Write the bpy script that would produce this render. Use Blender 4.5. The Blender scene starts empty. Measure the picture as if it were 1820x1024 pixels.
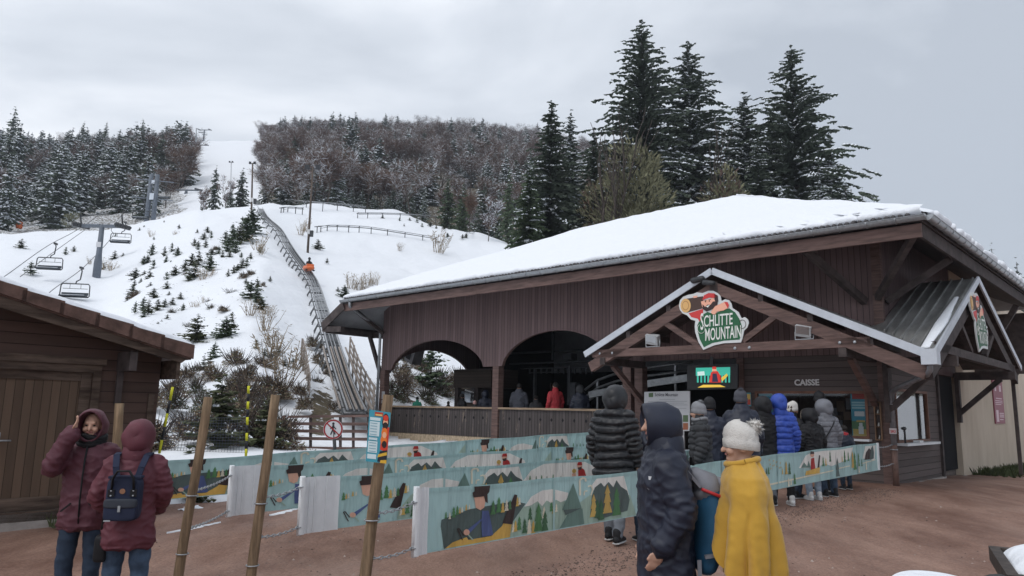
import bpy, math, random
import numpy as np
from mathutils import Vector, Matrix, noise
rnd = random.Random(7)
SC = bpy.context.scene
COL = SC.collection
rad = math.radians

# ------------------------------------------------------------------ camera
F, EYE, PIT, ROLL = 1310.0, 1.72, rad(9.36), rad(1.15)
R0 = Vector((1, 0, 0)); FW = Vector((0, math.cos(PIT), math.sin(PIT))); U0 = Vector((0, -math.sin(PIT), math.cos(PIT)))
RT = math.cos(ROLL) * R0 + math.sin(ROLL) * U0
UP = -math.sin(ROLL) * R0 + math.cos(ROLL) * U0
ORG = Vector((0, 0, EYE))
cam = bpy.data.cameras.new("camera"); camo = bpy.data.objects.new("camera", cam); COL.objects.link(camo)
cam.sensor_width = 36; cam.lens = 36 * F / 1820; cam.clip_start = .05; cam.clip_end = 8000
M = Matrix.Identity(4)
for i in range(3):
    M[i][0] = RT[i]; M[i][1] = UP[i]; M[i][2] = -FW[i]; M[i][3] = ORG[i]
camo.matrix_world = M
SC.camera = camo

# ------------------------------------------------------------------ sky and sun
SUN_EL, SUN_AZ = rad(52), rad(215)        # compass bearing measured from +Y towards +X
w = bpy.data.worlds.new("World"); SC.world = w; w.use_nodes = True
nt = w.node_tree; nt.nodes.clear()
def wn(t): return nt.nodes.new(t)
sky = wn('ShaderNodeTexSky'); sky.sky_type = 'NISHITA'; sky.sun_disc = False
sky.sun_elevation = SUN_EL; sky.sun_rotation = SUN_AZ
b1 = wn('ShaderNodeBackground'); b1.inputs[1].default_value = .1; nt.links.new(sky.outputs[0], b1.inputs[0])
tc = wn('ShaderNodeTexCoord'); mp = wn('ShaderNodeMapping'); mp.inputs['Scale'].default_value = (1, 1, 2.6); mp.inputs['Location'].default_value = (.35, .1, .2)
nt.links.new(tc.outputs['Generated'], mp.inputs[0])
n1 = wn('ShaderNodeTexNoise'); n1.inputs['Scale'].default_value = 1.7; n1.inputs['Detail'].default_value = 7; n1.inputs['Roughness'].default_value = .5
n1.inputs['Distortion'].default_value = .4
nt.links.new(mp.outputs[0], n1.inputs['Vector'])
cr = wn('ShaderNodeValToRGB'); e = cr.color_ramp.elements
e[0].position = .36; e[0].color = (.43, .47, .53, 1); e[1].position = .62; e[1].color = (.83, .86, .91, 1)
m_ = cr.color_ramp.elements.new(.5); m_.color = (.62, .66, .72, 1)
sx_ = wn('ShaderNodeSeparateXYZ'); nt.links.new(tc.outputs['Generated'], sx_.inputs[0])
gm = wn('ShaderNodeMath'); gm.operation = 'MULTIPLY_ADD'; gm.inputs[1].default_value = -.20; nt.links.new(sx_.outputs[0], gm.inputs[0]); nt.links.new(n1.outputs[0], gm.inputs[2])
ge = wn('ShaderNodeMath'); ge.operation = 'MULTIPLY_ADD'; ge.inputs[1].default_value = .32; nt.links.new(sx_.outputs[2], ge.inputs[0]); nt.links.new(gm.outputs[0], ge.inputs[2])
gs = wn('ShaderNodeMath'); gs.operation = 'SUBTRACT'; gs.inputs[1].default_value = .15; nt.links.new(ge.outputs[0], gs.inputs[0])
nt.links.new(gs.outputs[0], cr.inputs[0])
b2 = wn('ShaderNodeBackground'); b2.inputs[1].default_value = 1.0; nt.links.new(cr.outputs[0], b2.inputs[0])
mx = wn('ShaderNodeMixShader'); mx.inputs[0].default_value = .93
nt.links.new(b1.outputs[0], mx.inputs[1]); nt.links.new(b2.outputs[0], mx.inputs[2])
wo = wn('ShaderNodeOutputWorld'); nt.links.new(mx.outputs[0], wo.inputs[0])
sun = bpy.data.lights.new("sun", 'SUN'); sun.energy = .72; sun.angle = rad(22); sun.color = (1, .97, .93)
suno = bpy.data.objects.new("sun", sun); COL.objects.link(suno)
sd = Vector((math.sin(SUN_AZ) * math.cos(SUN_EL), math.cos(SUN_AZ) * math.cos(SUN_EL), math.sin(SUN_EL)))
suno.rotation_euler = sd.to_track_quat('Z', 'Y').to_euler()
SC.view_settings.view_transform = 'Standard'; SC.view_settings.look = 'None'
SC.view_settings.exposure = .44; SC.view_settings.gamma = 1
SC.cycles.max_bounces = 6; SC.cycles.diffuse_bounces = 3; SC.cycles.transparent_max_bounces = 6
SC.cycles.volume_bounces = 0

# ------------------------------------------------------------------ pixel / frame helpers
def ray(px, py): return F * FW + (px - 910) * RT - (py - 512) * UP
def at(px, py, Y):
    d = ray(px, py); return ORG + d * (Y / d.y)
CX, CY = 8.46, 16.67                      # front corner of the station; local x runs along its front, local y into it
LA = rad(-43)
LX = Vector((math.cos(LA), math.sin(LA), 0)); LY = Vector((-math.sin(LA), math.cos(LA), 0))
LC = Vector((CX, CY, 0))
def loc2w(x, y, z=0): return LC + LX * x + LY * y + Vector((0, 0, z))
def w2loc(p):
    q = Vector(p) - LC; return Vector((q.dot(LX), q.dot(LY), p[2]))
def front(px, py, y):                     # pixel -> (x, z) on the plane local y
    d = ray(px, py); p0 = LC + LY * y; t = (p0 - ORG).dot(LY) / d.dot(LY)
    q = w2loc(ORG + d * t); return q.x, q.z
def side(px, py, x):                      # pixel -> (y, z) on the plane local x
    d = ray(px, py); p0 = LC + LX * x; t = (p0 - ORG).dot(LX) / d.dot(LX)
    q = w2loc(ORG + d * t); return q.y, q.z
def gp(X, Y):                             # height of the trodden plaza
    return .0235 * (min(max(Y, 6), 17) - 6) - .027 * max(0, min(X, 24) - 8.5)

# ------------------------------------------------------------------ mesh builder
class MB:
    def __init__(s): s.v = []; s.f = []; s.m = []; s.sm = []; s.cuts = []
    def add(s, vs, fs, m=0, smooth=False):
        s.cuts.append((len(s.v), len(s.f))); o = len(s.v); s.v.extend([tuple(v) for v in vs])
        for f in fs:
            s.f.append(tuple(i + o for i in f)); s.m.append(m); s.sm.append(smooth)
    def quad(s, a, b, c, d, m=0): s.add([a, b, c, d], [(0, 1, 2, 3)], m)
    def poly(s, pts, m=0): s.add(pts, [tuple(range(len(pts)))], m)
    def box(s, c, d, m=0, R=None, bev=0):
        hx, hy, hz = d[0] / 2, d[1] / 2, d[2] / 2
        vs = [Vector((x, y, z)) for x in (-hx, hx) for y in (-hy, hy) for z in (-hz, hz)]
        if R is not None: vs = [R @ v for v in vs]
        c = Vector(c)
        s.add([v + c for v in vs], [(0, 1, 3, 2), (4, 6, 7, 5), (0, 4, 5, 1), (2, 3, 7, 6), (0, 2, 6, 4), (1, 5, 7, 3)], m)
    def box2(s, a, b, m=0):
        s.box([(a[i] + b[i]) / 2 for i in range(3)], [abs(b[i] - a[i]) for i in range(3)], m)
    def bar(s, p, q, w, h, m=0, up=(0, 0, 1)):
        p = Vector(p); q = Vector(q); t = (q - p); L = t.length; t.normalize(); up = Vector(up)
        sd_ = t.cross(up)
        if sd_.length < 1e-4: sd_ = t.cross(Vector((1, 0, 0)))
        sd_.normalize(); u2 = sd_.cross(t)
        R = Matrix((sd_, t, u2)).transposed()
        s.box((p + q) / 2, (w, L, h), m, R)
    def tube(s, pts, r, n=8, m=0, cap=True, smooth=True):
        pts = [Vector(p) for p in pts]; k = len(pts)
        if not isinstance(r, (list, tuple)): r = [r] * k
        vs = []; ref = None
        for i in range(k):
            t = (pts[min(i + 1, k - 1)] - pts[max(i - 1, 0)]).normalized()
            if ref is None:
                ref = Vector((1, 0, 0)) if abs(t.x) < .8 else Vector((0, 1, 0))
            a = ref - t * ref.dot(t); a.normalize(); b = t.cross(a); ref = a
            for j in range(n):
                th = 2 * math.pi * j / n
                vs.append(pts[i] + (a * math.cos(th) + b * math.sin(th)) * r[i])
        fs = [(i * n + j, i * n + (j + 1) % n, (i + 1) * n + (j + 1) % n, (i + 1) * n + j) for i in range(k - 1) for j in range(n)]
        if cap:
            fs.append(tuple(range(n - 1, -1, -1))); fs.append(tuple((k - 1) * n + j for j in range(n)))
        s.add(vs, fs, m, smooth)
        if cap: s.sm[-1] = s.sm[-2] = False
    def chain(s, pts, rads, n=12, m=0, ref=(1, 0, 0), caps=3, flat0=1.0):
        """tapering limb with elliptical sections and rounded ends"""
        pts = [Vector(p) for p in pts]; k = len(pts)
        rr = [(r, r) if not isinstance(r, (tuple, list)) else r for r in rads]
        T = [(pts[min(i + 1, k - 1)] - pts[max(i - 1, 0)]).normalized() for i in range(k)]
        rings = []
        for c in range(caps, 0, -1):
            a = math.pi / 2 * c / (caps + .4); q = min(rr[0]) * flat0
            rings.append((pts[0] - T[0] * q * math.sin(a), T[0], rr[0][0] * math.cos(a), rr[0][1] * math.cos(a)))
        for i in range(k): rings.append((pts[i], T[i], rr[i][0], rr[i][1]))
        for c in range(1, caps + 1):
            a = math.pi / 2 * c / (caps + .4); q = min(rr[-1])
            rings.append((pts[-1] + T[-1] * q * math.sin(a), T[-1], rr[-1][0] * math.cos(a), rr[-1][1] * math.cos(a)))
        ref = Vector(ref); vs = []
        for p, t, rx, ry in rings:
            a = ref - t * ref.dot(t)
            if a.length < .05: a = Vector((0, 1, 0)) - t * t.y
            a.normalize(); b = t.cross(a)
            for j in range(n):
                th = 2 * math.pi * j / n
                vs.append(p + a * math.cos(th) * rx + b * math.sin(th) * ry)
        K = len(rings)
        fs = [(i * n + j, i * n + (j + 1) % n, (i + 1) * n + (j + 1) % n, (i + 1) * n + j) for i in range(K - 1) for j in range(n)]
        fs.append(tuple(range(n - 1, -1, -1))); fs.append(tuple((K - 1) * n + j for j in range(n)))
        s.add(vs, fs, m, True)
    def blob(s, c, r, n=14, k=9, m=0, R=None):
        if not isinstance(r, (tuple, list)): r = (r, r, r)
        c = Vector(c); vs = []
        for i in range(1, k):
            ph = math.pi * i / k
            for j in range(n):
                th = 2 * math.pi * j / n
                v = Vector((r[0] * math.sin(ph) * math.cos(th), r[1] * math.sin(ph) * math.sin(th), r[2] * math.cos(ph)))
                vs.append(c + (R @ v if R is not None else v))
        t = Vector((0, 0, r[2])); b = Vector((0, 0, -r[2]))
        vs += [c + (R @ t if R is not None else t), c + (R @ b if R is not None else b)]
        fs = [(i * n + j, (i + 1) * n + j, (i + 1) * n + (j + 1) % n, i * n + (j + 1) % n) for i in range(k - 2) for j in range(n)]
        T_ = len(vs) - 2
        fs += [(T_, j, (j + 1) % n) for j in range(n)]
        fs += [(T_ + 1, (k - 2) * n + (j + 1) % n, (k - 2) * n + j) for j in range(n)]
        s.add(vs, fs, m, True)
    def prism(s, pts, off, m=0, mside=None):
        """closed polygon pts (3-D) pushed by vector off"""
        n = len(pts); off = Vector(off); pts = [Vector(p) for p in pts]
        vs = pts + [p + off for p in pts]
        s.add(vs, [tuple(range(n))], m); 
        s.add(vs, [tuple(range(2 * n - 1, n - 1, -1))], m)
        s.add(vs, [(i, i + n, (i + 1) % n + n, (i + 1) % n) for i in range(n)], m if mside is None else mside)
    def lathe(s, prof, n=20, m=0, c=(0, 0, 0)):
        c = Vector(c); vs = [c + Vector((r * math.cos(2 * math.pi * j / n), r * math.sin(2 * math.pi * j / n), z)) for r, z in prof for j in range(n)]
        k = len(prof)
        s.add(vs, [(i * n + j, i * n + (j + 1) % n, (i + 1) * n + (j + 1) % n, (i + 1) * n + j) for i in range(k - 1) for j in range(n)], m, True)
    def mesh(s, name, mats):
        me = bpy.data.meshes.new(name); me.from_pydata(s.v, [], s.f)
        if not isinstance(mats, (list, tuple)): mats = [mats]
        for x in mats: me.materials.append(x)
        me.polygons.foreach_set('material_index', s.m); me.polygons.foreach_set('use_smooth', s.sm)
        me.update(); return me
    def build_each(s, name, mats, parent=None, most=None):
        """every solid added becomes an object of its own"""
        out = []; f0 = 0
        cuts = s.cuts + [(len(s.v), len(s.f))]
        for i in range(len(s.cuts)):
            (v0, f0), (v1, f1) = cuts[i], cuts[i + 1]
            q = MB(); q.v = s.v[v0:v1]; q.f = [tuple(a - v0 for a in f) for f in s.f[f0:f1]]; q.m = s.m[f0:f1]; q.sm = s.sm[f0:f1]
            out.append(q.build(name, mats, parent))
        return out
    def build(s, name, mats, parent=None): return link(name, s.mesh(name, mats), parent)

def link(name, me, parent=None):
    o = bpy.data.objects.new(name, me); COL.objects.link(o)
    if parent is not None: o.parent = parent
    return o
def tag(o, label=None, cat=None, group=None, kind=None):
    if label: o['label'] = label
    if cat: o['category'] = cat
    if group: o['group'] = group
    if kind: o['kind'] = kind
    return o
def thing(name, label, cat, loc=(0, 0, 0), rz=0, group=None):
    o = bpy.data.objects.new(name, None); COL.objects.link(o); o.location = loc; o.rotation_euler = (0, 0, rz)
    o.empty_display_size = .2
    return tag(o, label, cat, group)
KIDS = {}
def copy_tree(o, kids, label=None):
    c = o.copy(); COL.objects.link(c)
    if label: c['label'] = label
    for ch, sub in kids:
        d = ch.copy(); COL.objects.link(d); d.parent = c
        for g in sub:
            h = g.copy(); COL.objects.link(h); h.parent = d
    return c
def nz(p, sc=1.0, seed=0.0): return noise.noise(Vector((p[0] * sc + seed, p[1] * sc - seed * .7, p[2] * sc + seed * 1.3)))

_FONT = {}
def text_geo(txt, size=1.0, bold=0.0, space=1.0):
    cu = bpy.data.curves.new("t", 'FONT'); cu.body = txt; cu.size = size; cu.align_x = 'CENTER'; cu.align_y = 'CENTER'; cu.offset = bold
    cu.space_character = space; cu.resolution_u = 3
    o = bpy.data.objects.new("t", cu); COL.objects.link(o)
    dg = bpy.context.evaluated_depsgraph_get()
    me = bpy.data.meshes.new_from_object(o.evaluated_get(dg))
    vs = [tuple(v.co) for v in me.vertices]; fs = [tuple(p.vertices) for p in me.polygons]
    bpy.data.objects.remove(o); bpy.data.curves.remove(cu); bpy.data.meshes.remove(me)
    return vs, fs

def remesh(mb, vox, smooth=3):
    me = mb.mesh("tmp", []); o = bpy.data.objects.new("tmp", me); COL.objects.link(o)
    m = o.modifiers.new("r", 'REMESH'); m.mode = 'VOXEL'; m.voxel_size = vox; m.use_smooth_shade = True
    if smooth:
        k = o.modifiers.new("s", 'SMOOTH'); k.factor = .5; k.iterations = smooth
    dg = bpy.context.evaluated_depsgraph_get()
    out = bpy.data.meshes.new_from_object(o.evaluated_get(dg))
    bpy.data.objects.remove(o); bpy.data.meshes.remove(me)
    out.polygons.foreach_set('use_smooth', [True] * len(out.polygons))
    return out
def displace(me, fn):
    me.calc_loop_triangles()
    n = len(me.vertices); co = np.empty(n * 3); me.vertices.foreach_get('co', co); co = co.reshape(-1, 3)
    no = np.empty(n * 3); me.vertices.foreach_get('normal', no); no = no.reshape(-1, 3)
    for i in range(n):
        co[i] += no[i] * fn(co[i])
    me.vertices.foreach_set('co', co.ravel()); me.update()

# ------------------------------------------------------------------ materials
def new_mat(name):
    m = bpy.data.materials.new(name); m.use_nodes = True
    return m, m.node_tree, m.node_tree.nodes['Principled BSDF']
def mat(name, col, rough=.75, var=.18, scale=6.0, bump=0.0, bscale=60.0, spec=.3, metal=0.0, stretch=None, col2=None, fac=(.35, .65), trans=0, sheen=0):
    m, t, p = new_mat(name); N = t.nodes.new; Lk = t.links.new
    tc = N('ShaderNodeTexCoord'); src = tc.outputs['Object']
    if stretch:
        mp = N('ShaderNodeMapping'); mp.inputs['Scale'].default_value = stretch; Lk(src, mp.inputs[0]); src = mp.outputs[0]
    no = N('ShaderNodeTexNoise'); no.inputs['Scale'].default_value = scale; no.inputs['Detail'].default_value = 5; no.inputs['Roughness'].default_value = .62
    Lk(src, no.inputs['Vector'])
    r = N('ShaderNodeValToRGB'); a = r.color_ramp.elements
    a[0].position = fac[0]; a[1].position = fac[1]
    lo = [c * (1 - var) for c in col]; hi = list(col2) if col2 else [min(1, c * (1 + var)) for c in col]
    a[0].color = (*lo, 1); a[1].color = (*hi, 1)
    Lk(no.outputs[0], r.inputs[0]); Lk(r.outputs[0], p.inputs['Base Color'])
    p.inputs['Roughness'].default_value = rough; p.inputs['Specular IOR Level'].default_value = spec; p.inputs['Metallic'].default_value = metal
    if sheen: p.inputs['Sheen Weight'].default_value = sheen
    if bump:
        n2 = N('ShaderNodeTexNoise'); n2.inputs['Scale'].default_value = bscale; n2.inputs['Detail'].default_value = 4
        Lk(src, n2.inputs['Vector'])
        b = N('ShaderNodeBump'); b.inputs['Strength'].default_value = 1; b.inputs['Distance'].default_value = bump
        Lk(n2.outputs[0], b.inputs['Height']); Lk(b.outputs[0], p.inputs['Normal'])
    return m
def planks(name, col, axis, width, groove=.07, var=.25, rough=.8, grain=(1, 1, 1), wear=None, wearat=.62):
    """boards laid side by side along an object axis, each its own tone, with real grain and joints"""
    m, t, p = new_mat(name); N = t.nodes.new; Lk = t.links.new
    tc = N('ShaderNodeTexCoord'); sx = N('ShaderNodeSeparateXYZ'); Lk(tc.outputs['Object'], sx.inputs[0])
    def ma(op, a, b=None):
        n = N('ShaderNodeMath'); n.operation = op
        for i, q in enumerate((a, b)):
            if q is None: continue
            if isinstance(q, (int, float)): n.inputs[i].default_value = q
            else: Lk(q, n.inputs[i])
        return n.outputs[0]
    d = ma('DIVIDE', sx.outputs[axis], width); fl = ma('FLOOR', d); fr = ma('FRACT', d)
    wn_ = N('ShaderNodeTexWhiteNoise'); wn_.noise_dimensions = '1D'; Lk(fl, wn_.inputs['W'])
    mp = N('ShaderNodeMapping'); mp.inputs['Scale'].default_value = grain; Lk(tc.outputs['Object'], mp.inputs[0])
    cb = N('ShaderNodeVectorMath'); cb.operation = 'ADD'; Lk(mp.outputs[0], cb.inputs[0]); Lk(wn_.outputs['Color'], cb.inputs[1])
    no = N('ShaderNodeTexNoise'); no.inputs['Scale'].default_value = 3; no.inputs['Detail'].default_value = 6; no.inputs['Roughness'].default_value = .65; Lk(cb.outputs[0], no.inputs['Vector'])
    k = ma('ADD', ma('MULTIPLY', wn_.outputs['Value'], var), ma('MULTIPLY', no.outputs[0], var * 1.6))
    k = ma('ADD', k, 1 - var * 1.3)
    mixc = N('ShaderNodeVectorMath'); mixc.operation = 'SCALE'; mixc.inputs[0].default_value = col; Lk(k, mixc.inputs['Scale'])
    out = mixc.outputs[0]
    if wear:
        n3 = N('ShaderNodeTexNoise'); n3.inputs['Scale'].default_value = 2.2; n3.inputs['Detail'].default_value = 8; n3.inputs['Roughness'].default_value = .7; Lk(mp.outputs[0], n3.inputs['Vector'])
        rr = N('ShaderNodeValToRGB'); rr.color_ramp.elements[0].position = wearat; rr.color_ramp.elements[1].position = wearat + .05; Lk(n3.outputs[0], rr.inputs[0])
        mw = N('ShaderNodeMix'); mw.data_type = 'RGBA'; Lk(rr.outputs[0], mw.inputs[0]); Lk(out, mw.inputs[6]); mw.inputs[7].default_value = (*wear, 1); out = mw.outputs[2]
    ed = ma('MINIMUM', fr, ma('SUBTRACT', 1.0, fr)); g = ma('LESS_THAN', ed, groove / 2)
    mg = N('ShaderNodeMix'); mg.data_type = 'RGBA'; Lk(g, mg.inputs[0]); Lk(out, mg.inputs[6]); mg.inputs[7].default_value = (*[c * .3 for c in col], 1)
    Lk(mg.outputs[2], p.inputs['Base Color'])
    h = ma('ADD', ma('MULTIPLY', g, -1.0), ma('MULTIPLY', no.outputs[0], .25))
    b = N('ShaderNodeBump'); b.inputs['Strength'].default_value = 1; b.inputs['Distance'].default_value = .006; Lk(h, b.inputs['Height']); Lk(b.outputs[0], p.inputs['Normal'])
    p.inputs['Roughness'].default_value = rough; p.inputs['Specular IOR Level'].default_value = .25
    return m
def plain(name, col, rough=.6, spec=.3, emit=0, metal=0):
    m, t, p = new_mat(name); p.inputs['Base Color'].default_value = (*col, 1); p.inputs['Roughness'].default_value = rough
    p.inputs['Specular IOR Level'].default_value = spec; p.inputs['Metallic'].default_value = metal
    if emit:
        p.inputs['Emission Color'].default_value = (*col, 1); p.inputs['Emission Strength'].default_value = emit
    return m
def lin(r, g, b):
    return tuple(((c / 255 + .055) / 1.055) ** 2.4 if c > 10 else c / 255 / 12.92 for c in (r, g, b))
def snow_mat(name, bump=.03, bscale=9):
    m, t, p = new_mat(name); N = t.nodes.new; Lk = t.links.new
    tc = N('ShaderNodeTexCoord')
    a = N('ShaderNodeTexNoise'); a.inputs['Scale'].default_value = bscale; a.inputs['Detail'].default_value = 6; Lk(tc.outputs['Object'], a.inputs['Vector'])
    b = N('ShaderNodeBump'); b.inputs['Distance'].default_value = bump; b.inputs['Strength'].default_value = .8; Lk(a.outputs[0], b.inputs['Height']); Lk(b.outputs[0], p.inputs['Normal'])
    p.inputs['Base Color'].default_value = (.775, .80, .845, 1); p.inputs['Roughness'].default_value = .65; p.inputs['Specular IOR Level'].default_value = .2
    return m
S_SNOW = snow_mat("fresh_snow")
S_TREESNOW = plain("branch_snow", (.80, .84, .90), .8, .1)
S_NEEDLE = mat("dark_needles", (.105, .13, .098), .8, .35, .6)
S_NEEDLE2 = mat("green_needles", (.09, .125, .07), .8, .35, 1.2)
S_NEEDLE3 = mat("olive_needles", (.075, .085, .040), .8, .35, 1.2)
S_BARK = mat("bark", (.075, .060, .052), .9, .3, 3)
S_TWIG = mat("bare_twigs", (.125, .082, .070), .9, .3, .3)
S_TWIG2 = mat("red_brown_twigs", (.135, .085, .062), .9, .3, .3)
S_BUD = mat("spring_buds", (.17, .165, .10), .85, .35, .8)
S_DRY = mat("dry_stalks", (.30, .235, .16), .9, .3, 3)
S_GALV = mat("galvanised_steel", (.36, .38, .40), .45, .15, 14, .002, 60, .5, .6)
S_LIFT = mat("grey_blue_lift_paint", (.12, .14, .17), .55, .15, 2, 0, 60, .4)
S_DKMETAL = mat("dark_steel", (.05, .052, .056), .5, .2, 10, 0, 60, .4, .3)
S_POLE = mat("round_timber", (.215, .15, .095), .85, .4, 4, .004, 30, .2, stretch=(6, 6, .6))
S_WHITE = mat("white_sleeve", (.70, .72, .74), .55, .06, 3, .004, 12, .3)
# ------------------------------------------------------------------ terrain
def el(px, py):
    d = ray(px, py); return d.z / math.hypot(d.x, d.y)
NEARFLAT = [(6, 0.), (12, .1)]
COLS = {   # pixel column at the horizon : (distance, pixel row) on that column
 -900: [(14,'z',.2),(30,'z',4),(60,'z',15),(100,'z',28),(150,'z',45),(250,'z',85),(350,'z',115),(500,'z',118),(2500,'z',60)],
 -250: [(14,'z',.15),(22,'z',.8),(40,'z',5),(65,540),(80,500),(100,450),(112,430),(150,'z',32),(200,410),(330,295),(380,285),(480,'z',118),(2500,'z',60)],
 0:    [(14,'z',.15),(18,'z',.5),(27,'z',2),(40,'z',5),(50,560),(65,520),(80,478),(100,430),(112,412),(135,'z',26),(170,402),(250,340),(340,283),(400,275),(500,'z',118),(2500,'z',60)],
 180:  [(14,'z',.2),(18,'z',.5),(27,'z',2.2),(40,'z',4.5),(50,580),(65,535),(80,496),(100,437),(115,405),(135,'z',27),(170,385),(250,330),(350,275),(420,263),(520,'z',140),(2500,'z',60)],
 250:  [(14,'z',.25),(18,'z',.5),(27,'z',2.4),(40,590),(50,540),(65,500),(80,463),(100,415),(115,388),(135,'z',30),(170,372),(250,325),(350,270),(420,252),(520,'z',145),(2500,'z',60)],
 330:  [(14,'z',.3),(18,800),(22,756),(27,710),(33,660),(40,607),(50,540),(65,475),(80,430),(100,383),(112,367),(130,'z',31),(170,352),(250,312),(350,265),(430,243),(520,'z',150),(2500,'z',60)],
 455:  [(14,'z',.4),(18,800),(22,752),(27,700),(33,640),(40,575),(50,508),(65,455),(80,422),(100,385),(118,356),(140,'z',36),(180,335),(260,292),(350,258),(430,243),(520,'z',150),(2500,'z',60)],
 550:  [(14,'z',.4),(18,'z',.55),(22,'z',.9),(27,716),(33,672),(40,622),(50,562),(65,500),(87,446),(105,398),(125,356),(140,'z',37),(180,335),(260,295),(350,262),(430,252),(520,'z',155),(2500,'z',60)],
 700:  [(14,'z',.4),(18,'z',.4),(22,'z',.5),(28,'z',.7),(33,712),(37,686),(42,640),(50,590),(65,527),(87,470),(105,412),(130,370),(145,'z',38),(190,340),(260,300),(350,265),(430,255),(520,'z',155),(2500,'z',60)],
 850:  [(14,'z',.3),(34,'z',.35),(38,'z',1.2),(44,'z',3.5),(50,622),(65,565),(87,495),(105,445),(120,412),(135,'z',30),(190,350),(260,310),(350,270),(430,257),(520,'z',155),(2500,'z',60)],
 950:  [(14,'z',.3),(40,'z',.3),(48,'z',3),(65,580),(87,510),(108,442),(130,'z',29),(190,365),(260,320),(350,280),(430,265),(520,'z',150),(2500,'z',60)],
 1150: [(14,'z',.3),(46,'z',.3),(65,'z',4),(100,'z',12),(140,'z',22),(200,'z',45),(300,'z',90),(430,310),(520,'z',130),(2500,'z',60)],
 1500: [(14,'z',.25),(46,'z',.2),(65,'z',1),(100,'z',6),(150,'z',14),(250,'z',40),(400,420),(520,'z',90),(2500,'z',60)],
 1800: [(14,'z',.1),(60,'z',0),(100,'z',3),(160,'z',12),(240,528),(320,520),(520,'z',50),(2500,'z',40)],
 2400: [(14,'z',0.),(60,'z',0),(120,'z',3),(240,'z',16),(400,'z',40),(2500,'z',60)],
}
_cols = []
for k in sorted(COLS):
    rs = [6., 10.]; zs = [0., .08]
    for q in COLS[k]:
        rs.append(q[0]); zs.append(q[2] if q[1] == 'z' else EYE + q[0] * el(k, q[1]))
    _cols.append((math.atan((k - 910) / F), np.array(rs), np.array(zs)))
_az = np.array([c[0] for c in _cols])
AZ = np.unique(np.concatenate([np.radians(np.arange(-180, -45, 3.)), np.radians(np.arange(-45, 46, .3)), np.radians(np.arange(48, 180.1, 3.))]))
RR = np.concatenate([np.linspace(.5, 12, 12), np.geomspace(12.5, 130, 130), np.geomspace(133, 560, 70), np.geomspace(640, 2500, 9)])
ZT = np.stack([np.interp(RR, c[1], c[2]) for c in _cols])                 # column x distance
front_az = np.clip(AZ, _az[0], _az[-1])
HG = np.stack([np.interp(front_az, _az, ZT[:, i]) for i in range(len(RR))], 1)   # az x r
for _ in range(3):
    HG[1:-1, 1:-1] = (HG[1:-1, 1:-1] * 2 + HG[:-2, 1:-1] + HG[2:, 1:-1] + HG[1:-1, :-2] + HG[1:-1, 2:]) / 6
def plaza_mask(X, Y):                        # 1 on the trodden plaza and under the station
    dx = X - CX; dy = Y - CY
    lx = dx * LX.x + dy * LX.y; ly = dx * LY.x + dy * LY.y
    wob = .35 * np.sin(ly * 1.3) + .2 * np.sin(ly * 3.1 + 1)
    a = np.clip((lx + 7.5 - .12 * np.clip(ly + 13, 0, 12) + wob * .4) / .5, 0, 1); b = np.clip((-13.3 - ly + wob * .3) / .5, 0, 1)
    c = np.where((lx > -18.9) & (ly > -.6), 1., 0.)
    far = np.clip((46 - np.hypot(X, Y)) / 6, 0, 1)
    return np.maximum(np.maximum(a, b), c) * far
gX = np.sin(AZ)[:, None] * RR[None]; gY = np.cos(AZ)[:, None] * RR[None]
PM = plaza_mask(gX, gY)
gpv = .0235 * (np.clip(gY, 6, 17) - 6) - .027 * np.maximum(0, np.minimum(gX, 24) - 8.5)
back = np.abs(AZ) > rad(60)
HG = np.where(back[:, None], np.minimum(HG, np.maximum(0, (RR[None] - 30) * .12)), HG)
HG = HG * (1 - PM) + np.minimum(HG, gpv - .25) * PM
def ground(X, Y):
    a = math.atan2(X, Y); r = math.hypot(X, Y)
    i = min(max(np.searchsorted(AZ, a) - 1, 0), len(AZ) - 2); j = min(max(np.searchsorted(RR, r) - 1, 0), len(RR) - 2)
    s = min(max((a - AZ[i]) / (AZ[i + 1] - AZ[i]), 0), 1); t = min(max((r - RR[j]) / (RR[j + 1] - RR[j]), 0), 1)
    return float((HG[i, j] * (1 - s) + HG[i + 1, j] * s) * (1 - t) + (HG[i, j + 1] * (1 - s) + HG[i + 1, j + 1] * s) * t)
def hit(px, py, r0=13., r1=480.):            # where a line of sight first meets the terrain
    d = ray(px, py); hz = math.hypot(d.x, d.y); r = r0
    while r < r1:
        p = ORG + d * (r / hz)
        if p.z < ground(p.x, p.y): return Vector((p.x, p.y, ground(p.x, p.y)))
        r *= 1.012
    return None
rng = np.random.default_rng(3)
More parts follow.
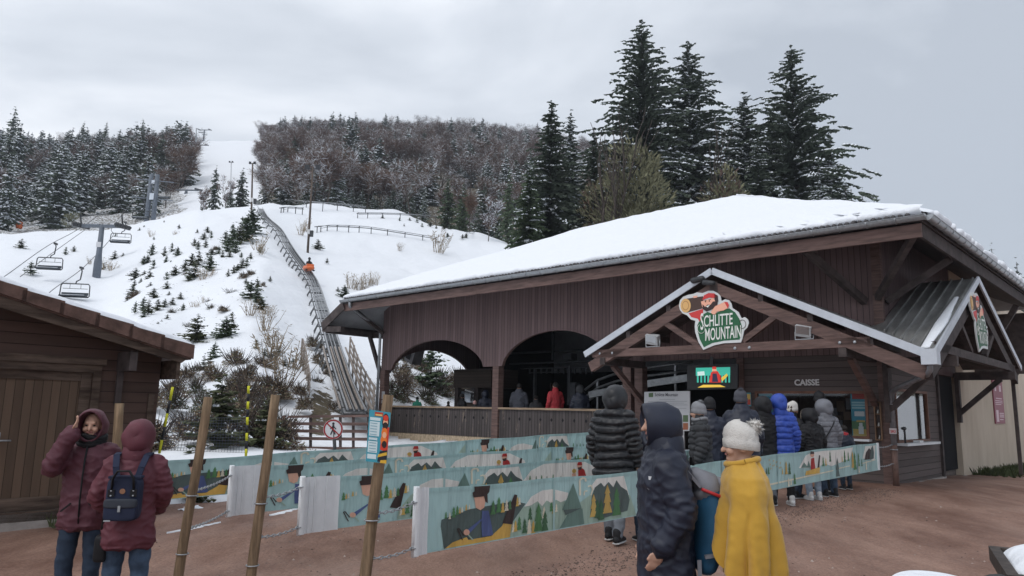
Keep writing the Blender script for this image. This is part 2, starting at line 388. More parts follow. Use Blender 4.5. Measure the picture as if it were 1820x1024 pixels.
def build_terrain():
    rough = np.zeros_like(HG)
    for i in range(len(AZ)):
        for j in range(len(RR)):
            if RR[j] > 13 and abs(AZ[i]) < rad(46):
                p = (gX[i, j], gY[i, j], 0)
                rough[i, j] = (nz(p, .12, 2) * .45 + nz(p, .3) * .3 + nz(p, .8, 5) * .13) * (1 - PM[i, j]) * min(1, (RR[j] - 12) / 15)
    Z = HG + rough
    n, k = HG.shape
    vs = np.stack([gX, gY, Z], -1).reshape(-1, 3)
    fs = [(i * k + j, i * k + j + 1, (i + 1) * k + j + 1, (i + 1) * k + j) for i in range(n - 1) for j in range(k - 1)]
    me = bpy.data.meshes.new("snow_hill"); me.from_pydata(vs.tolist(), [], fs)
    me.polygons.foreach_set('use_smooth', [True] * len(fs))
    m, t, p = new_mat("snowy_slope"); N = t.nodes.new; Lk = t.links.new
    tc = N('ShaderNodeTexCoord')
    def noi(s, d=6, r=.6):
        q = N('ShaderNodeTexNoise'); q.inputs['Scale'].default_value = s; q.inputs['Detail'].default_value = d; q.inputs['Roughness'].default_value = r
        Lk(tc.outputs['Object'], q.inputs['Vector']); return q.outputs[0]
    at_ = N('ShaderNodeAttribute'); at_.attribute_name = 'soil'
    ad = N('ShaderNodeMath'); ad.operation = 'ADD'; Lk(at_.outputs['Fac'], ad.inputs[0]); 
    ns = N('ShaderNodeMath'); ns.operation = 'MULTIPLY_ADD'; Lk(noi(2.2, 8, .72), ns.inputs[0]); ns.inputs[1].default_value = 1.5; ns.inputs[2].default_value = -.75
    Lk(ns.outputs[0], ad.inputs[1])
    rp = N('ShaderNodeValToRGB'); rp.color_ramp.elements[0].position = .47; rp.color_ramp.elements[1].position = .53; Lk(ad.outputs[0], rp.inputs[0])
    soil = N('ShaderNodeValToRGB'); soil.color_ramp.elements[0].color = (.045, .038, .026, 1); soil.color_ramp.elements[1].color = (.15, .12, .075, 1)
    Lk(noi(6), soil.inputs[0])
    mx = N('ShaderNodeMix'); mx.data_type = 'RGBA'; Lk(rp.outputs[0], mx.inputs[0]); mx.inputs[6].default_value = (.79, .815, .855, 1); Lk(soil.outputs[0], mx.inputs[7])
    Lk(mx.outputs[2], p.inputs['Base Color']); p.inputs['Roughness'].default_value = .75; p.inputs['Specular IOR Level'].default_value = .15
    b = N('ShaderNodeBump'); b.inputs['Distance'].default_value = .25; b.inputs['Strength'].default_value = .6; Lk(noi(.7, 5, .5), b.inputs['Height']); bf = N('ShaderNodeBump'); bf.inputs['Distance'].default_value = .06; bf.inputs['Strength'].default_value = .7; Lk(noi(3.2, 6, .6), bf.inputs['Height']); Lk(b.outputs[0], bf.inputs['Normal']); Lk(bf.outputs[0], p.inputs['Normal'])
    me.materials.append(m)
    # bare soil and dead brush on the steep foot of the bank, and thin snow under the woods
    soil_v = np.zeros_like(HG)
    pxh = 910 + F * np.tan(np.clip(AZ, -1.2, 1.2))[:, None] + 0 * HG
    r_ = RR[None] + 0 * HG
    def bump2(a, a0, a1, s): return np.clip((a - a0) / s, 0, 1) * np.clip((a1 - a) / s, 0, 1)
    soil_v += .50 * bump2(pxh, 330, 520, 60) * bump2(r_, 19, 31, 4)
    soil_v += .62 * bump2(pxh, 553, 610, 12) * bump2(r_, 19, 33, 4)
    soil_v += .42 * bump2(pxh, 690, 900, 25) * bump2(r_, 31, 44, 4)
    soil_v += .27 * bump2(pxh, 200, 480, 40) * bump2(r_, 30, 80, 10)
    soil_v += .27 * bump2(pxh, -200, 190, 40) * bump2(r_, 95, 122, 8)
    woods = (r_ > 140) & ~((pxh > 312) & (pxh < 440))
    wob_ = 8 * np.sin(r_ * .21) + 5 * np.sin(r_ * .57)
    soil_v += np.where(r_ > 140, np.where(pxh > 400, .62 * np.clip((pxh - 442 - wob_) / 16, 0, 1), .5 * np.clip((316 - pxh + wob_) / 16, 0, 1)), 0)
    a = me.attributes.new('soil', 'FLOAT', 'POINT'); a.data.foreach_set('value', soil_v.ravel())
    me.update()
    tag(link("snow_hill", me), kind='structure')
build_terrain()

# plaza: trodden red-brown grit
def build_plaza():
    xs = np.linspace(-14, 26, 170); ys = np.linspace(-6, 32, 165)
    k = len(ys); vs = []; keep = []
    XX, YY = np.meshgrid(xs, ys, indexing='ij')
    dx = XX - CX; dy = YY - CY; lx = dx * LX.x + dy * LX.y; ly = dx * LY.x + dy * LY.y
    edge = np.minimum(np.maximum(lx + 7.35 - .12 * np.clip(ly + 13, 0, 12) + .15 * np.sin(ly * 2.3), (-13.35 - ly) ), 99)
    inner = np.where((lx < -.3) & (ly > .5), -1, 1)
    for i in range(len(xs)):
        for j in range(k):
            x, y = xs[i], ys[j]; p = (x, y, 0)
            z = gp(x, y) + nz(p, .5) * .03 + nz(p, 1.7, 3) * .012 + nz(p, 4, 9) * .005
            z -= max(0, .35 - edge[i, j]) * .55
            vs.append((x, y, z)); keep.append(edge[i, j] > -.9 and inner[i, j] > 0)
    fs = []
    for i in range(len(xs) - 1):
        for j in range(k - 1):
            q = (i * k + j, (i + 1) * k + j, (i + 1) * k + j + 1, i * k + j + 1)
            if all(keep[a] for a in q): fs.append(q)
    me = bpy.data.meshes.new("plaza_ground"); me.from_pydata(vs, [], fs); me.polygons.foreach_set('use_smooth', [True] * len(fs))
    m, t, p = new_mat("trodden_grit"); N = t.nodes.new; Lk = t.links.new
    tc = N('ShaderNodeTexCoord')
    def noi(s, d=6, r=.6, st=None):
        q = N('ShaderNodeTexNoise'); q.inputs['Scale'].default_value = s; q.inputs['Detail'].default_value = d; q.inputs['Roughness'].default_value = r
        if st:
            mp = N('ShaderNodeMapping'); mp.inputs['Rotation'].default_value = (0, 0, rad(40)); mp.inputs['Scale'].default_value = st
            Lk(tc.outputs['Object'], mp.inputs[0]); Lk(mp.outputs[0], q.inputs['Vector'])
        else: Lk(tc.outputs['Object'], q.inputs['Vector'])
        return q.outputs[0]
    r1 = N('ShaderNodeValToRGB'); e_ = r1.color_ramp.elements; e_[0].position = .36; e_[0].color = (.165, .092, .068, 1); e_[1].position = .64; e_[1].color = (.31, .198, .154, 1)
    Lk(noi(.9, 9, .68, (1, .45, 1)), r1.inputs[0])
    r2 = N('ShaderNodeValToRGB'); r2.color_ramp.elements[0].position = .36; r2.color_ramp.elements[0].color = (.42, .36, .34, 1); r2.color_ramp.elements[1].position = .62; r2.color_ramp.elements[1].color = (1.25, 1.22, 1.2, 1)
    Lk(noi(38, 4, .7), r2.inputs[0])
    mu = N('ShaderNodeMix'); mu.data_type = 'RGBA'; mu.blend_type = 'MULTIPLY'; mu.inputs[0].default_value = .5; Lk(r1.outputs[0], mu.inputs[6]); Lk(r2.outputs[0], mu.inputs[7])
    # thin leftovers of snow and pale grit
    r3 = N('ShaderNodeValToRGB'); r3.color_ramp.elements[0].position = .66; r3.color_ramp.elements[1].position = .70; Lk(noi(2.6, 9, .75, (1, .3, 1)), r3.inputs[0])
    mx = N('ShaderNodeMix'); mx.data_type = 'RGBA'; Lk(r3.outputs[0], mx.inputs[0]); Lk(mu.outputs[2], mx.inputs[6]); mx.inputs[7].default_value = (.62, .60, .60, 1)
    Lk(mx.outputs[2], p.inputs['Base Color'])
    rr = N('ShaderNodeValToRGB'); rr.color_ramp.elements[0].position = .4; rr.color_ramp.elements[0].color = (.5,) * 3 + (1,); rr.color_ramp.elements[1].position = .6; rr.color_ramp.elements[1].color = (.9,) * 3 + (1,)
    Lk(noi(.7, 5, .6, (1, .45, 1)), rr.inputs[0]); Lk(rr.outputs[0], p.inputs['Roughness']); p.inputs['Specular IOR Level'].default_value = .3
    b = N('ShaderNodeBump'); b.inputs['Distance'].default_value = .007; Lk(noi(30, 7, .75), b.inputs['Height']); b2_ = N('ShaderNodeBump'); b2_.inputs['Distance'].default_value = .05
    Lk(noi(3.5, 5, .6, (1, .3, 1)), b2_.inputs['Height']); Lk(b.outputs[0], b2_.inputs['Normal']); Lk(b2_.outputs[0], p.inputs['Normal'])
    me.materials.append(m)
    tag(link("plaza_ground", me), kind='structure')
    # loose grit and stones
    mb = MB(); r = random.Random(4)
    for _ in range(5200):
        a = r.uniform(-.72, .75); d = 3.2 + 13 * r.random() ** 1.6; x = math.sin(a) * d; y = math.cos(a) * d
        l = w2loc((x, y, 0))
        if not (l.x > -5 or l.y < -13.6): continue
        if l.y > -.3 and l.x < .3: continue
        if nz((x, y, 0), .8, 2) + r.uniform(-.25, .25) < 0: continue
        z = gp(x, y) + nz((x, y, 0), .5) * .03 + nz((x, y, 0), 1.7, 3) * .012 + nz((x, y, 0), 4, 9) * .005
        s = r.uniform(.005, .015) * (1.7 if r.random() < .06 else 1)
        R = Matrix.Rotation(r.uniform(0, 6), 3, 'Z')
        vs = [Vector((s * 1.3, 0, 0)), Vector((.2 * s, s, 0)), Vector((-s, .4 * s, 0)), Vector((-.6 * s, -s, 0)), Vector((.5 * s, -.9 * s, 0)), Vector((0, 0, s * .9))]
        mb.add([R @ v + Vector((x, y, z - .002)) for v in vs], [(0, 1, 5), (1, 2, 5), (2, 3, 5), (3, 4, 5), (4, 0, 5)], r.choice((0, 0, 1, 2)))
    for _ in range(4200):                          # grit swept together along the foot of the front banner
        l0 = r.uniform(-14.2, -1); x_, y_ = r.gauss(.15, .22), l0; w_ = loc2w(x_, y_); x, y = w_.x, w_.y
        z = gp(x, y) + nz((x, y, 0), .5) * .03 + nz((x, y, 0), 1.7, 3) * .012 + nz((x, y, 0), 4, 9) * .005; s = r.uniform(.006, .016); R = Matrix.Rotation(r.uniform(0, 6), 3, 'Z')
        vs = [Vector((s * 1.3, 0, 0)), Vector((.2 * s, s, 0)), Vector((-s, .4 * s, 0)), Vector((-.6 * s, -s, 0)), Vector((.5 * s, -.9 * s, 0)), Vector((0, 0, s * .9))]
        mb.add([R @ v + Vector((x, y, z - .002)) for v in vs], [(0, 1, 5), (1, 2, 5), (2, 3, 5), (3, 4, 5), (4, 0, 5)], r.choice((0, 1, 1)))
    o = mb.build("loose_grit", [mat("brown_stone", (.17, .12, .10), .9), mat("dark_stone", (.075, .05, .042), .9), mat("pale_stone", (.34, .28, .25), .9)])
    tag(o, "reddish grit and small stones scattered over the trodden plaza", "grit", kind='stuff')
build_plaza()
def snow_streaks():
    mb = MB(); r = random.Random(6)
    for (a, b, w_) in (((296, 948), (392, 930), .05), ((478, 918), (532, 905), .06), ((322, 905), (352, 898), .22)):
        def gpt(px, py):
            d = ray(px, py); t = (.06 - EYE) / d.z
            for _ in range(4): p = ORG + d * t; t = (gp(p.x, p.y) - EYE) / d.z
            return ORG + d * t
        p, q = gpt(*a), gpt(*b); n = 40; d = (q - p).normalized(); s_ = Vector((-d.y, d.x, 0)); vs = []
        for i in range(n + 1):
            f = i / n; c = p.lerp(q, f); ww = w_ * (math.sin(math.pi * min(max(f, .03), .97)) ** .6) * (.25 + 1.9 * abs(nz(c, 7, 2)))
            z = gp(c.x, c.y) + nz((c.x, c.y, 0), .5) * .03 + nz((c.x, c.y, 0), 1.7, 3) * .012
            for k, (u, h) in enumerate(((-1, -.01), (-.5, .012), (.0, .02), (.5, .012), (1, -.01))): vs.append((c.x + s_.x * u * ww, c.y + s_.y * u * ww, z + h + .006 * nz(c, 9, k)))
        mb.add(vs, [(i * 5 + k, (i + 1) * 5 + k, (i + 1) * 5 + k + 1, i * 5 + k + 1) for i in range(n) for k in range(4)], 0, True)
    tag(mb.build("old_snow", S_SNOW), "thin dirty leftovers of snow lying in streaks on the grit", "snow", kind='stuff')
snow_streaks()
# ------------------------------------------------------------------ the station
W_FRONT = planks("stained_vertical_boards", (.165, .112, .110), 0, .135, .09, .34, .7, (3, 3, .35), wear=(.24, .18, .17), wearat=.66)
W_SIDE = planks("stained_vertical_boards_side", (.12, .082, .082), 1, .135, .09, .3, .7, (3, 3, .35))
W_HORIZ = planks("dark_horizontal_boards", (.098, .078, .074), 2, .15, .07, .35, .7, (.35, .35, 3))
W_BEAM = mat("stained_beam", (.128, .080, .070), .65, .35, 3, .002, 40, .3, stretch=(.6, .6, 5))
W_DARK = mat("dark_timber", (.065, .051, .049), .75, .35, 4, .002, 40, .25)
W_RAIL = planks("weathered_balustrade", (.072, .062, .061), 0, .125, .13, .4, .85, (3, 3, .5), wear=(.20, .16, .13), wearat=.60)
W_CAP = mat("worn_handrail", (.26, .19, .13), .7, .3, 5, 0, 40, .3, stretch=(.4, 4, 4))
M_STRAW = mat("rough_render", (.50, .40, .29), .95, .3, 9, .03, 16, .1, stretch=(3, 3, 1))
M_CONC = mat("stained_concrete", (.50, .42, .33), .85, .06, 1.4, .002, 40, .2, stretch=(1.2, 1.2, .35), col2=(.55, .475, .385))
M_CONC2 = mat("grey_concrete", (.33, .30, .28), .9, .25, 3, .004, 30, .2)
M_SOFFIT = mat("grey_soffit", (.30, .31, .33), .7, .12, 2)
M_SHEET = mat("galvanised_sheet", (.34, .34, .335), .38, .25, 2.2, .002, 20, .5, .55, stretch=(2, .5, 1))
M_EDGE = mat("pale_metal_edge", (.52, .55, .60), .45, .08, 3, 0, 60, .5, .2)
M_TILE = mat("slate_tile", (.07, .065, .068), .7, .3, 8, .003, 30)
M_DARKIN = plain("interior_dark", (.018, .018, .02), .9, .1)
M_FLOOR = mat("worn_deck", (.12, .10, .09), .8, .3, 3)
def glass(name, fac=.22, tint=(.9, .95, 1)):
    m = bpy.data.materials.new(name); m.use_nodes = True; t = m.node_tree; t.nodes.clear(); N = t.nodes.new
    a = N('ShaderNodeBsdfTransparent'); a.inputs[0].default_value = (*[c * .8 for c in tint], 1); g = N('ShaderNodeBsdfGlossy'); g.inputs['Roughness'].default_value = .03
    mx = N('ShaderNodeMixShader'); mx.inputs[0].default_value = fac; o = N('ShaderNodeOutputMaterial')
    t.links.new(a.outputs[0], mx.inputs[1]); t.links.new(g.outputs[0], mx.inputs[2]); t.links.new(mx.outputs[0], o.inputs[0]); return m
M_GLASS = glass("window_glass", .10); M_GLASS2 = glass("reflecting_glass", .4)

ST = thing("coaster_station", "large dark brown timber station hall with arches and a broad snowy roof", "building", (CX, CY, 0), LA)
def arch_wall(name, mats, axis, const, thick, a0, a1, ztop, arches, zbot=None, step=.06):
    """boards from a0 to a1 with arched openings (c, half span, spring, rise); returns the mesh part"""
    mb = MB(); n = int((a1 - a0) / step) + 1; xs = [a0 + (a1 - a0) * i / n for i in range(n + 1)]
    def zb(x):
        for c, h, sp, ri in arches:
            if abs(x - c) < h: return sp + ri * max(0, 1 - ((x - c) / h) ** 2) ** .62
        return arches[0][2] if zbot is None else zbot
    def P(x, d, z): return (x, const + d, z) if axis == 0 else (const + d, x, z)
    for i in range(n):
        x, y = xs[i], xs[i + 1]; b0, b1_ = zb(x), zb(y)
        mb.quad(P(x, 0, b0), P(y, 0, b1_), P(y, 0, ztop), P(x, 0, ztop))
        mb.quad(P(x, thick, b0), P(x, thick, ztop), P(y, thick, ztop), P(y, thick, b1_))
        mb.quad(P(x, 0, b0), P(x, thick, b0), P(y, thick, b1_), P(y, 0, b1_), 1)
    return mb.build(name, mats, ST)
XL = -18.55
arch_wall("front_wall", [W_FRONT, W_BEAM], 0, 0, .12, XL, -.16, 6.35, [(-15.38, 2.52, 3.15, 1.04), (-9.72, 2.24, 3.15, 1.07)], 3.15)
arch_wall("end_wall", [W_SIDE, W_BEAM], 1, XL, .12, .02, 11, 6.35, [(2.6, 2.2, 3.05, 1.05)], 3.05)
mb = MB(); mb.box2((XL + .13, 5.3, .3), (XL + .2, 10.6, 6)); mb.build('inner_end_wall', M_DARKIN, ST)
# upper side wall towards the right
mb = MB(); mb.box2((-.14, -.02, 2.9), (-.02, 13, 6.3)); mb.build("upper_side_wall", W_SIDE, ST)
mb = MB(); mb.box2((-.17, -.03, .2), (.03, .12, 6.2)); mb.build("corner_post", W_BEAM, ST)
for x in (-18.42, -12.22, -6.95):
    mb = MB(); mb.box2((x - .14, -.03, .3), (x + .14, .22, 3.15)); mb.build("post", W_BEAM, ST)
for y in (5.1, 10.3):
    mb = MB(); mb.box2((XL - .02, y - .15, .3), (XL + .24, y + .15, 3.05)); mb.build("post", W_DARK, ST)
def balustrade(x0, x1):
    mb = MB(); mb.box2((x0, .04, .78), (x1, .09, 1.72))
    n = int((x1 - x0) / .45)
    for i in range(1, n):     # dark diamonds laid on the boards stand for shade in sawn holes
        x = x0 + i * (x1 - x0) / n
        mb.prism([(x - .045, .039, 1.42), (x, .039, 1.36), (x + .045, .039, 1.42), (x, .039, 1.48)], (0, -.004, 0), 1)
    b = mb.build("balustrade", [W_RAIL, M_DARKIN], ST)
    mb = MB(); mb.box2((x0 - .02, -.03, 1.722), (x1 + .02, .16, 1.785)); mb.build("handrail", W_CAP, b)
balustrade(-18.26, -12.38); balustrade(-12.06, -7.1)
mb = MB(); mb.box2((XL + .02, .06, -.2), (-6.9, .25, .777)); mb.build("base_wall", M_STRAW, ST)
mb = MB(); mb.box2((XL + .1, .26, .55), (-7.2, 12, .74)); mb.box2((-7.2, .5, .1), (-.2, 12, .33)); mb.build("floor", M_FLOOR, ST)
# inside: dark back wall with a lit slotted strip, cross wall
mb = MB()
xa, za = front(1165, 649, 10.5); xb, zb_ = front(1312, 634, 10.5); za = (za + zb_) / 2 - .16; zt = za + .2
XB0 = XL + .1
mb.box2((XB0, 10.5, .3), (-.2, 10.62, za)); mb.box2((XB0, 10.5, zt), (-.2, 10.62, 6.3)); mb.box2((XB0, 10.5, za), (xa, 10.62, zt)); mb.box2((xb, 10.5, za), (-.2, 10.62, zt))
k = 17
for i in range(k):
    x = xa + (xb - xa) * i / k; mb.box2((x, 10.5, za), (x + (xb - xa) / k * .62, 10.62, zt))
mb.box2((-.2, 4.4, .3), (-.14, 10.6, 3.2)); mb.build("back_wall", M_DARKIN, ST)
mb = MB(); mb.box2((XB0 + .12, 10.42, 3.55), (-8.6, 10.49, 6.2)); mb.build("lit_ceiling_stand_in", M_SOFFIT, ST)  # added grey panel; its paler colour stands for light on the ceiling inside
# roof: front plane, two hips, back plane
RL = Vector((-12.0, 5.68, 9.08)); RR_ = Vector((-6.25, 5.68, 9.13)); E0 = Vector((-18.4, -2, 5.72)); E1 = Vector((1.43, -2, 5.72))
B0 = Vector((-18.4, 13.4, 5.72)); B1_ = Vector((1.43, 13.4, 5.72))
mb = MB(); dn = Vector((0, 0, -.14))
for q in ([E0, E1, RR_, RL], [E1, B1_, RR_], [B1_, B0, RL, RR_], [B0, E0, RL]):
    mb.poly(q, 0); mb.poly([p + dn for p in reversed(q)], 1)
for a, b in ((E0, E1), (E1, B1_), (B1_, B0), (B0, E0)): mb.quad(a, a + dn, b + dn, b, 0)
ROOF = mb.build("roof", [M_TILE, M_SOFFIT], ST)
# canopy running on below the left hip
K0 = Vector((-18.4, -2, 5.66)); K1 = Vector((-19.75, -2, 4.93)); K2 = Vector((-19.75, 12, 4.93)); K3 = Vector((-18.4, 12, 5.66))
mb = MB(); mb.poly([K0, K3, K2, K1], 0); mb.poly([p + dn * .6 for p in (K0, K1, K2, K3)], 1); mb.quad(K0, K1, K1 + dn * .6, K0 + dn * .6); mb.quad(K1, K2, K2 + dn * .6, K1 + dn * .6)
mb.build("side_canopy", [M_TILE, M_SOFFIT], ST)
mb = MB(); mb.bar(K0 + Vector((.02, -.03, -.16)), K1 + Vector((0, -.03, -.16)), .05, .34); mb.bar(K1 + Vector((-.03, 0, -.2)), K2 + Vector((-.03, 0, -.2)), .05, .3)
mb.bar((-19.7, -1.95, 4.66), (-18.5, -1.95, 4.60), .16, .2); mb.bar((-19.6, -1.9, 4.62), (-19.6, 11, 4.62), .16, .2); mb.bar((-19.7, .3, 4.6), (-18.5, .3, 4.6), .16, .2)
mb.build_each("canopy_board", W_DARK, ST)
mb = MB(); mb.bar((-18.5, .1, 2.6), (-19.55, .1, 4.55), .12, .14); mb.bar((-18.42, -.1, 4.6), (-18.42, -1.7, 5.5), .12, .12); mb.bar((-18.5, 5.1, 2.6), (-19.55, 5.1, 4.55), .12, .14)
mb.build_each("canopy_brace", W_DARK, ST)
# fascia and eaves beams
mb = MB(); mb.bar((-18.4, -1.96, 5.41), (1.40, -1.96, 5.41), .06, .28); mb.build("front_fascia", W_BEAM, ST)
mb = MB(); mb.bar((1.37, -1.9, 5.41), (1.37, 13.3, 5.41), .06, .28); mb.build("side_fascia", W_DARK, ST)
mb = MB(); mb.quad((-18.4, -1.9, 5.42), (1.34, -1.9, 5.42), (1.34, -.01, 6.16), (-18.4, -.01, 6.16)); mb.quad((1.34, -1.9, 5.42), (1.34, 13, 5.42), (.0, 13, 5.98), (.0, -.01, 6.16)); mb.build("eaves_lining", W_DARK, ST)
# gutters with clips
def gutter(p, q, name="gutter"):
    p = Vector(p); q = Vector(q); t = (q - p).normalized(); s_ = t.cross(Vector((0, 0, 1))); mb = MB(); n = 9; ring = []
    for o_, r in ((p, .095), (q, .095)):
        for i in range(n):
            a = math.pi * i / (n - 1) + math.pi; ring.append(o_ + s_ * math.cos(a) * r + Vector((0, 0, math.sin(a) * r)))
    mb.add(ring, [(i, i + 1, n + i + 1, n + i) for i in range(n - 1)], 0, True)
    for e_ in (p, q): mb.poly([e_ + s_ * math.cos(math.pi * i / 8 + math.pi) * .095 + Vector((0, 0, math.sin(math.pi * i / 8 + math.pi) * .095)) for i in range(9)])
    L = (q - p).length; k = int(L / .55)
    for i in range(k + 1):
        c = p + t * (L * i / k); pts = [c + s_ * math.cos(math.pi * j / 8 + math.pi) * .102 + Vector((0, 0, math.sin(math.pi * j / 8 + math.pi) * .102)) for j in range(9)]
        mb.tube(pts, .011, 5, 0)
    for s2 in (-1, 1): mb.tube([p + s_ * .095 * s2, q + s_ * .095 * s2], .012, 5, 0)
    return mb.build(name, S_GALV, ST)
gutter((-18.42, -2.11, 5.67), (1.53, -2.11, 5.67)); gutter((1.55, -2.1, 5.67), (1.55, 13, 5.67))
# row of tile noses showing through the snow along the eaves
mb = MB(); r = random.Random(5)
for i in range(150):
    x = -18.3 + 19.6 * i / 150; mb.chain([(x, -2.03, 5.73), (x, -1.6, 5.93)], [.055, .055], 7, 0, caps=1)
for i in range(60):
    y = -1.9 + 15 * i / 60; mb.chain([(1.46, y, 5.73), (1.1, y, 5.88)], [.055, .055], 7, 0, caps=1)
mb.build("tile_edge", M_TILE, ST)
# snow lying on the roof
def snow_sheet(name, corners, nu, nv, th, edge=.06, seed=1, lump=.05):
    """corners a,b (eave), c,d (top) ; rounded lip at the eave"""
    a, b, c, d = [Vector(q) for q in corners]; nrm = (b - a).cross(d - a).normalized()
    if nrm.z < 0: nrm = -nrm
    up = (d - a).normalized(); mb = MB(); vs = []
    prof = [(-.0, -.02), (-.035, .25), (-.04, .55), (-.01, .85), (.06, 1)]
    for j in range(nv + len(prof)):
        for i in range(nu + 1):
            u = i / nu
            if j < len(prof):
                v = 0; off, hh = prof[j]
            else:
                v = ((j - len(prof) + 1) / nv) ** 1.0; off, hh = .06 * (1 - v), 1
            p = (a * (1 - u) + b * u) * (1 - v) + (d * (1 - u) + c * u) * v
            n0 = nz(p, .9, seed) * .5 + nz(p, 3.2, seed + 4) * .5
            k = 1 + .28 * nz(p, .5, seed + 9)
            bite = 0
            if j < len(prof) + 2:
                g = nz((p.x, p.y, 0), 4.5, seed + 2); bite = .2 * max(0, g) + .03 * n0
                k *= 1 - .5 * max(0, g)
            if d == c: k *= min(1, .1 + i / 9, .1 + (nu - i) / 9)
            vs.append(p + up * (off + bite) + nrm * (hh * th * k + lump * n0 * min(1, hh) * (1 if d != c else min(1, i / 9))))
    nn = nu + 1; K = nv + len(prof)
    mb.add(vs, [(j * nn + i, j * nn + i + 1, (j + 1) * nn + i + 1, (j + 1) * nn + i) for j in range(K - 1) for i in range(nu)], 0, True)
    return mb.build(name, S_SNOW, ST)
dz = Vector((0, 0, .02))
snow_sheet("roof_snow", (E0 + dz, E1 + dz, RR_ + dz, RL + dz), 330, 40, .15)
snow_sheet("roof_snow", (E1 + dz + Vector((.08, 0, .0)), B1_ + dz + Vector((.08, 0, .0)), RR_ + dz, RR_ + dz), 260, 40, .21, seed=3, lump=.06)
snow_sheet("roof_snow", (B0 + dz, E0 + dz, RL + dz, RL + dz), 120, 20, .10, seed=5)
snow_sheet("canopy_snow", (K1 + dz, K0 + dz, K3 + dz, K2 + dz), 30, 60, .05, seed=6)
mb = MB(); r = random.Random(9)
for a, b, n in ((E1, RR_, 44), (RR_, RL, 22)):
    for i in range(n):
        t_ = (i + .5) / n; p = a.lerp(b, t_)
        mb.chain([p + Vector((0, 0, .02)), p + (b - a).normalized() * .22 + Vector((0, 0, .09))], [.075, .065], 7, 0 if r.random() < .12 else 1, caps=2)
mb.build("ridge_tile", [M_TILE, S_SNOW], ST)

# ---- porch: a gable to the front and one to the side, meeting at the corner
PY, PX = -2.0, 1.43
gL = Vector((-6.95, PY, 3.25)); gA = Vector((-3.15, PY, 5.12)); gC = Vector((PX, PY, 2.93)); sA = Vector((PX, 2.65, 5.10)); sR = Vector((PX, 7.45, 3.20))
def sheet(mb, pts, th=.05):
    pts = [Vector(p) for p in pts]; mb.poly(pts, 0); mb.poly([p - Vector((0, 0, th)) for p in reversed(pts)], 1)
mb = MB()
va = Vector((-.36, .02, 3.76))
sheet(mb, [gL, gA, gA + Vector((0, 2.0, 0)), gL + Vector((0, 2.0, 0))])
sheet(mb, [gA, gC, va, gA + Vector((0, 2.0, 0))])
sheet(mb, [gC, sA, Vector((.0, 2.65, 5.1)), Vector((.0, .05, 3.89)), va])
sheet(mb, [sA, sR, sR + Vector((-1.43, 0, 0)), Vector((.0, 2.65, 5.1))])
PR = mb.build("porch_roof", [M_SHEET, W_DARK], ST)
mb = MB()                                                   # standing seams
for i in range(7):
    x = PX - .08 - i * .23
    y0 = max(-2.0 + (PX - x) * 1.13, -2.0); y1 = 2.63
    if x < 0: continue
    z = lambda y: 2.93 + (y + 2) * (5.10 - 2.93) / 4.65
    mb.bar((x, y0, z(y0) + .02), (x, y1, z(y1) + .02), .03, .05)
for i in range(18):
    x = gA.x + .25 + i * .24
    z = gA.z - (x - gA.x) * (gA.z - gC.z) / (gC.x - gA.x); y1 = -.02 if x < -.36 else PY + (PX - x) / 1.79 * 2.0
    mb.box((x, (PY + y1) / 2, z + .02), (.03, y1 - PY, .05))
    x = gA.x - .25 - i * .2
    if x > gL.x + .05:
        z = gA.z - (gA.x - x) * (gA.z - gL.z) / (gA.x - gL.x); mb.box((x, (PY - .02) / 2, z + .02), (.03, 1.96, .05))
mb.build("roof_seam", M_SHEET, PR)
mb = MB()
for i in range(3):
    x = 1.28 - .0 * i
mb.chain([(1.25, -1.7, 3.10), (1.27, -.4, 3.71), (1.26, 1.2, 4.46)], [(.09, .035), (.13, .05), (.05, .02)], 10); mb.build("snow_streak", S_SNOW, PR)
mb = MB()                                                   # pale metal verges
for a, b in ((gL, gA), (gA, gC)):
    mb.bar(a + Vector((0, -.025, -.03)), b + Vector((0, -.025, -.03)), .04, .16)
for a, b in ((gC, sA), (sA, sR)):
    mb.bar(a + Vector((.025, 0, -.03)), b + Vector((.025, 0, -.03)), .04, .16)
mb.box((PX - .02, PY - .05, 2.88), (.28, .26, .30)); mb.build("verge", M_EDGE, PR)
# timber trusses
mb = MB(); yf = PY + .12
mb.box2((-6.75, yf - .07, 3.14), (.30, yf + .07, 3.34)); mb.build("tie_beam", W_BEAM, ST)
def rafter(a, b, off, w_=.14, h_=.26, m=W_BEAM):
    mb = MB(); mb.bar(Vector(a) + off, Vector(b) + off, w_, h_); mb.build("rafter", m, ST)
o1 = Vector((0, .12, -.42))
rafter(gL.lerp(gA, .03), gA, o1); rafter(gA, gC.lerp(gA, .03), o1)
o2 = Vector((-.12, 0, -.42)); rafter(gC.lerp(sA, .03), sA, o2, m=W_DARK); rafter(sA, sR.lerp(sA, .03), o2, m=W_DARK)
def strut(p, q, w_=.12, h_=.13, m=W_BEAM, name="strut"):
    mb = MB(); mb.bar(p, q, w_, h_); mb.build(name, m, ST)
for (a, b) in (((1180, 572), (1243, 614)), ((1322, 606), (1385, 558))):
    p = front(*a, yf); q = front(*b, yf); strut((p[0], yf, p[1]), (q[0], yf, q[1]))
mb = MB(); mb.box((gA.x, yf, 4.62), (.2, .16, .42)); mb.build("king_post", W_DARK, ST)
for x, n in ((-6.4, 1), (-.25, 1)):                          # beams carrying the truss out from the wall, with braces
    mb = MB(); mb.box2((x - .08, PY + .02, 2.94), (x + .08, .0, 3.13)); mb.build("bracket_beam", W_DARK, ST)
    strut((x, -.05, 2.0), (x, PY + .5, 2.95), m=W_BEAM, name="brace")
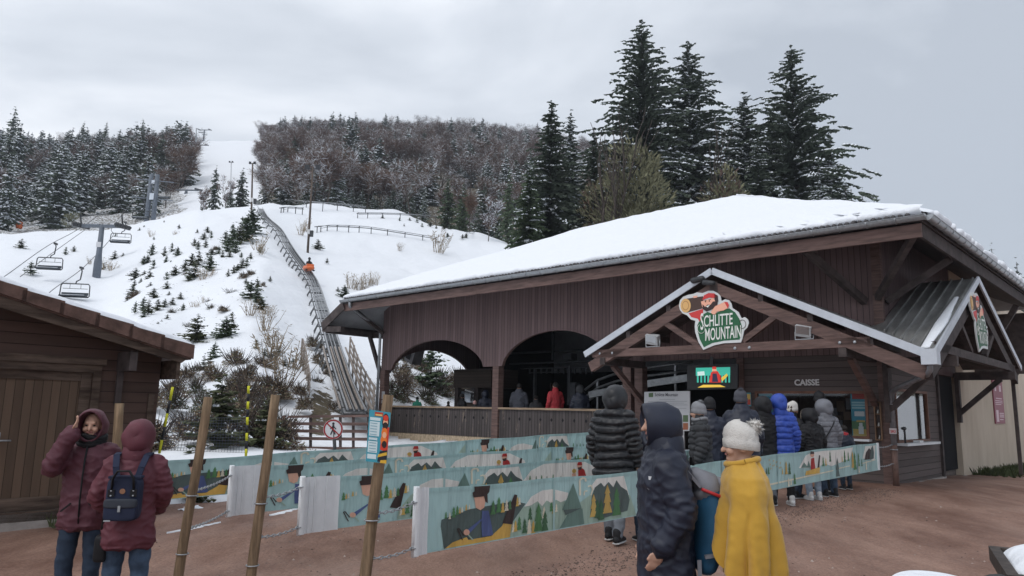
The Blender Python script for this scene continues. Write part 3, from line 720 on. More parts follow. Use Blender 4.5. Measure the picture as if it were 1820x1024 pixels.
for x in (-5.6, -4.4, -2.0, -.9, .3):
    z = gA.z - abs(x - gA.x) * .488 - .14
    mb = MB(); mb.box2((x - .06, PY + .05, z - .16), (x + .06, .0, z)); mb.build("purlin", W_DARK, ST)
xs_ = PX - .12
mb = MB(); mb.box2((xs_ - .07, -1.5, 3.05), (xs_ + .07, 7.0, 3.23)); mb.build("tie_beam", W_DARK, ST)
strut((xs_, .8, 3.95), (xs_, 1.9, 3.25), m=W_DARK); strut((xs_, 4.6, 3.95), (xs_, 3.4, 3.25), m=W_DARK)
for y in (-.2, 6.3):
    mb = MB(); mb.box2((.05, y - .08, 2.80), (PX + .05, y + .08, 3.02)); mb.build("bracket_beam", W_DARK, ST)
    strut((.06, y, 1.85), (PX - .3, y, 2.82), m=W_DARK, name="brace")
    mb = MB(); mb.box2((.01, y - .09, 1.6), (.12, y + .09, 3.0)); mb.build("wall_plate", W_DARK, ST)
mb = MB()
for x in (-6.5, -6.1, -.3, -.0): mb.blob((x, yf - .075, 3.24), (.035, .015, .035), 8, 5)
for x in (-2.65, -2.3): mb.blob((x, yf - .075, 3.22), (.04, .015, .04), 8, 5)
mb.build_each("bolt", S_GALV, ST)
# roof corner braces under the big eaves
strut((-.35, -.03, 4.35), (-1.0, -1.75, 5.35), .14, .16, W_DARK, "eaves_brace"); strut((.02, .3, 4.35), (1.25, .9, 5.3), .14, .16, W_DARK, "eaves_brace"); strut((-.05, -.1, 4.4), (1.2, -1.75, 5.4), .12, .14, W_DARK, "eaves_brace")
# wall under the front gable: pay desk with its window
mb = MB(); wx0, wx1, wz0, wz1 = -3.10, -.42, 1.22, 2.30
mb.box2((-3.45, .0, .2), (wx0, .1, 3.15)); mb.box2((wx1, .0, .2), (-.17, .1, 3.15)); mb.box2((wx0, .0, .2), (wx1, .1, wz0)); mb.box2((wx0, .0, wz1), (wx1, .1, 3.15))
mb.build("pay_desk_wall", W_HORIZ, ST)
mb = MB(); mb.box2((-3.55, -.06, .25), (-3.37, .14, 3.14)); mb.box2((-6.62, -.12, .25), (-6.36, .14, 3.0)); mb.build_each("entrance_post", W_BEAM, ST)
M_FRAME = mat("red_brown_frame", (.16, .075, .048), .6, .25, 4, 0, 40, .35, stretch=(1, 1, 1))
def framed(name, x0, x1, z0, z1, parent, mglass, plane='front', w_=.06):
    def P(x, d, z): return (x, d, z) if plane == 'front' else (-d, x, z)
    f = MB()
    for a, b in (((x0, z0), (x1, z0 + w_)), ((x0, z1 - w_), (x1, z1)), ((x0, z0 + w_), (x0 + w_, z1 - w_)), ((x1 - w_, z0 + w_), (x1, z1 - w_))):
        f.box2(P(a[0], -.02, a[1]), P(b[0], .06, b[1]))
    fo = f.build(name, M_FRAME, parent)
    g = MB(); g.quad(P(x0 + w_, .03, z0 + w_), P(x1 - w_, .03, z0 + w_), P(x1 - w_, .03, z1 - w_), P(x0 + w_, .03, z1 - w_)); g.build("pane", mglass, fo)
    return fo
win = framed("window", wx0, wx1, wz0, wz1, ST, M_GLASS)
mb = MB(); mb.box2((wx0 - .05, -.22, wz0 - .05), (wx1 + .05, .0, wz0 - .003)); mb.build("counter", S_WHITE, ST)
mb = MB(); mb.box2((-3.3, .15, .3), (-3.25, 3.2, 3)); mb.box2((-3.3, 3.2, .3), (-.2, 3.25, 3)); mb.box2((-3.3, .12, 2.9), (-.2, 3.2, 3)); mb.build("office_wall", W_DARK, ST)
mb = MB(); rr_ = random.Random(3)
for i in range(16):
    x = rr_.uniform(-2.6, -1.0); z = rr_.uniform(1.5, 2.1); mb.box((x, 2.9 - i * .02, z), (rr_.uniform(.1, .35), .02, rr_.uniform(.1, .3)), i % 3)
mb.build("shelf_goods", [plain("pale_goods", (.4, .42, .45)), plain("blue_goods", (.12, .2, .3)), plain("brown_goods", (.25, .17, .12))], ST)
# side of the pay desk
mb = MB(); sy0, sy1, sz0, sz1 = .55, 3.25, 1.14, 2.38
mb.box2((-.1, .12, .2), (.0, sy0, 2.95)); mb.box2((-.1, sy1, .2), (.0, 4.25, 2.95)); mb.box2((-.1, sy0, .2), (.0, sy1, sz0)); mb.box2((-.1, sy0, sz1), (.0, sy1, 2.95)); mb.build("booth_side_wall", W_HORIZ, ST)
sw = framed("side_window", sy0, sy1, sz0, sz1, ST, M_GLASS2, 'side')
mb = MB(); mb.box2((.0, sy0 - .05, sz0 - .06), (.22, sy1 + .1, sz0 - .003)); mb.build("side_counter", S_WHITE, ST)
mb = MB(); mb.box2((-.02, 4.2, .2), (.06, 4.34, 3.0)); mb.box2((-.02, .1, .2), (.05, .24, 3.0)); mb.build_each("booth_post", W_DARK, ST)
# doorway recess and concrete wall
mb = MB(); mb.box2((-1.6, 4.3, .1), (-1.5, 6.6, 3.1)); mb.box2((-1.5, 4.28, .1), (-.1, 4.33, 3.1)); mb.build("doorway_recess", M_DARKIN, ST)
mb = MB(); mb.box2((-.2, 6.6, -.4), (.0, 24, 6.2)); mb.box2((-1.6, 6.55, -.3), (-.2, 6.75, 3.1)); mb.build("concrete_wall", M_CONC, ST)
mb = MB(); mb.box2((-1.5, 4.3, -.2), (.06, 6.7, .13)); mb.box2((-.1, .0, -.2), (.08, 4.3, .22)); mb.box2((-7, -.03, -.2), (-.1, .1, .215)); mb.build("plinth", M_CONC2, ST)
mb = MB(); mb.bar((PX - .2, 7.45, 3.1), (PX - .2, 7.45, .2), .09, .09); mb.box2((.0, 9.0, 3.1), (PX, 9.2, 3.35)); mb.box2((.0, 12.0, 3.3), (PX, 12.2, 5.3)); mb.build_each("side_post", W_DARK, ST)
for y in (9, 12, 15):
    strut((.03, y + .1, 3.2), (1.25, y + .1, 5.2), .14, .16, W_DARK, "eaves_brace")
# rain pipe from the porch corner down the corner post
M_PIPE = mat("dull_zinc", (.22, .22, .235), .5, .2, 6, .001, 30, .4, .4); M_PIPEB = mat("brown_pipe_foot", (.125, .075, .062), .6, .25, 6)
mb = MB(); mb.tube([(PX - .05, PY - .02, 2.80), (PX - .06, PY + .02, 2.64), (PX - .14, PY + .12, 2.55), (.32, -.40, 2.34), (.17, -.25, 2.25), (.13, -.2, 2.08), (.13, -.2, 1.10)], .055, 12); pp = mb.build("rain_pipe", M_PIPE, ST)
mb = MB(); mb.tube([(.13, -.2, 1.12), (.13, -.2, .12)], .066, 12); mb.build("pipe_foot", M_PIPEB, pp)
mb = MB()
for z in (2.0, 1.02): mb.tube([(.13 + .07 * math.cos(a), -.2 + .07 * math.sin(a), z) for a in np.linspace(0, 6.2, 12)], .012, 5); mb.bar((.13, -.14, z), (.05, 0, z), .02, .02)
mb.build("pipe_clip", S_GALV, pp)
mb = MB(); mb.tube([(-17.9, -2.1, 5.6), (-17.95, -2.05, 5.42), (-18.3, -1.2, 5.15), (-18.6, -.12, 4.85), (-18.62, -.08, 4.6), (-18.62, -.08, .6)], .055, 10); mb.build("rain_pipe", S_GALV, ST)
mb = MB(); mb.box2((-18.38, -.05, 2.02), (-18.2, -.035, 2.32)); mb.box2((-18.38, -.05, 1.86), (-18.2, -.035, 1.98)); mb.build("notice", plain("grey_notice", (.35, .36, .38)), ST)
# kiosk and steelwork inside the arches
def fbox(mb, px0, py0, px1, py1, y, d, m=0):
    a = front(px0, py1, y); b = front(px1, py0, y); mb.box2((a[0], y, a[1]), (b[0], y + d, b[1]), m)
KI = []
mb = MB(); fbox(mb, 806, 655, 873, 689, 3.4, 1.6, 0); fbox(mb, 806, 689, 814, 760, 3.4, .2, 1); fbox(mb, 843, 689, 850, 760, 3.4, .2, 1); fbox(mb, 806, 716, 873, 760, 3.42, .2, 0); fbox(mb, 852, 689, 873, 716, 4.6, .1, 1); fbox(mb, 808, 655, 875, 659, 3.3, .1, 1)
mb.build("control_cabin", [planks("kiosk_boards", (.085, .065, .055), 2, .12, .07), W_DARK], ST)
mb = MB(); fbox(mb, 815, 691, 842, 716, 3.6, .01); mb.build("cabin_pane", M_GLASS2, ST)
M_STEEL = mat("painted_steel", (.075, .08, .09), .5, .25, 4, 0, 40, .4, .3)
mb = MB(); fbox(mb, 905, 640, 1060, 648, 6.0, .2); fbox(mb, 905, 622, 1060, 627, 7.0, .15); fbox(mb, 980, 590, 983, 640, 6.0, .1); fbox(mb, 947, 655, 951, 720, 5.0, .12); fbox(mb, 1008, 650, 1013, 720, 5.0, .12); fbox(mb, 925, 652, 1062, 655, 5.0, .12); fbox(mb, 1001, 628, 1015, 640, 5.6, .4); fbox(mb, 940, 660, 1000, 663, 5.1, .1); fbox(mb, 1013, 680, 1022, 720, 4.6, .3)
for i in range(12): fbox(mb, 940 + i * 10, 655, 942 + i * 10, 664, 5.1, .06)
mb.build("steel_frame", M_STEEL, ST)
mb = MB()
for dz_ in (0, .28, .5):
    pts = []
    for px, py in ((1040, 693), (1062, 676), (1095, 664), (1135, 656), (1180, 650), (1230, 643)):
        x, z = front(px, py, 4.2); pts.append((x, 4.2, z - dz_))
    mb.tube(pts, .05, 8)
for px, py in ((1062, 676), (1135, 656), (1200, 647)):
    x, z = front(px, py, 4.2); mb.box2((x - .04, 4.18, .7), (x + .04, 4.26, z))
pts = [(*front(px, py, 3.0), 0) for px, py in ((1048, 702), (1140, 684), (1235, 670))]
for a, b in zip(pts[:-1], pts[1:]): mb.bar((a[0], 3.0, a[1]), (b[0], 3.0, b[1]), .12, .22)
mb.build("boarding_track", mat("bright_steel", (.28, .29, .30), .4, .2, 6, 0, 40, .5, .6), ST)
mb = MB(); mb.box2((-6.3, .5, .72), (-6.1, 3, 1.6)); mb.build("inner_rail", W_DARK, ST)
# hanging lamp box seen in the left arch
a = front(722, 655, 2.0); b = front(752, 612, 2.0)
mb = MB(); mb.box(((a[0] + b[0]) / 2, 2.0, (a[1] + b[1]) / 2 + .1), (.55, .5, .75), 0, Matrix.Rotation(.35, 3, 'Y')); mb.box(((a[0] + b[0]) / 2 - .06, 1.74, (a[1] + b[1]) / 2 + .1), (.28, .02, .45), 1, Matrix.Rotation(.35, 3, 'Y'))
mb.bar(((a[0] + b[0]) / 2 + .12, 2, b[1] + .1), ((a[0] + b[0]) / 2 + .12, 2, 5.6), .06, .06)
hb = mb.build("speaker_box", [mat("grey_cabinet", (.20, .2, .21), .6, .15, 5), plain("black_grille", (.02, .02, .022), .8)])
hb.location = (CX, CY, 0); hb.rotation_euler = (0, 0, LA); tag(hb, "tilted grey speaker cabinet hanging inside the first arch of the hall", "speaker")

# floodlights on the tie beam
def floodlight(px, py, label):
    x, z = front(px, py, yf); t = thing("floodlight", label, "floodlight", loc2w(x, yf - .02, 3.345), LA)
    mb = MB(); R = Matrix.Rotation(rad(25), 3, 'X') @ Matrix.Rotation(rad(12), 3, 'Y')
    mb.box((0, .0, .20), (.34, .16, .24), 0, R); mb.build("housing", mat("pale_housing", (.40, .41, .42), .5, .1, 6), t)
    mb = MB(); mb.box((0, -.085, .20), (.28, .012, .18), 0, R); mb.build("lens", M_GLASS2, t)
    mb = MB(); mb.tube([(-.2, 0, .18), (-.2, 0, .01), (.2, 0, .01), (.2, 0, .18)], .015, 6); mb.build("bracket", S_GALV, t)
floodlight(1161, 610, "pale floodlight on the porch beam between the sign and the left eave"); floodlight(1430, 596, "pale floodlight on the porch beam right of the green sign")
mb = MB(); x, z = front(1258, 500, yf); mb.chain([(x - .28, yf - .2, z + .02), (x - .05, yf - .2, z + .04)], [.075, .075], 10); mb.chain([(x + .02, yf - .2, z - .06), (x + .24, yf - .2, z - .1)], [.07, .06], 10); mb.bar((x, yf, z), (x, yf - .2, z), .05, .05)
o = mb.build("spotlight", S_DKMETAL); o.location = (CX, CY, 0); o.rotation_euler = (0, 0, LA); tag(o, "small black double spotlight under the peak of the front gable", "spotlight")
# ------------------------------------------------------------------ trees
def conifer_mesh(name, h, wid, whorls, per, sprays, snow, seed, mats, droop=.25, ragged=.3, top=.0, spray=.5, snowlen=1.0, taper=1.0):
    """trunk and crown of a spruce: drooping branches hung with many small needle sprays, snow lying on some"""
    r = random.Random(seed); tr = MB(); tr.tube([(0, 0, -.5), (0, 0, h * .5), (0, 0, h * .98)], [h * .014, h * .009, h * .002], 6)
    mb = MB()
    for k in range(whorls):
        f = (k + .5) / whorls; z0 = h * (.06 + .94 * f ** .92)
        L0 = wid * (min(1, (1 - f) / taper) ** .8 * .95 + .05) * (1 if f > .12 else .8 + f)
        for b in range(per if f < .85 else max(3, per - 2)):
            if r.random() < ragged * .35: continue
            a = 2 * math.pi * (b + r.random()) / per + k * 1.7; z = z0 + r.uniform(-1.0, 1.0) * h / whorls; L = L0 * r.uniform(1 - ragged, 1 + ragged * .5)
            dx, dy = math.cos(a), math.sin(a); up0 = (.35 if f > .6 else .1) * r.uniform(.5, 1.3)
            m = max(2, int(sprays * (L / wid + .25))); sn = r.random() < snow
            for q in range(m):
                t = (q + r.random()) / m * 1.05 + .02; d = L * t
                zz = z + L * (up0 * t - droop * t * t * 1.5) + (.12 * L if t > .85 else 0) * .6
                wd = spray * L0 ** .5 * r.uniform(.6, 1.3) * (1.15 - .55 * t); ln = wd * r.uniform(.9, 1.6)
                px, py = dx * d, dy * d; sx, sy = -dy, dx; hang = r.uniform(.15, .75) * wd
                o = r.uniform(-.4, .4) * wd
                px += sx * o; py += sy * o
                A = (px - dx * ln * .5, py - dy * ln * .5, zz); B_ = (px + dx * ln * .6, py + dy * ln * .6, zz - ln * .18)
                Lf = (px + sx * wd * .6, py + sy * wd * .6, zz - hang); Rg = (px - sx * wd * .6, py - sy * wd * .6, zz - hang * r.uniform(.5, 1.2))
                mb.add([A, Lf, B_, Rg], [(0, 1, 2), (0, 2, 3)], 0)
                if r.random() < .5:
                    mb.add([A, B_, (px + dx * ln * .1, py + dy * ln * .1, zz - wd * r.uniform(.5, 1.1))], [(0, 1, 2)], 0)
                if sn and r.random() < .74:
                    c = snowlen * r.uniform(.5, 1.1); w2 = wd * .42 * c; l2 = ln * .6 * c; e_ = .02 + .2 * wd * c
                    mb.add([(px, py, zz + e_), (px - dx * l2, py - dy * l2, zz - .02), (px + sx * w2, py + sy * w2, zz - hang * .55 * c), (px + dx * l2, py + dy * l2, zz - ln * .3 * c), (px - sx * w2, py - sy * w2, zz - hang * .55 * c)], [(0, 1, 2), (0, 2, 3), (0, 3, 4), (0, 4, 1)], 1)
    return tr.mesh(name + "_trunk", S_BARK), mb.mesh(name + "_crown", mats)
def broad_mesh(name, h, wid, seed, mats, twigs=500, frost=.1, shape=1.0, tw=.05, fill=0):
    """bare broad-leaved tree: trunk, forking limbs, and a crown of fine twigs"""
    r = random.Random(seed); tr = MB(); cr_ = MB(); tips = []
    def limb(p, d, L, rad_, lev):
        q = p + d * L * .5 + Vector((r.uniform(-.1, .1), r.uniform(-.1, .1), .05)) * L; e_ = q + (d + Vector((r.uniform(-.25, .25), r.uniform(-.25, .25), .15))).normalized() * L * .5
        tr.tube([p, q, e_], [rad_, rad_ * .8, rad_ * .55], 5 if lev < 2 else 3, cap=False)
        tips.append((q, lev)); tips.append((e_, lev))
        if lev < 3:
            for _ in range(r.choice((3, 4)) if lev < 2 else 3):
                a = r.uniform(0, 6.28); s_ = r.uniform(.35, .8) * shape
                nd = (d + Vector((math.cos(a) * s_, math.sin(a) * s_, r.uniform(-.1, .35)))).normalized()
                limb(e_ if r.random() < .6 else q, nd, L * r.uniform(.55, .8), rad_ * .5, lev + 1)
    limb(Vector((0, 0, -.3)), Vector((r.uniform(-.05, .05), r.uniform(-.05, .05), 1)).normalized(), h * .42, h * .014, 0)
    ends = [p for p, l in tips if l >= 1]
    for _ in range(twigs):
        p = r.choice(ends); a = r.uniform(0, 6.28); el_ = r.uniform(-.2, 1.2); L = h * r.uniform(.07, .17)
        d = Vector((math.cos(a) * math.cos(el_), math.sin(a) * math.cos(el_), math.sin(el_))); s_ = d.cross(Vector((r.uniform(-1, 1), r.uniform(-1, 1), r.uniform(-1, 1)))).normalized() * h * tw * r.uniform(.05, .17)
        b = p + Vector((r.uniform(-1, 1), r.uniform(-1, 1), r.uniform(-1, 1))) * h * .03
        k = 2 if r.random() < frost else r.choice((0, 0, 1))
        m_ = b + d * L * .5 + s_ * 2
        cr_.add([b, m_ + s_, b + d * L, m_ - s_], [(0, 1, 2, 3)], min(k, len(mats) - 1))
    ph = [r.uniform(0, 9) for _ in range(3)]
    made = 0
    while made < fill:                              # rounded crown of short twigs, with gaps between clumps
        u = Vector((r.gauss(0, 1), r.gauss(0, 1), r.gauss(0, 1))).normalized() * r.random() ** .4
        p = Vector((u.x * wid, u.y * wid, h * .60 + u.z * h * .39)); p += Vector((nz(p, .5, ph[0]), nz(p, .5, ph[1]), nz(p, .4, ph[2]))) * wid * .35
        made += 1
        if nz(p, .55, seed) + .4 * nz(p, 1.6, seed) < -.02: continue
        d = (Vector((u.x, u.y, u.z * .6 + .45)) + Vector((r.uniform(-.6, .6), r.uniform(-.6, .6), r.uniform(-.4, .6)))).normalized() * h * r.uniform(.012, .035); s_ = d.cross(Vector((r.uniform(-1, 1), r.uniform(-1, 1), r.uniform(-1, 1)))).normalized() * h * r.uniform(.0012, .0045)
        cr_.add([p, p + d * .5 + s_, p + d, p + d * .5 - s_], [(0, 1, 2, 3)], r.choice((0, 1, 2)) % len(mats) if frost == 0 else (2 if r.random() < frost else r.choice((0, 1))))
    return tr.mesh(name + "_trunk", S_BARK), cr_.mesh(name + "_crown", mats)
def plant_tree(name, meshes, pos, s, rz, label, cat="tree", group=None, names=("trunk", "crown"), sxy=1.0):
    t = thing(name, label, cat, pos, rz, group); t.scale = (s * sxy, s * sxy, s)
    a = link(names[0], meshes[0], t); b = link(names[1], meshes[1], t)
    return t

# --- big spruces behind the hall
BIG = [  # pixel column, top row, distance, half width px, label
 (1140, 42, 70, 82, "tallest spruce, dark and open-branched, left of the gap above the snowy roof", 'A', 1.25),
 (1222, 78, 72, 70, "second tall spruce with snow-laden lower boughs, just right of the tallest one", 'B', 1.3),
 (1322, 168, 70, 52, "shorter blunt-topped spruce on the left side of the clump above the roof peak", 'B', .95),
 (1405, 86, 68, 84, "broad tall fir with spreading tip above the right half of the snowy roof", 'A', 1.2),
 (1372, 190, 74, 40, "narrow dark spruce squeezed beside the broad tall fir over the roof", 'A', .9),
 (1455, 290, 64, 50, "snow-striped lower spruce on the right flank of the broad tall fir", 'C', 1.0),
 (980, 180, 62, 62, "pointed green spruce standing highest at the left end of the roof trees", 'D', .95),
 (1014, 200, 66, 42, "thin spruce with snow-dusted tip behind the pointed green one", 'C', .9),
 (1056, 232, 62, 46, "dark slender spruce between the snow-tipped one and the budding tree", 'D', .9),
 (940, 300, 58, 38, "low dense green spruce at the very left of the roof trees", 'D', .95),
 (1100, 330, 66, 46, "small dark spruce under the boughs of the tallest one", 'D', 1.0),
 (1180, 330, 66, 50, "dark spruce filling the space below the two tallest ones", 'D', 1.0),
 (1438, 165, 71, 50, "dark fir shoulder right behind the broad tall fir", 'C', 1.0),
 (1474, 240, 67, 40, "mid-height fir stepping down at the right of the broad tall fir", 'C', 1.0),
 (1345, 250, 66, 52, "bushy fir in front of the clump, over the roof peak", 'D', 1.0),
 (1502, 322, 64, 28, "lowest snowy fir at the right end of the roof trees", 'C', 1.0),
 (1300, 215, 75, 46, "dim fir at the back left of the fir clump", 'A', 1.0),
 (1262, 330, 70, 46, "snowy young spruce in the dip between the tall pair and the fir clump", 'C', 1.0),
]
for i, (px, py, Y, hw, lab, kind, tp) in enumerate(BIG):
    top = at(px, py, Y); gz_ = ground(top.x, top.y); h = top.z - gz_; wid = hw * Y / F * 1.3
    if kind == 'A': m = conifer_mesh("spruce", h, wid, 46, 12, 44, .5, 20 + i, [S_NEEDLE, S_TREESNOW], .22, .42, spray=.25, taper=.42, snowlen=.75)
    elif kind == 'B': m = conifer_mesh("spruce", h, wid, 46, 12, 42, .75, 20 + i, [S_NEEDLE, S_TREESNOW], .24, .38, spray=.25, taper=.36, snowlen=.95)
    elif kind == 'C': m = conifer_mesh("spruce", h, wid, 38, 11, 34, .85, 20 + i, [S_NEEDLE, S_TREESNOW], .26, .32, spray=.25, taper=.75, snowlen=1.0)
    else: m = conifer_mesh("spruce", h, wid, 44, 12, 34, .3, 20 + i, [S_NEEDLE2 if i % 2 else S_NEEDLE, S_TREESNOW], .3, .28, spray=.27, taper=.7, snowlen=.7)
    plant_tree("spruce_tree", m, (top.x, top.y, gz_), 1, i * 1.3, lab, group="tall spruces behind the hall")
for (px, py, Y, hw, lab, mats, fr, sh) in (
  (1128, 268, 56, 54, "budding yellow-green tree in front of the tall spruces, above the roof slope", [S_BUD, S_BUD, S_BUD], 0, .85),
  (1070, 330, 60, 40, "brownish half-bare tree left of the budding yellow-green one", [S_TWIG2, S_BUD, S_BUD], 0, .8),
  (1290, 312, 64, 36, "olive budding tree below the fir clump, right of the tall spruce pair", [S_BUD, S_TWIG, S_BUD], 0, .8)
  ):
    top = at(px, py, Y); g = ground(top.x, top.y); h = top.z - g
    m = broad_mesh("broad_tree", h, hw * Y / F, px, mats, 0, fr, .40, .022, 9000)
    t = plant_tree("broadleaf_tree", m, (top.x, top.y, g), 1, 0, lab)
    t.scale.z = h / float(np.percentile([v.co.z for v in m[1].vertices], 99)); t.scale.x = t.scale.y = hw * Y / F * 1.1 / float(np.percentile([abs(v.co.x) for v in m[1].vertices], 94))

# --- the wooded hillside
CON = [conifer_mesh("hill_conifer", 17, 3.4, 20, 8, 7, .95, 60 + i, [S_NEEDLE, S_TREESNOW], .30, .35, spray=.58, snowlen=.95, taper=.75) for i in range(6)]
COD = [conifer_mesh("hill_conifer", 17, 3.2, 19, 7, 6, .35, 70 + i, [S_NEEDLE, S_TREESNOW], .30, .35, spray=.62, snowlen=.5, taper=.8) for i in range(4)]
DEC = [broad_mesh("hill_broadleaf", 13, 3, 80 + i, [S_TWIG if i % 2 else S_TWIG2, S_TWIG2 if i % 3 else S_TWIG, S_TREESNOW], 2100, (.05, .16, .28)[i % 3], .9, .022) for i in range(6)]
rf = random.Random(11)
def edge_l(r): return 302 + 4 * math.sin(r * .09) - max(0, 210 - r) * .35
def edge_r(r): return 440 + 4 * math.sin(r * .07) + max(0, 170 - r) * .5
spots_c, spots_d, spots_far = [], [], []
def try_spots(px0, px1, r0, r1, n, pc, snowy, mind, w=1.0):
    made = []
    for _ in range(n * 6):
        if len(made) >= n: break
        px = rf.uniform(px0, px1); r_ = math.sqrt(rf.uniform(r0 * r0, r1 * r1))
        if px < 400 and px > edge_l(r_) - 5: continue
        if px >= 400 and px < edge_r(r_) + 5: continue
        a = math.atan((px - 910) / F); x, y = math.sin(a) * r_, math.cos(a) * r_
        if any((x - q[0]) ** 2 + (y - q[1]) ** 2 < mind ** 2 for q in made): continue
        made.append((x, y))
        p = pc(px, r_) if callable(pc) else pc
        (spots_c if rf.random() < p else spots_d).append((x, y, snowy, px, r_))
# left hill mostly snowed conifers, right hill mostly bare brown beeches
try_spots(-140, 334, 150, 392, 265, lambda px, r: .86 if px < 200 else .6, .92, 3.5)
try_spots(446, 960, 178, 432, 420, lambda px, r: .22 if r < 330 else .14, .8, 3.0)
try_spots(450, 960, 135, 178, 40, .3, .8, 3.0)
try_spots(455, 700, 136, 176, 46, .12, .7, 2.2)
try_spots(960, 1240, 200, 432, 60, .2, .4, 4)
for px in np.linspace(446, 640, 13):         # conifers along the ridge by the piste
    a = math.atan((px - 910) / F); r_ = 418 + rf.uniform(-14, 6); spots_c.append((math.sin(a) * r_, math.cos(a) * r_, .3, px, r_))
def edge_row(fn, r0, r1, step, kind):
    r_ = r0
    while r_ < r1:
        a = math.atan((fn(r_) - 910) / F); (spots_c if rf.random() < kind else spots_d).append((math.sin(a) * r_, math.cos(a) * r_, .5, fn(r_), r_)); r_ += step * rf.uniform(.7, 1.3)
edge_row(lambda r: edge_l(r) - 6, 205, 428, 6.5, .3); edge_row(lambda r: edge_r(r) + 6, 180, 430, 6.5, .35)
print("hill trees", len(spots_c), len(spots_d))
def hill_scale(r_, px=900): return rf.uniform(.72, 1.2) * (.8 if r_ < 200 else 1) * ((1 - .38 * min(1, max(0, (r_ - 230) / 130))) if px < 400 else (.9 if px > 540 else .62 + .28 * (px - 440) / 100))
for i, (x, y, s_, px, r_) in enumerate(spots_c[:295]):
    snow = rf.random() < s_
    m = rf.choice(CON if snow else COD)
    plant_tree("hillside_conifer", m, (x, y, ground(x, y) - .3), hill_scale(r_, px) * 1.05, rf.uniform(0, 6), "snow-dusted dark conifer standing in the wood on the far hillside", group="conifers of the hillside wood", sxy=rf.uniform(.9, 1.25))
spots_d.sort(key=lambda q: q[4])
for i, (x, y, s_, px, r_) in enumerate(spots_d[:298]):
    plant_tree("hillside_broadleaf", rf.choice(DEC), (x, y, ground(x, y) - .3), hill_scale(r_, px), rf.uniform(0, 6), "bare brown broad-leaved tree standing in the wood on the far hillside", group="bare trees of the hillside wood", sxy=rf.uniform(.95, 1.35))
def merge(name, lst, meshes, label, mats):
    V_, F_, M_ = [], [], []; off = 0; data = []
    for tm, cm in meshes:
        c = np.empty(len(cm.vertices) * 3); cm.vertices.foreach_get('co', c); data.append((c.reshape(-1, 3), [tuple(p.vertices) for p in cm.polygons], [p.material_index for p in cm.polygons]))
    for (x, y, s_, px, r_) in lst:
        c, f, mi = rf.choice(data); s = hill_scale(r_, px); a = rf.uniform(0, 6); R = np.array([[math.cos(a), -math.sin(a), 0], [math.sin(a), math.cos(a), 0], [0, 0, 1]])
        V_.append((c * [s * 1.2, s * 1.2, s]) @ R.T + [x, y, ground(x, y) - .3]); F_.extend([tuple(q + off for q in p) for p in f]); M_.extend(mi); off += len(c)
    me = bpy.data.meshes.new(name); me.from_pydata(np.concatenate(V_).tolist(), [], F_)
    for m in mats: me.materials.append(m)
    me.polygons.foreach_set('material_index', M_); me.update()
    tag(link(name, me), label, "forest", kind='stuff')
extra = spots_d[298:]
for _ in range(240):
    left = rf.random() < .3; px = rf.uniform(-150, 330) if left else rf.uniform(452, 1250); r_ = rf.uniform(300, 425)
    if left and px > edge_l(r_) - 8: continue
    a = math.atan((px - 910) / F); extra.append((math.sin(a) * r_, math.cos(a) * r_, .5, px, r_))
merge("hillside_forest", extra, DEC, "brown mass of bare wood covering the upper hillside", [S_TWIG, S_TWIG2, S_TREESNOW])
# far trees over the right end of the roof
for i, (px, py, Y, hw, lab) in enumerate(((1532, 338, 150, 16, "small far conifer just past the right end of the roof trees"), (1553, 352, 160, 12, "smallest far conifer at the tail of the tree line over the roof"), (1512, 330, 120, 18, "middling far conifer beside the frosted bare tree over the roof"),
        (1762, 438, 130, 15, "lone far spruce just clear of the right-hand eaves"), (1785, 468, 120, 16, "far conifer right of the lone spruce beyond the eaves"), (1806, 462, 125, 14, "far conifer at the right edge beyond the eaves"), (1825, 480, 118, 16, "far conifer cut by the right edge beyond the eaves"))):
    top = at(px, py, Y); g = ground(top.x, top.y); h = top.z - g
    m = conifer_mesh("far_conifer", h, hw * Y / F * 1.3, 18, 7, 5, .3, 130 + i, [S_NEEDLE, S_TREESNOW], .25, .35, spray=.5, taper=.8)
    plant_tree("far_conifer", m, (top.x, top.y, g), 1, i, lab)

# --- middle distance: trees round the crest and foot of the wood, at traced places
MIDC = [(385, 295, 128, 16, 'C'), (432, 300, 128, 20, 'C'), (412, 340, 124, 12, 'C'), (475, 305, 135, 15, 'C'), (548, 300, 135, 14, 'C'), (524, 245, 190, 24, 'C'), (626, 330, 135, 10, 'C'), (644, 336, 134, 12, 'C'), (700, 326, 140, 12, 'C'), (712, 330, 140, 10, 'C'), (732, 322, 140, 12, 'C'), (746, 278, 160, 18, 'C'), (798, 316, 135, 24, 'D'), (824, 325, 132, 20, 'D'), (862, 330, 128, 30, 'C'), (888, 330, 128, 18, 'C'), (592, 200, 300, 16, 'C'), (876, 238, 300, 10, 'D'), (690, 345, 132, 9, 'C'), (664, 345, 132, 9, 'C'), (670, 352, 131, 8, 'C'), (755, 345, 131, 12, 'C'), (905, 300, 120, 20, 'D'),
        (28, 192, 330, 20, 'D'), (150, 218, 330, 14, 'D'), (190, 218, 330, 12, 'D'), (255, 213, 330, 14, 'D'), (60, 300, 200, 24, 'C'), (200, 300, 180, 26, 'C'), (130, 310, 190, 24, 'C'), (235, 310, 170, 22, 'C'), (95, 345, 160, 22, 'C'), (30, 340, 165, 20, 'C'), (180, 330, 165, 20, 'C')]
CD = [conifer_mesh("crest_conifer", 10, 2.6, 18, 7, 6, s, 150 + i, [S_NEEDLE2 if i == 3 else S_NEEDLE, S_TREESNOW], .3, .25, spray=.5, snowlen=.65, taper=.9) for i, s in enumerate((.7, .6, .55, .12))]
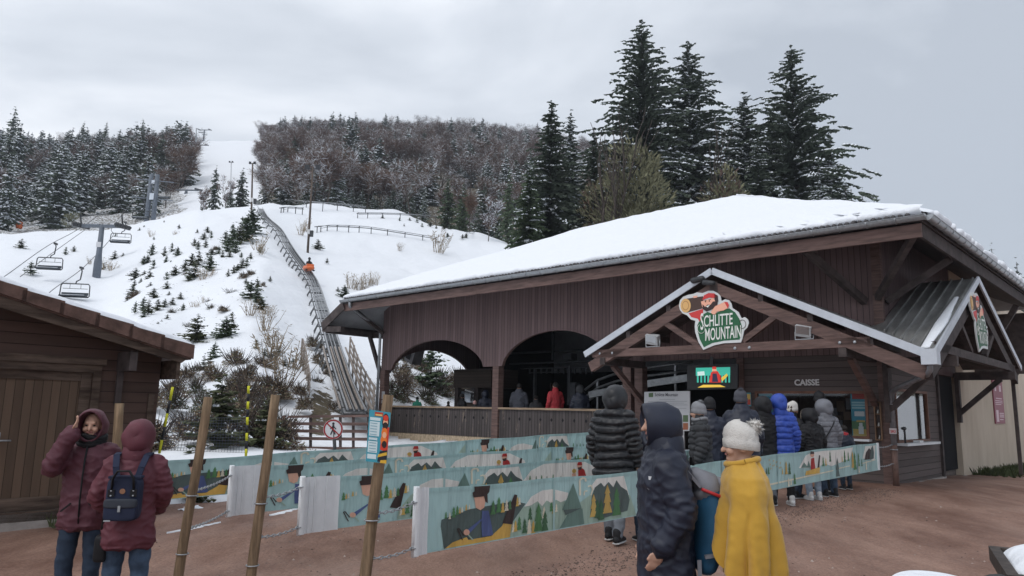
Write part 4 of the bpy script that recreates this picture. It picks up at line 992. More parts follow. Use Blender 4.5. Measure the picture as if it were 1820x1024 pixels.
for i, (px, py, Y, hw, k) in enumerate(MIDC):
    top = at(px, py, Y); g = ground(top.x, top.y); h = top.z - g
    if h < 2: continue
    m = CD[3] if k == 'D' else CD[i % 3]
    plant_tree("crest_conifer", m, (top.x, top.y, g), h / 10, i * 2.1, "snowy conifer standing out at the edge of the wood behind the white crest", group="conifers at the edge of the wood", sxy=(hw * Y / F) / (2.6 * h / 10) * 1.1)
for i, (px, py, Y, hw, lab, mats, fr) in enumerate(((838, 340, 118, 20, "russet rounded bare tree left of the dark edge spruces", [S_TWIG2, S_TWIG2, S_TWIG], .0), (680, 285, 150, 44, "pale frosted bare tree above the little snowy conifers", [S_TWIG2, S_TWIG, S_TREESNOW], .3), (870, 345, 114, 34, "grey frosted bare tree at the foot of the roof trees", [S_TWIG, S_TWIG, S_TREESNOW], .35),
        (128, 372, 120, 20, "yellow-green budding tree behind the pylon and the white crest", [S_BUD, S_BUD, S_TREESNOW], .1), (405, 310, 124, 22, "bare grey tree between the two crest conifers by the lamp mast", [S_TWIG, S_TWIG, S_TREESNOW], .2), (575, 330, 140, 24, "bare frosted tree right of the tall lamp mast", [S_TWIG, S_TWIG, S_TREESNOW], .3), (500, 320, 140, 26, "brown leafless tree behind the top of the coaster track", [S_TWIG2, S_TWIG, S_TREESNOW], .1), (360, 330, 122, 20, "low bare tree at the left of the crest conifers", [S_TWIG, S_TWIG2, S_TREESNOW], .2))):
    top = at(px, py, Y); g = ground(top.x, top.y); h = top.z - g; m = broad_mesh("edge_tree", h, 1, 300 + i, mats, 1100, fr, .95, .05)
    t = plant_tree("broadleaf_tree", m, (top.x, top.y, g), 1, 0, lab)
    t.scale.z = h / max(v.co.z for v in m[1].vertices); t.scale.x = t.scale.y = hw * Y / F / max(abs(v.co.x) for v in m[1].vertices)

# --- small conifers and shrubs on the bank
SM = [conifer_mesh("young_spruce", 2.0, .72, 13, 7, 6, s, 200 + i, [S_NEEDLE2 if i % 2 else S_NEEDLE3, S_TREESNOW], .1, .55, spray=.26, snowlen=.5, taper=.9) for i, s in enumerate((.2, .3, .12, .35, .15))]
def sprig_mesh(seed, n, h, mats, width=.012, frost=.2, spread=.6, lean=.0):
    r = random.Random(seed); mb = MB(); st = MB()
    for i in range(n):
        a = r.uniform(0, 6.28); t = r.uniform(.05, spread); L = h * r.uniform(.5, 1.05); b = Vector((math.cos(a), math.sin(a), 0)) * h * .22 * r.random()
        d = Vector((math.cos(a) * t, math.sin(a) * t, 1)).normalized(); e_ = b + d * L; st.tube([b, b + d * L * .5 + Vector((r.uniform(-.05, .05), r.uniform(-.05, .05), 0)) * h, e_], [width, width * .8, width * .4], 3, cap=False)
        for _ in range(7):
            q = b + d * L * r.uniform(.3, 1); aa = r.uniform(0, 6.28); tw = Vector((math.cos(aa), math.sin(aa), r.uniform(.1, 1))).normalized() * h * r.uniform(.08, .22); s_ = tw.cross(Vector((.3, .5, .8))).normalized() * width * 1.1
            k = len(mats) - 1 if r.random() < frost else 0
            mb.add([q, q + tw * .5 + s_, q + tw, q + tw * .5 - s_], [(0, 1, 2, 3)], k)
    return st.mesh("sprig_stem", S_DRY), mb.mesh("sprig_twigs", mats)
def bush_mesh(seed, n, w_, h, mats, leaf=.1, frost=.12):
    r = random.Random(seed); mb = MB(); st = MB()
    for i in range(max(6, n // 60)):
        a = r.uniform(0, 6.28); t = r.uniform(.1, .9); st.tube([(0, 0, 0), (math.cos(a) * t * w_ * .6, math.sin(a) * t * w_ * .6, h * .6), (math.cos(a) * t * w_ * .9, math.sin(a) * t * w_ * .9, h * r.uniform(.7, 1.05))], [.02, .014, .006], 3, cap=False)
    for i in range(n):
        a = r.uniform(0, 6.28); q = r.random() ** .5; zz = r.random(); x, y = math.cos(a) * q * w_ * (1 - .45 * zz), math.sin(a) * q * w_ * (1 - .45 * zz)
        lob = .62 + .75 * nz((math.cos(a) * 1.6, math.sin(a) * 1.6, zz), 1.0, seed); x *= lob; y *= lob
        z = h * zz * (1 - .3 * q) * (.7 + .7 * nz((x / w_ * 2, y / w_ * 2, 0), 1.0, seed + 3)); d = Vector((r.uniform(-1, 1), r.uniform(-1, 1), r.uniform(-.2, 1))).normalized() * leaf * r.uniform(.6, 1.6); s_ = d.cross(Vector((r.uniform(-1, 1), r.uniform(-1, 1), r.uniform(-1, 1)))).normalized() * leaf * .16
        k = len(mats) - 1 if (r.random() < frost and zz > .3) else r.randrange(len(mats) - 1)
        p = Vector((x, y, z)); mb.add([p, p + d * .5 + s_, p + d, p + d * .5 - s_], [(0, 1, 2, 3)], k)
    return st.mesh("bush_stem", S_BARK), mb.mesh("bush_leaves", mats)
SPR = [sprig_mesh(400 + i, 16, 1.0, [S_DRY, S_TREESNOW], .012, .15) for i in range(3)]
BSH = [bush_mesh(410 + i, 2200, .9, 1.0, [S_NEEDLE3, S_TWIG2, S_NEEDLE2, S_TREESNOW], .075, .16) for i in range(3)]
BRN = [bush_mesh(420 + i, 2400, 1.0, 1.2, [S_TWIG2, S_DRY, S_TWIG, S_BUD, S_TREESNOW], .11, .06) for i in range(3)]
def ztob(zx, zy, x0, y0, k): return x0 + zx / k, y0 + zy / k
# traced (pixel base, height in pixels)
small = [(37, 443, 15), (116, 454, 12), (131, 448, 9), (54, 488, 18), (203, 465, 16), (205, 423, 8), (184, 480, 12),
 (270, 455, 20), (262, 468, 12), (255, 470, 14), (292, 455, 16), (305, 448, 15), (315, 456, 15), (295, 470, 14), (303, 472, 8), (272, 483, 18), (265, 500, 17), (240, 498, 18), (238, 512, 14), (235, 526, 16), (226, 538, 14), (256, 492, 10), (250, 506, 10), (296, 498, 14), (310, 492, 18), (328, 486, 22), (335, 502, 20), (345, 496, 26), (372, 482, 28), (352, 476, 26), (340, 474, 22), (296, 517, 14), (272, 530, 16), (267, 513, 10), (240, 556, 18), (254, 552, 22), (263, 560, 22), (280, 552, 18), (255, 566, 12), (292, 548, 14), (306, 543, 14), (320, 536, 14), (300, 528, 9), (325, 556, 16), (296, 575, 14), (286, 580, 10), (280, 584, 12), (388, 454, 16), (375, 456, 14), (365, 440, 14), (362, 428, 12), (352, 440, 10), (345, 438, 14), (350, 418, 10),
 (405, 448, 28), (414, 440, 32), (425, 434, 34), (436, 428, 40), (447, 418, 44), (412, 430, 30), (400, 436, 22), (395, 460, 14), (408, 458, 14), (418, 450, 20), (375, 425, 12), (368, 415, 10),
 (405, 492, 14), (415, 488, 16), (422, 485, 14), (430, 480, 20), (438, 474, 16), (440, 512, 12), (445, 534, 30), (456, 522, 26), (460, 540, 18), (455, 540, 24), (348, 612, 46), (400, 604, 38), (410, 600, 40), (390, 606, 20), (396, 600, 26), (463, 552, 20), (468, 545, 10), (415, 582, 10), (480, 500, 10),
 (564, 447, 18), (581, 468, 9), (612, 530, 22), (600, 522, 12), (718, 405, 6), (728, 396, 8), (741, 398, 10), (750, 405, 5), (795, 423, 7), (822, 424, 7), (828, 425, 5), (765, 404, 6), (775, 408, 8), (789, 408, 8), (800, 408, 6), (680, 390, 5), (710, 395, 5),
 (470, 640, 22), (495, 632, 18), (490, 660, 14), (505, 655, 18), (520, 650, 14), (455, 625, 18), (380, 640, 30), (372, 655, 26), (360, 668, 30)]
ri = random.Random(31)
nb = 0
for i, (px, py, hp) in enumerate(small):
    p = hit(px, py)
    if p is None: continue
    h = max(hp, 8) * p.length / F * 1.08
    big = hp > 36
    plant_tree("young_spruce", ri.choice(SM), p - Vector((0, 0, .05)), h / 2, ri.uniform(0, 6), "bright green young spruce standing clear on the snow above the hut roof" if i in (80, 81) else "small dark green spruce growing out of the snowy bank", group="young spruces on the snowy bank", sxy=ri.uniform(.85, 1.9))
# scattered seedlings
for i in range(26):
    px, py = ri.uniform(190, 540), ri.uniform(372, 520)
    if px > 470 and py > 400: continue
    p = hit(px, py)
    if p is None or p.length > 135: continue
    plant_tree("young_spruce", ri.choice(SM), p - Vector((0, 0, .04)), ri.uniform(.16, .34), ri.uniform(0, 6), "tiny seedling spruce barely poking through the snow of the bank", group="seedling spruces on the snowy bank", sxy=1.3)
for (px, py, hp) in ((458, 445, 30), (465, 452, 20), (360, 500, 24), (372, 494, 20), (362, 545, 16), (352, 552, 12), (268, 422, 14), (310, 420, 9), (185, 480, 20), (198, 482, 16), (535, 418, 18), (540, 412, 26), (640, 520, 26), (655, 515, 28), (648, 522, 20), (665, 512, 24), (780, 452, 38), (710, 448, 14), (626, 518, 30), (160, 470, 12), (445, 560, 26), (470, 590, 40), (492, 620, 46), (500, 690, 60), (515, 660, 50), (480, 640, 50), (470, 560, 22), (345, 552, 14)):
    p = hit(px, py)
    if p is None: continue
    h = hp * p.length / F * 1.1
    plant_tree("dry_shrub", ri.choice(SPR), p - Vector((0, 0, .05)), h, ri.uniform(0, 6), "pale leafless shrub of thin stalks standing in the snow of the bank", "shrub", "leafless shrubs on the bank", ("stem", "twigs"), ri.uniform(.9, 1.5))
for i in range(52):                           # rough brush at the foot of the bank
    px = ri.gauss(420, 65); py = ri.uniform(640, 800)
    if px > 505 and py < 700: continue
    p = hit(px, py)
    if p is None: continue
    br = ri.random() < .62
    plant_tree("brush", ri.choice(BRN if br else BSH), p - Vector((0, 0, .1)), ri.uniform(.42, .82), ri.uniform(0, 6), "tangled brown brush at the foot of the bank" if br else "dark green low scrub at the foot of the bank", "bush", "brown brush at the foot of the bank" if br else "green scrub at the foot of the bank", ("stem", "leaves"), ri.uniform(1.0, 1.5))
for i in range(18):                           # low scrub poking out between the young spruces
    px, py = ri.uniform(215, 470), ri.uniform(420, 600)
    p = hit(px, py)
    if p is None or py > 560 and px < 300: continue
    plant_tree("brush", ri.choice(BRN if ri.random() < .6 else BSH), p - Vector((0, 0, .12)), ri.uniform(.25, .55), ri.uniform(0, 6), "low irregular scrub poking through the snow of the bank", "bush", "scrub on the upper bank", ("stem", "leaves"), ri.uniform(1.2, 2.2))
for i in range(14):
    px, py = ri.uniform(553, 600), ri.uniform(610, 770)
    p = hit(px, py)
    if p is None or px < 548 + (py - 600) * .12: continue
    plant_tree("brush", ri.choice(BRN), p - Vector((0, 0, .1)), ri.uniform(.35, .6), ri.uniform(0, 6), "low brown brush in the bare strip beside the track stairs", "bush", "brown brush beside the track", ("stem", "leaves"), 1.2)
for i in range(26):                           # scrub seen through the arches
    px, py = ri.uniform(690, 835), ri.uniform(632, 720)
    p = hit(px, py, 31)
    if p is None: continue
    l = w2loc(p)
    if l.x > -19.2: continue
    plant_tree("brush", ri.choice(BSH if ri.random() < .6 else BRN), p - Vector((0, 0, .1)), ri.uniform(.5, 1.1), ri.uniform(0, 6), "scrub on the snowy bank seen through the first arch", "bush", "scrub behind the arches", ("stem", "leaves"), 1.3)
p = hit(765, 700, 31)
if p: plant_tree("young_spruce", SM[1], p, 1.5, 0, "green young spruce on the bank seen through the first arch of the hall", group=None)
for (px, py, hp, lab) in ((385, 800, 130, "dark bushy young spruce behind the net, beside the tallest timber post"), (345, 905, 70, "low dark spruce bush behind the farthest banner"), (470, 800, 90, "scraggly young spruce left of the plank fence")):
    p = hit(px, py, 12)
    if p: plant_tree("young_spruce", SM[2], p - Vector((0, 0, .1)), hp * p.length / F / 2, 1, lab, sxy=1.3)

# ------------------------------------------------------------------ coaster track up the bank
TP = [(458, 356), (464, 372), (475, 388), (495, 406), (512, 434), (526, 455), (540, 473), (557, 498), (569, 535), (581, 572), (591, 606), (601, 638), (612, 672), (624, 704), (634, 728)]
pts = []
def over(px, py, dh, r0=20.):                # where a line of sight passes dh above the slope
    d = ray(px, py); hz = math.hypot(d.x, d.y); r = r0
    while r < 300:
        p = ORG + d * (r / hz)
        if p.z < ground(p.x, p.y) + dh: return p
        r *= 1.004
    return at(px, py, 120)
for i, (px, py) in enumerate(TP): pts.append(over(px, py, 1.0 if 2 < i < 12 else .6))
print([tuple(round(c, 1) for c in p) for p in pts])
def smooth_path(pts, n):
    out = []
    for i in range(len(pts) - 1):
        p0 = pts[max(i - 1, 0)]; p1 = pts[i]; p2 = pts[i + 1]; p3 = pts[min(i + 2, len(pts) - 1)]
        for j in range(n):
            t = j / n; out.append(.5 * ((2 * p1) + (p2 - p0) * t + (2 * p0 - 5 * p1 + 4 * p2 - p3) * t * t + (3 * p1 - p0 - 3 * p2 + p3) * t ** 3))
    return out + [pts[-1]]
path = smooth_path(pts, 8)
CT = thing("coaster_track", "long steel coaster track climbing straight up the snowy bank to the crest", "coaster track", (0, 0, 0))
def sides(p, i, path):
    t = (path[min(i + 1, len(path) - 1)] - path[max(i - 1, 0)]).normalized(); s_ = t.cross(Vector((0, 0, 1))).normalized(); return t, s_, s_.cross(t)
S_RAILM = mat("track_steel", (.30, .31, .325), .45, .25, 3, 0, 40, .5, .5); S_RAILD = mat("track_frame", (.10, .105, .11), .6, .2, 3)
for off in (-.30, .30):
    mb = MB(); mb.tube([p + sides(p, i, path)[1] * off for i, p in enumerate(path)], .045, 6); mb.build("rail", S_RAILM, CT)
mb = MB()
for off in (-.08, .08): mb.tube([p + sides(p, i, path)[1] * off + Vector((0, 0, -.04)) for i, p in enumerate(path)], .025, 5)
mb.build("chain_guide", S_RAILM, CT)
for far in (1, 0):                             # the sleepers one sees apart, and the run of them too far to count
    mb = MB(); lo = 0 if far else len(path) - 51
    for i in range(lo, len(path) - 51 if far else len(path) - 1):
        for f in (0, .5):
            p = path[i].lerp(path[i + 1], f); t, s_, u = sides(p, i, path); mb.bar(p - s_ * .36 - u * .08, p + s_ * .36 - u * .08, .06, .05)
    if far: mb.build("far_sleepers", S_RAILD, CT)['kind'] = 'stuff'
    else: mb.build_each("sleeper", S_RAILD, CT)
mb = MB()
for off in (-.42, .42):
    mb.tube([p + sides(p, i, path)[1] * off - Vector((0, 0, .25)) for i, p in enumerate(path)], .04, 5)
mb.build("side_girder", S_RAILD, CT)
for i in range(2, len(path) - 3, 3):
    mb = MB(); p = path[i]; t, s_, u = sides(p, i, path); g = ground(p.x, p.y) - .2
    for s in (-1, 1):
        mb.bar(p + s_ * .40 * s - Vector((0, 0, .2)), Vector((p.x, p.y, g)) + s_ * .75 * s, .07, .07)
    mb.bar(p - s_ * .5 - Vector((0, 0, .45)), p + s_ * .5 - Vector((0, 0, .45)), .07, .07)
    mb.bar(p + s_ * .40 - Vector((0, 0, .2)), Vector((p.x, p.y, g)) + s_ * .75 - t * .8, .05, .05)
    mb.build("trestle", S_RAILD, CT)
# snow-filled tread beside the rails on the lower part and timber guard rails
S_GREYWOOD = mat("silvered_timber", (.27, .235, .21), .85, .25, 3, .002, 30, .2, stretch=(3, 3, .6))
low = path[-30:]
def guard(name, off, a, b, h, label):
    t_ = thing(name, label, "railing", (0, 0, 0)); seg = path[a:b]
    for k in range(4):
        mb = MB(); q = [p + sides(p, a + i, path)[1] * off + Vector((0, 0, -.35 + h * (k + 1) / 4)) for i, p in enumerate(seg)]
        for u, v in zip(q[:-1], q[1:]): mb.bar(u, v, .035, .10)
        mb.build("rail", S_GREYWOOD, t_)
    for i in range(0, len(seg), 4):
        p = seg[i]; mb = MB(); c = p + sides(p, a + i, path)[1] * (off * 1.02); mb.bar(c + Vector((0, 0, -1.2)), c + Vector((0, 0, -.3 + h)), .07, .07); mb.build("post", S_GREYWOOD, t_)
n_ = len(path)
guard("timber_railing", -.62, n_ - 28, n_ - 1, 1.05, "silvered timber railing on the left of the track foot")
guard("timber_railing", 1.55, n_ - 26, n_ - 6, 1.05, "silvered timber railing set back right of the track foot")
mb = MB()
for off in (-.52, -.2, .0, .2, .55):
    q = [p + sides(p, n_ - 30 + i, path)[1] * off + Vector((0, 0, .03)) for i, p in enumerate(low)]
    for u, v in zip(q[:-1], q[1:]): mb.bar(u, v, .07, .05)
mb.build("tread_plank", S_GREYWOOD, CT)
# the sled on the track
_sd = ray(548, 487).normalized(); i0 = max(range(len(path)), key=lambda i: (path[i] - ORG).normalized().dot(_sd)); p = path[i0]; t, s_, u = sides(p, i0, path)
SLZ = math.atan2(-t.x, t.y)
sl = thing("coaster_sled", "orange and red coaster sled climbing the steel track", "sled", p + Vector((0, 0, .05)), math.atan2(t.y, t.x) + math.pi / 2)
S_ORANGE = mat("orange_shell", (.62, .13, .03), .45, .15, 3, 0, 40, .5)
mb = MB(); mb.chain([(0, -.75, .22), (0, -.3, .30), (0, .5, .34), (0, .75, .55)], [(.30, .14), (.42, .2), (.42, .22), (.36, .12)], 12); mb.build("shell", S_ORANGE, sl)
mb = MB(); mb.box((0, -.55, .42), (.6, .08, .3), 0, Matrix.Rotation(-.2, 3, 'X')); mb.build("seat_back", S_ORANGE, sl)
mb = MB()
for x in (-.3, .3):
    for y in (-.5, .5): mb.chain([(x - .04, y, .07), (x + .04, y, .07)], [.07, .07], 10, caps=1)
mb.build("roller", S_DKMETAL, sl)

# lower coaster bends on the snow at the right
def bend(label, pts, h, w_):
    q = smooth_path([over(px, py, .9 * h, 60) for px, py, Y in pts], 6); t_ = thing("coaster_track", label, "coaster track", (0, 0, 0))
    for off in (-w_, w_):
        mb = MB(); mb.tube([p + sides(p, i, q)[1] * off for i, p in enumerate(q)], .045, 5); mb.build("rail", S_RAILM, t_)
    mb = MB()
    for i in range(0, len(q), 3):
        p = q[i]; s_ = sides(p, i, q)[1]; mb.bar(p - s_ * w_, p + s_ * w_, .1, .08); mb.bar(p, Vector((p.x, p.y, ground(p.x, p.y) - .3)), .1, .1)
    mb.build("support", S_RAILD, t_)
    mb = MB(); mb.tube([p + Vector((0, 0, -.25)) + sides(p, i, q)[1] * w_ for i, p in enumerate(q)], .03, 5); mb.build("guard_rail", S_RAILD, t_)
    return t_
bend("curved coaster bend on stilts on the snow right of the lamp mast", [(564, 403, 104), (582, 401, 108), (620, 402, 108), (660, 405, 106), (720, 414, 102), (775, 423, 98)], 1, .4)
bend("thin far stretch of coaster track across the upper snow", [(636, 379, 121), (680, 379, 121), (745, 382, 119), (792, 387, 117)], 1, .3)
bend("faint short coaster bend just below the crest", [(500, 370, 122), (512, 368, 123), (538, 370, 122)], 1, .3)
bend("snow-topped coaster track running behind the roof trees", [(830, 412, 110), (880, 416, 105), (925, 412, 100)], 1, .4)
bend("long far coaster track along the top edge of the snow", [(495, 352, 128), (545, 358, 127), (600, 362, 126), (650, 368, 124)], 1, .3)

# ------------------------------------------------------------------ lamp masts on the bank
S_MAST = mat('greyed_pole', (.11, .085, .07), .85, .3, 3)
def mast(px, pyt, pyb, label, lean=0, head=True, r=.14, box=True):
    b = hit(px - lean, pyb) or at(px - lean, pyb, 110)
    top = at(px, pyt, b.y); h = top.z - b.z
    t = thing("lamp_mast", label, "lamp mast", b)
    mb = MB(); mb.tube([(0, 0, -.5), (top.x - b.x, 0, h)], [r, r * .7], 8); mb.build("pole", S_MAST if box else S_GALV, t)
    if head:
        for s in (-1, 1):
            mb = MB(); mb.box((top.x - b.x + s * (.62 if box and lean > 4 else .3), -.1, h + .02), (.5, .35, .55) if box and lean > 4 else (.25, .25, .3), 0, Matrix.Rotation(.3, 3, 'X')); mb.bar((top.x - b.x, 0, h - .1), (top.x - b.x + s * .5, 0, h - .1), .08, .08); mb.build("lamp_head", S_DKMETAL, t)
    if box:
        mb = MB(); mb.box((.32, -.05, 2.0), (.35, .25, .7)); mb.build("switch_box", S_DKMETAL, t); mb = MB(); mb.box((-.02, -.17, 2.2), (.3, .04, .55)); mb.build("notice", plain("white_notice", (.6, .6, .6)), t)
mast(556, 298, 447, "tall timber lamp mast with two lamp heads right of the coaster track", 9)
mast(449, 290, 386, "thinner timber lamp mast left of the top of the coaster track", 2)
mast(411, 288, 362, "bare grey mast among the conifers on the crest", 1, True, .1, False)
mast(349, 228, 247, "tiny mast at the top left corner of the piste", 0, False, .12, False)

# ------------------------------------------------------------------ chair lift
def pylon(px, pyt, pyb, label, Y=None, wid=3.6, r=.42, arms=True):
    b = hit(px, pyb, 40) if Y is None else None
    if b is None: q = at(px, pyb, Y); b = Vector((q.x, q.y, ground(q.x, q.y)))
    top = at(px + 2, pyt, b.y); h = top.z - b.z; t = thing("lift_pylon", label, "lift pylon", b)
    mb = MB(); mb.tube([(0, 0, -.6), (0, 0, h * .28), (0, 0, h * .45), (0, 0, h)], [r, r, r * .72, r * .6], 14); mb.build("mast", S_LIFT, t)
    mb = MB(); mb.bar((-wid, 0, h * .98), (wid, 0, h * .98), .3, .28); mb.build("crossarm", S_LIFT, t)
    for s in (-1, 1):
        mb = MB(); mb.bar((s * wid, -1.3, h * .98 - .25), (s * wid, 1.3, h * .98 + .05), .16, .22)
        for k in range(5): mb.chain([(s * wid - .06, -1.1 + k * .55, h * .98 - .05 + k * .05), (s * wid + .06, -1.1 + k * .55, h * .98 - .05 + k * .05)], [.2, .2], 10, caps=1)
        mb.bar((s * wid, 0, h * .98), (s * wid, -.4, h * .98 + 1.1), .1, .12); mb.build("sheave_train", S_DKMETAL, t)
    mb = MB(); mb.box((0, -r * .7, h * .62), (.45, .03, .5)); mb.build("number_plate", plain("pylon_plate", (.6, .6, .62)), t)
    return b, h
b1_, h1 = pylon(171, 400, 495, "grey lift pylon standing on the snow with its crossarm at the crest line", None, 2.0, .36)
def gantry(px, pyt, pyb, Y):
    q = at(px, pyb, Y); t = thing("lift_pylon", "twin-legged blue-grey lift pylon in front of the dark wood", "lift pylon", (q.x, q.y, q.z - 2)); h = at(px, pyt, Y).z - q.z + 2
    for s in (-.55, .55):
        mb = MB(); mb.tube([(s, 0, 0), (s * .9, 0, h)], [.42, .34], 10); mb.build("leg", S_LIFT, t)
    for k in range(2):
        mb = MB(); mb.bar((-3.4, 0, h * (.62 + .3 * k)), (3.4, 0, h * (.62 + .3 * k) - .5), .14, .14); mb.build("crossarm", S_LIFT, t)
    mb = MB(); mb.box((.1, -.45, h * .62), (.7, .05, 1.1)); mb.box((.1, -.45, h * .86), (.5, .05, .6)); mb.build_each("sign_plate", plain("pale_plate", (.55, .6, .66)), t)
gantry(266, 310, 396, 118)
for (px, a, b, Y, lab) in ((353, 258, 288, 330, "lower of the two small lift pylons on the piste"), (361, 231, 257, 380, "upper small lift pylon near the top of the piste"), (328, 338, 372, 175, "small lift pylon at the foot of the piste behind the crest")):
    q = at(px, b, Y); g = ground(q.x, q.y)
    t = thing("lift_pylon", lab, "lift pylon", (q.x, q.y, g)); h = at(px, a, Y).z - g
    mb = MB(); mb.tube([(0, 0, -.5), (0, 0, h)], [.5, .3], 8); mb.build("mast", S_LIFT, t); mb = MB(); mb.bar((-3.2, 0, h), (3.2, 0, h), .35, .3); mb.build("crossarm", S_LIFT, t)
    for s in (-1, 1): mb = MB(); mb.bar((s * 3, -2, h - .2), (s * 3, 2, h + .6), .3, .4); mb.build("sheave_train", S_DKMETAL, t)
# cables (each a catenary through traced points)
def cable(label, pts):
    q = smooth_path([at(*a) for a in pts], 8); mb = MB(); mb.tube(q, .03, 5); tag(mb.build("lift_cable", S_DKMETAL), label, "cable")
cable("steel lift cable sloping over the hut to the left arm of the near pylon", [(-60, 535, 44), (10, 490, 54), (85, 437, 66), (156, 397, 83), (258, 325, 116), (330, 335, 175), (346, 287, 330), (357, 243, 380)])
cable("steel lift cable running from the hut roof to the right arm of the near pylon", [(60, 548, 48), (94, 515, 55), (150, 474, 66), (200, 420, 80), (206, 395, 84), (280, 322, 118), (334, 335, 175), (360, 287, 330), (366, 243, 380)])
cable("thin lower cable hanging between the two lift lines", [(36, 492, 54), (90, 452, 66), (152, 408, 84)])
def lift_chair(px, py, Y, sc, label, rz=.15, toph=None):
    p = at(px, py, Y); t = thing("lift_chair", label, "lift chair", p, rz, "chairs of the lift"); t.scale = (sc,) * 3
    # origin at the seat; hanger rises to the cable
    mb = MB(); mb.tube([(-.95, 0, 1.0), (-1.05, 0, .85), (-1.08, 0, .05), (-1.0, 0, -.05), (1.0, 0, -.05), (1.08, 0, .05), (1.05, 0, .85), (.95, 0, 1.0), (-.95, 0, 1.0)], .045, 7); mb.tube([(-.9, .02, .62), (.9, .02, .62)], .022, 6); mb.tube([(-.95, -.45, -.02), (-.95, .1, 0)], .04, 6); mb.tube([(.95, -.45, -.02), (.95, .1, 0)], .04, 6)
    for x in (-.4, .4): mb.tube([(x, 0, 1.0), (x, .02, .62)], .018, 5)
    mb.build("frame", S_DKMETAL, t)
    mb = MB(); mb.tube([(0, 0, 1.0), (.05, 0, 1.2), (.3, .0, 1.35), (.36, 0, 2.0), (.30, 0, 2.25)], .05, 7); mb.box((.30, 0, 2.28), (.16, .5, .16)); mb.build("hanger", S_DKMETAL, t)
    mb = MB(); mb.box((0, -.25, .02), (1.9, .48, .07)); mb.box((0, .05, .2), (1.95, .06, .22)); mb.build("seat", plain("chair_pad", (.05, .06, .07), .7), t)
    mb = MB(); mb.box((0, -.25, .075), (1.7, .4, .04)); mb.build("seat_snow", S_SNOW, t)
    return t
lift_chair(87, 478, 64, 1.0, "lift chair hanging farthest left above the small spruces"); lift_chair(214, 431, 78, .98, "lift chair highest of the near ones, right beside the pylon head"); lift_chair(132, 527, 56, .98, "lift chair nearest the hut roof, partly hidden by its snow")
for i, (px, py, Y) in enumerate(((340, 293, 330), (351, 301, 300), (346, 320, 250), (344, 334, 220), (353, 272, 345), (347, 279, 340), (370, 262, 370), (360, 270, 360), (364, 240, 385), (357, 236, 388), (290, 352, 130), (250, 388, 108))):
    t = lift_chair(px, py, Y, 1.15, "small far lift chair hanging over the piste, its shape hardly visible" if i < 10 else "dim lift chair in front of the dark wood beside the twin pylon")
    t['group'] = "far chairs of the lift"
o = MB(); o.chain([(0, 0, 0), (0, 0, .9), (0, .0, 1.2)], [(.25, .2), (.3, .22), .2], 8); o.blob((0, 0, 1.55), .17, 8, 6)
# orange stop post at far left
q = at(34, 403, 128); t = thing("orange_barrel", "orange safety barrel on the snow at the far left edge of the wood", "barrel", (q.x, q.y, q.z - .3)); mb = MB(); mb.lathe([(0, 0), (.5, 0), (.56, .5), (.5, 1.1), (.2, 1.2), (0, 1.2)], 12); mb.build("body", plain("safety_orange", (.62, .14, .05)), t)
mb = MB(); mb.tube([(-2, 0, 0), (-2, 0, 2.4)], .07, 6); mb.build("marker_post", S_DKMETAL, t)
# ------------------------------------------------------------------ timber hut at the left
H_WALL = planks("hut_boards", (.080, .048, .038), 2, .145, .06, .4, .75, (.4, .4, 3))
H_DOOR = planks("hut_door_boards", (.118, .078, .054), 1, .105, .06, .35, .75, (3, 3, .4), wear=(.17, .12, .085), wearat=.66)
H_FASC = mat("worn_fascia", (.085, .058, .045), .85, .35, 3, .002, 40, .2, stretch=(3, .5, 4), col2=(.16, .115, .09), fac=(.4, .72))
H_TILE = mat("brown_clay_tile", (.115, .068, .055), .75, .35, 5, .002, 30, .25)
hx, hy = -6.0, -13.5
HB = loc2w(hx, hy, gp(*loc2w(hx, hy)[:2])); hz = HB.z
HUT = thing("timber_hut", "small dark brown timber hut with a board door and snow on its tiled roof", "hut", HB, LA)
def hs(px, py, x): y, z = side(px, py, x); return y - hy, z - hz
vf = .55                                      # verge overhang towards the viewer
fb0 = hs(0, 546, hx + vf); fb1 = hs(324, 645, hx + vf); tb0 = hs(0, 520, hx + vf); tb1 = hs(340, 636, hx + vf); tt0 = hs(0, 497, hx + vf); tt1 = hs(340, 612, hx + vf)
def lerp2(a, b, y): t = (y - a[0]) / (b[0] - a[0]); return a[1] + (b[1] - a[1]) * t
YR = -6.0; YE = tb1[0]                         # ridge, eave
z_soff = lambda y: lerp2(tb0, tb1, y) - .05
dx0, dx1 = hs(0, 800, hx)[0] - .42, hs(150, 800, hx)[0]     # door opening along the wall
dzb, dzt = hs(101, 905, hx)[1], hs(155, 662, hx)[1]
mb = MB()
mb.prism([(0, YR * 1.0, .0), (0, dx0, .0), (0, dx0, z_soff(dx0)), (0, YR, z_soff(YR))], (-.1, 0, 0))
mb.prism([(0, dx1, .0), (0, 0, .0), (0, 0, z_soff(0)), (0, dx1, z_soff(dx1))], (-.1, 0, 0))
mb.prism([(0, dx0, dzt), (0, dx1, dzt), (0, dx1, z_soff(dx1)), (0, dx0, z_soff(dx0))], (-.1, 0, 0))
mb.box2((-5, -.1, .0), (-.1, -.0, z_soff(0))); mb.build("wall", H_WALL, HUT)
mb = MB(); mb.box2((-5, YR, -.3), (.05, .04, dzb - .02)); mb.build("plinth", M_CONC2, HUT)
mb = MB(); mb.box2((-.02, dx1, dzb - .1), (.035, dx1 + .1, dzt + .1)); mb.box2((-.02, dx0 - .1, dzt), (.035, dx1, dzt + .10)); mb.box2((-.02, dx0 - .1, dzt + .103), (.07, dx1 + .14, dzt + .2)); mb.box2((-.02, dx0 - .1, dzb - .12), (.05, dx1, dzb)); mb.build("door_frame", H_FASC, HUT)
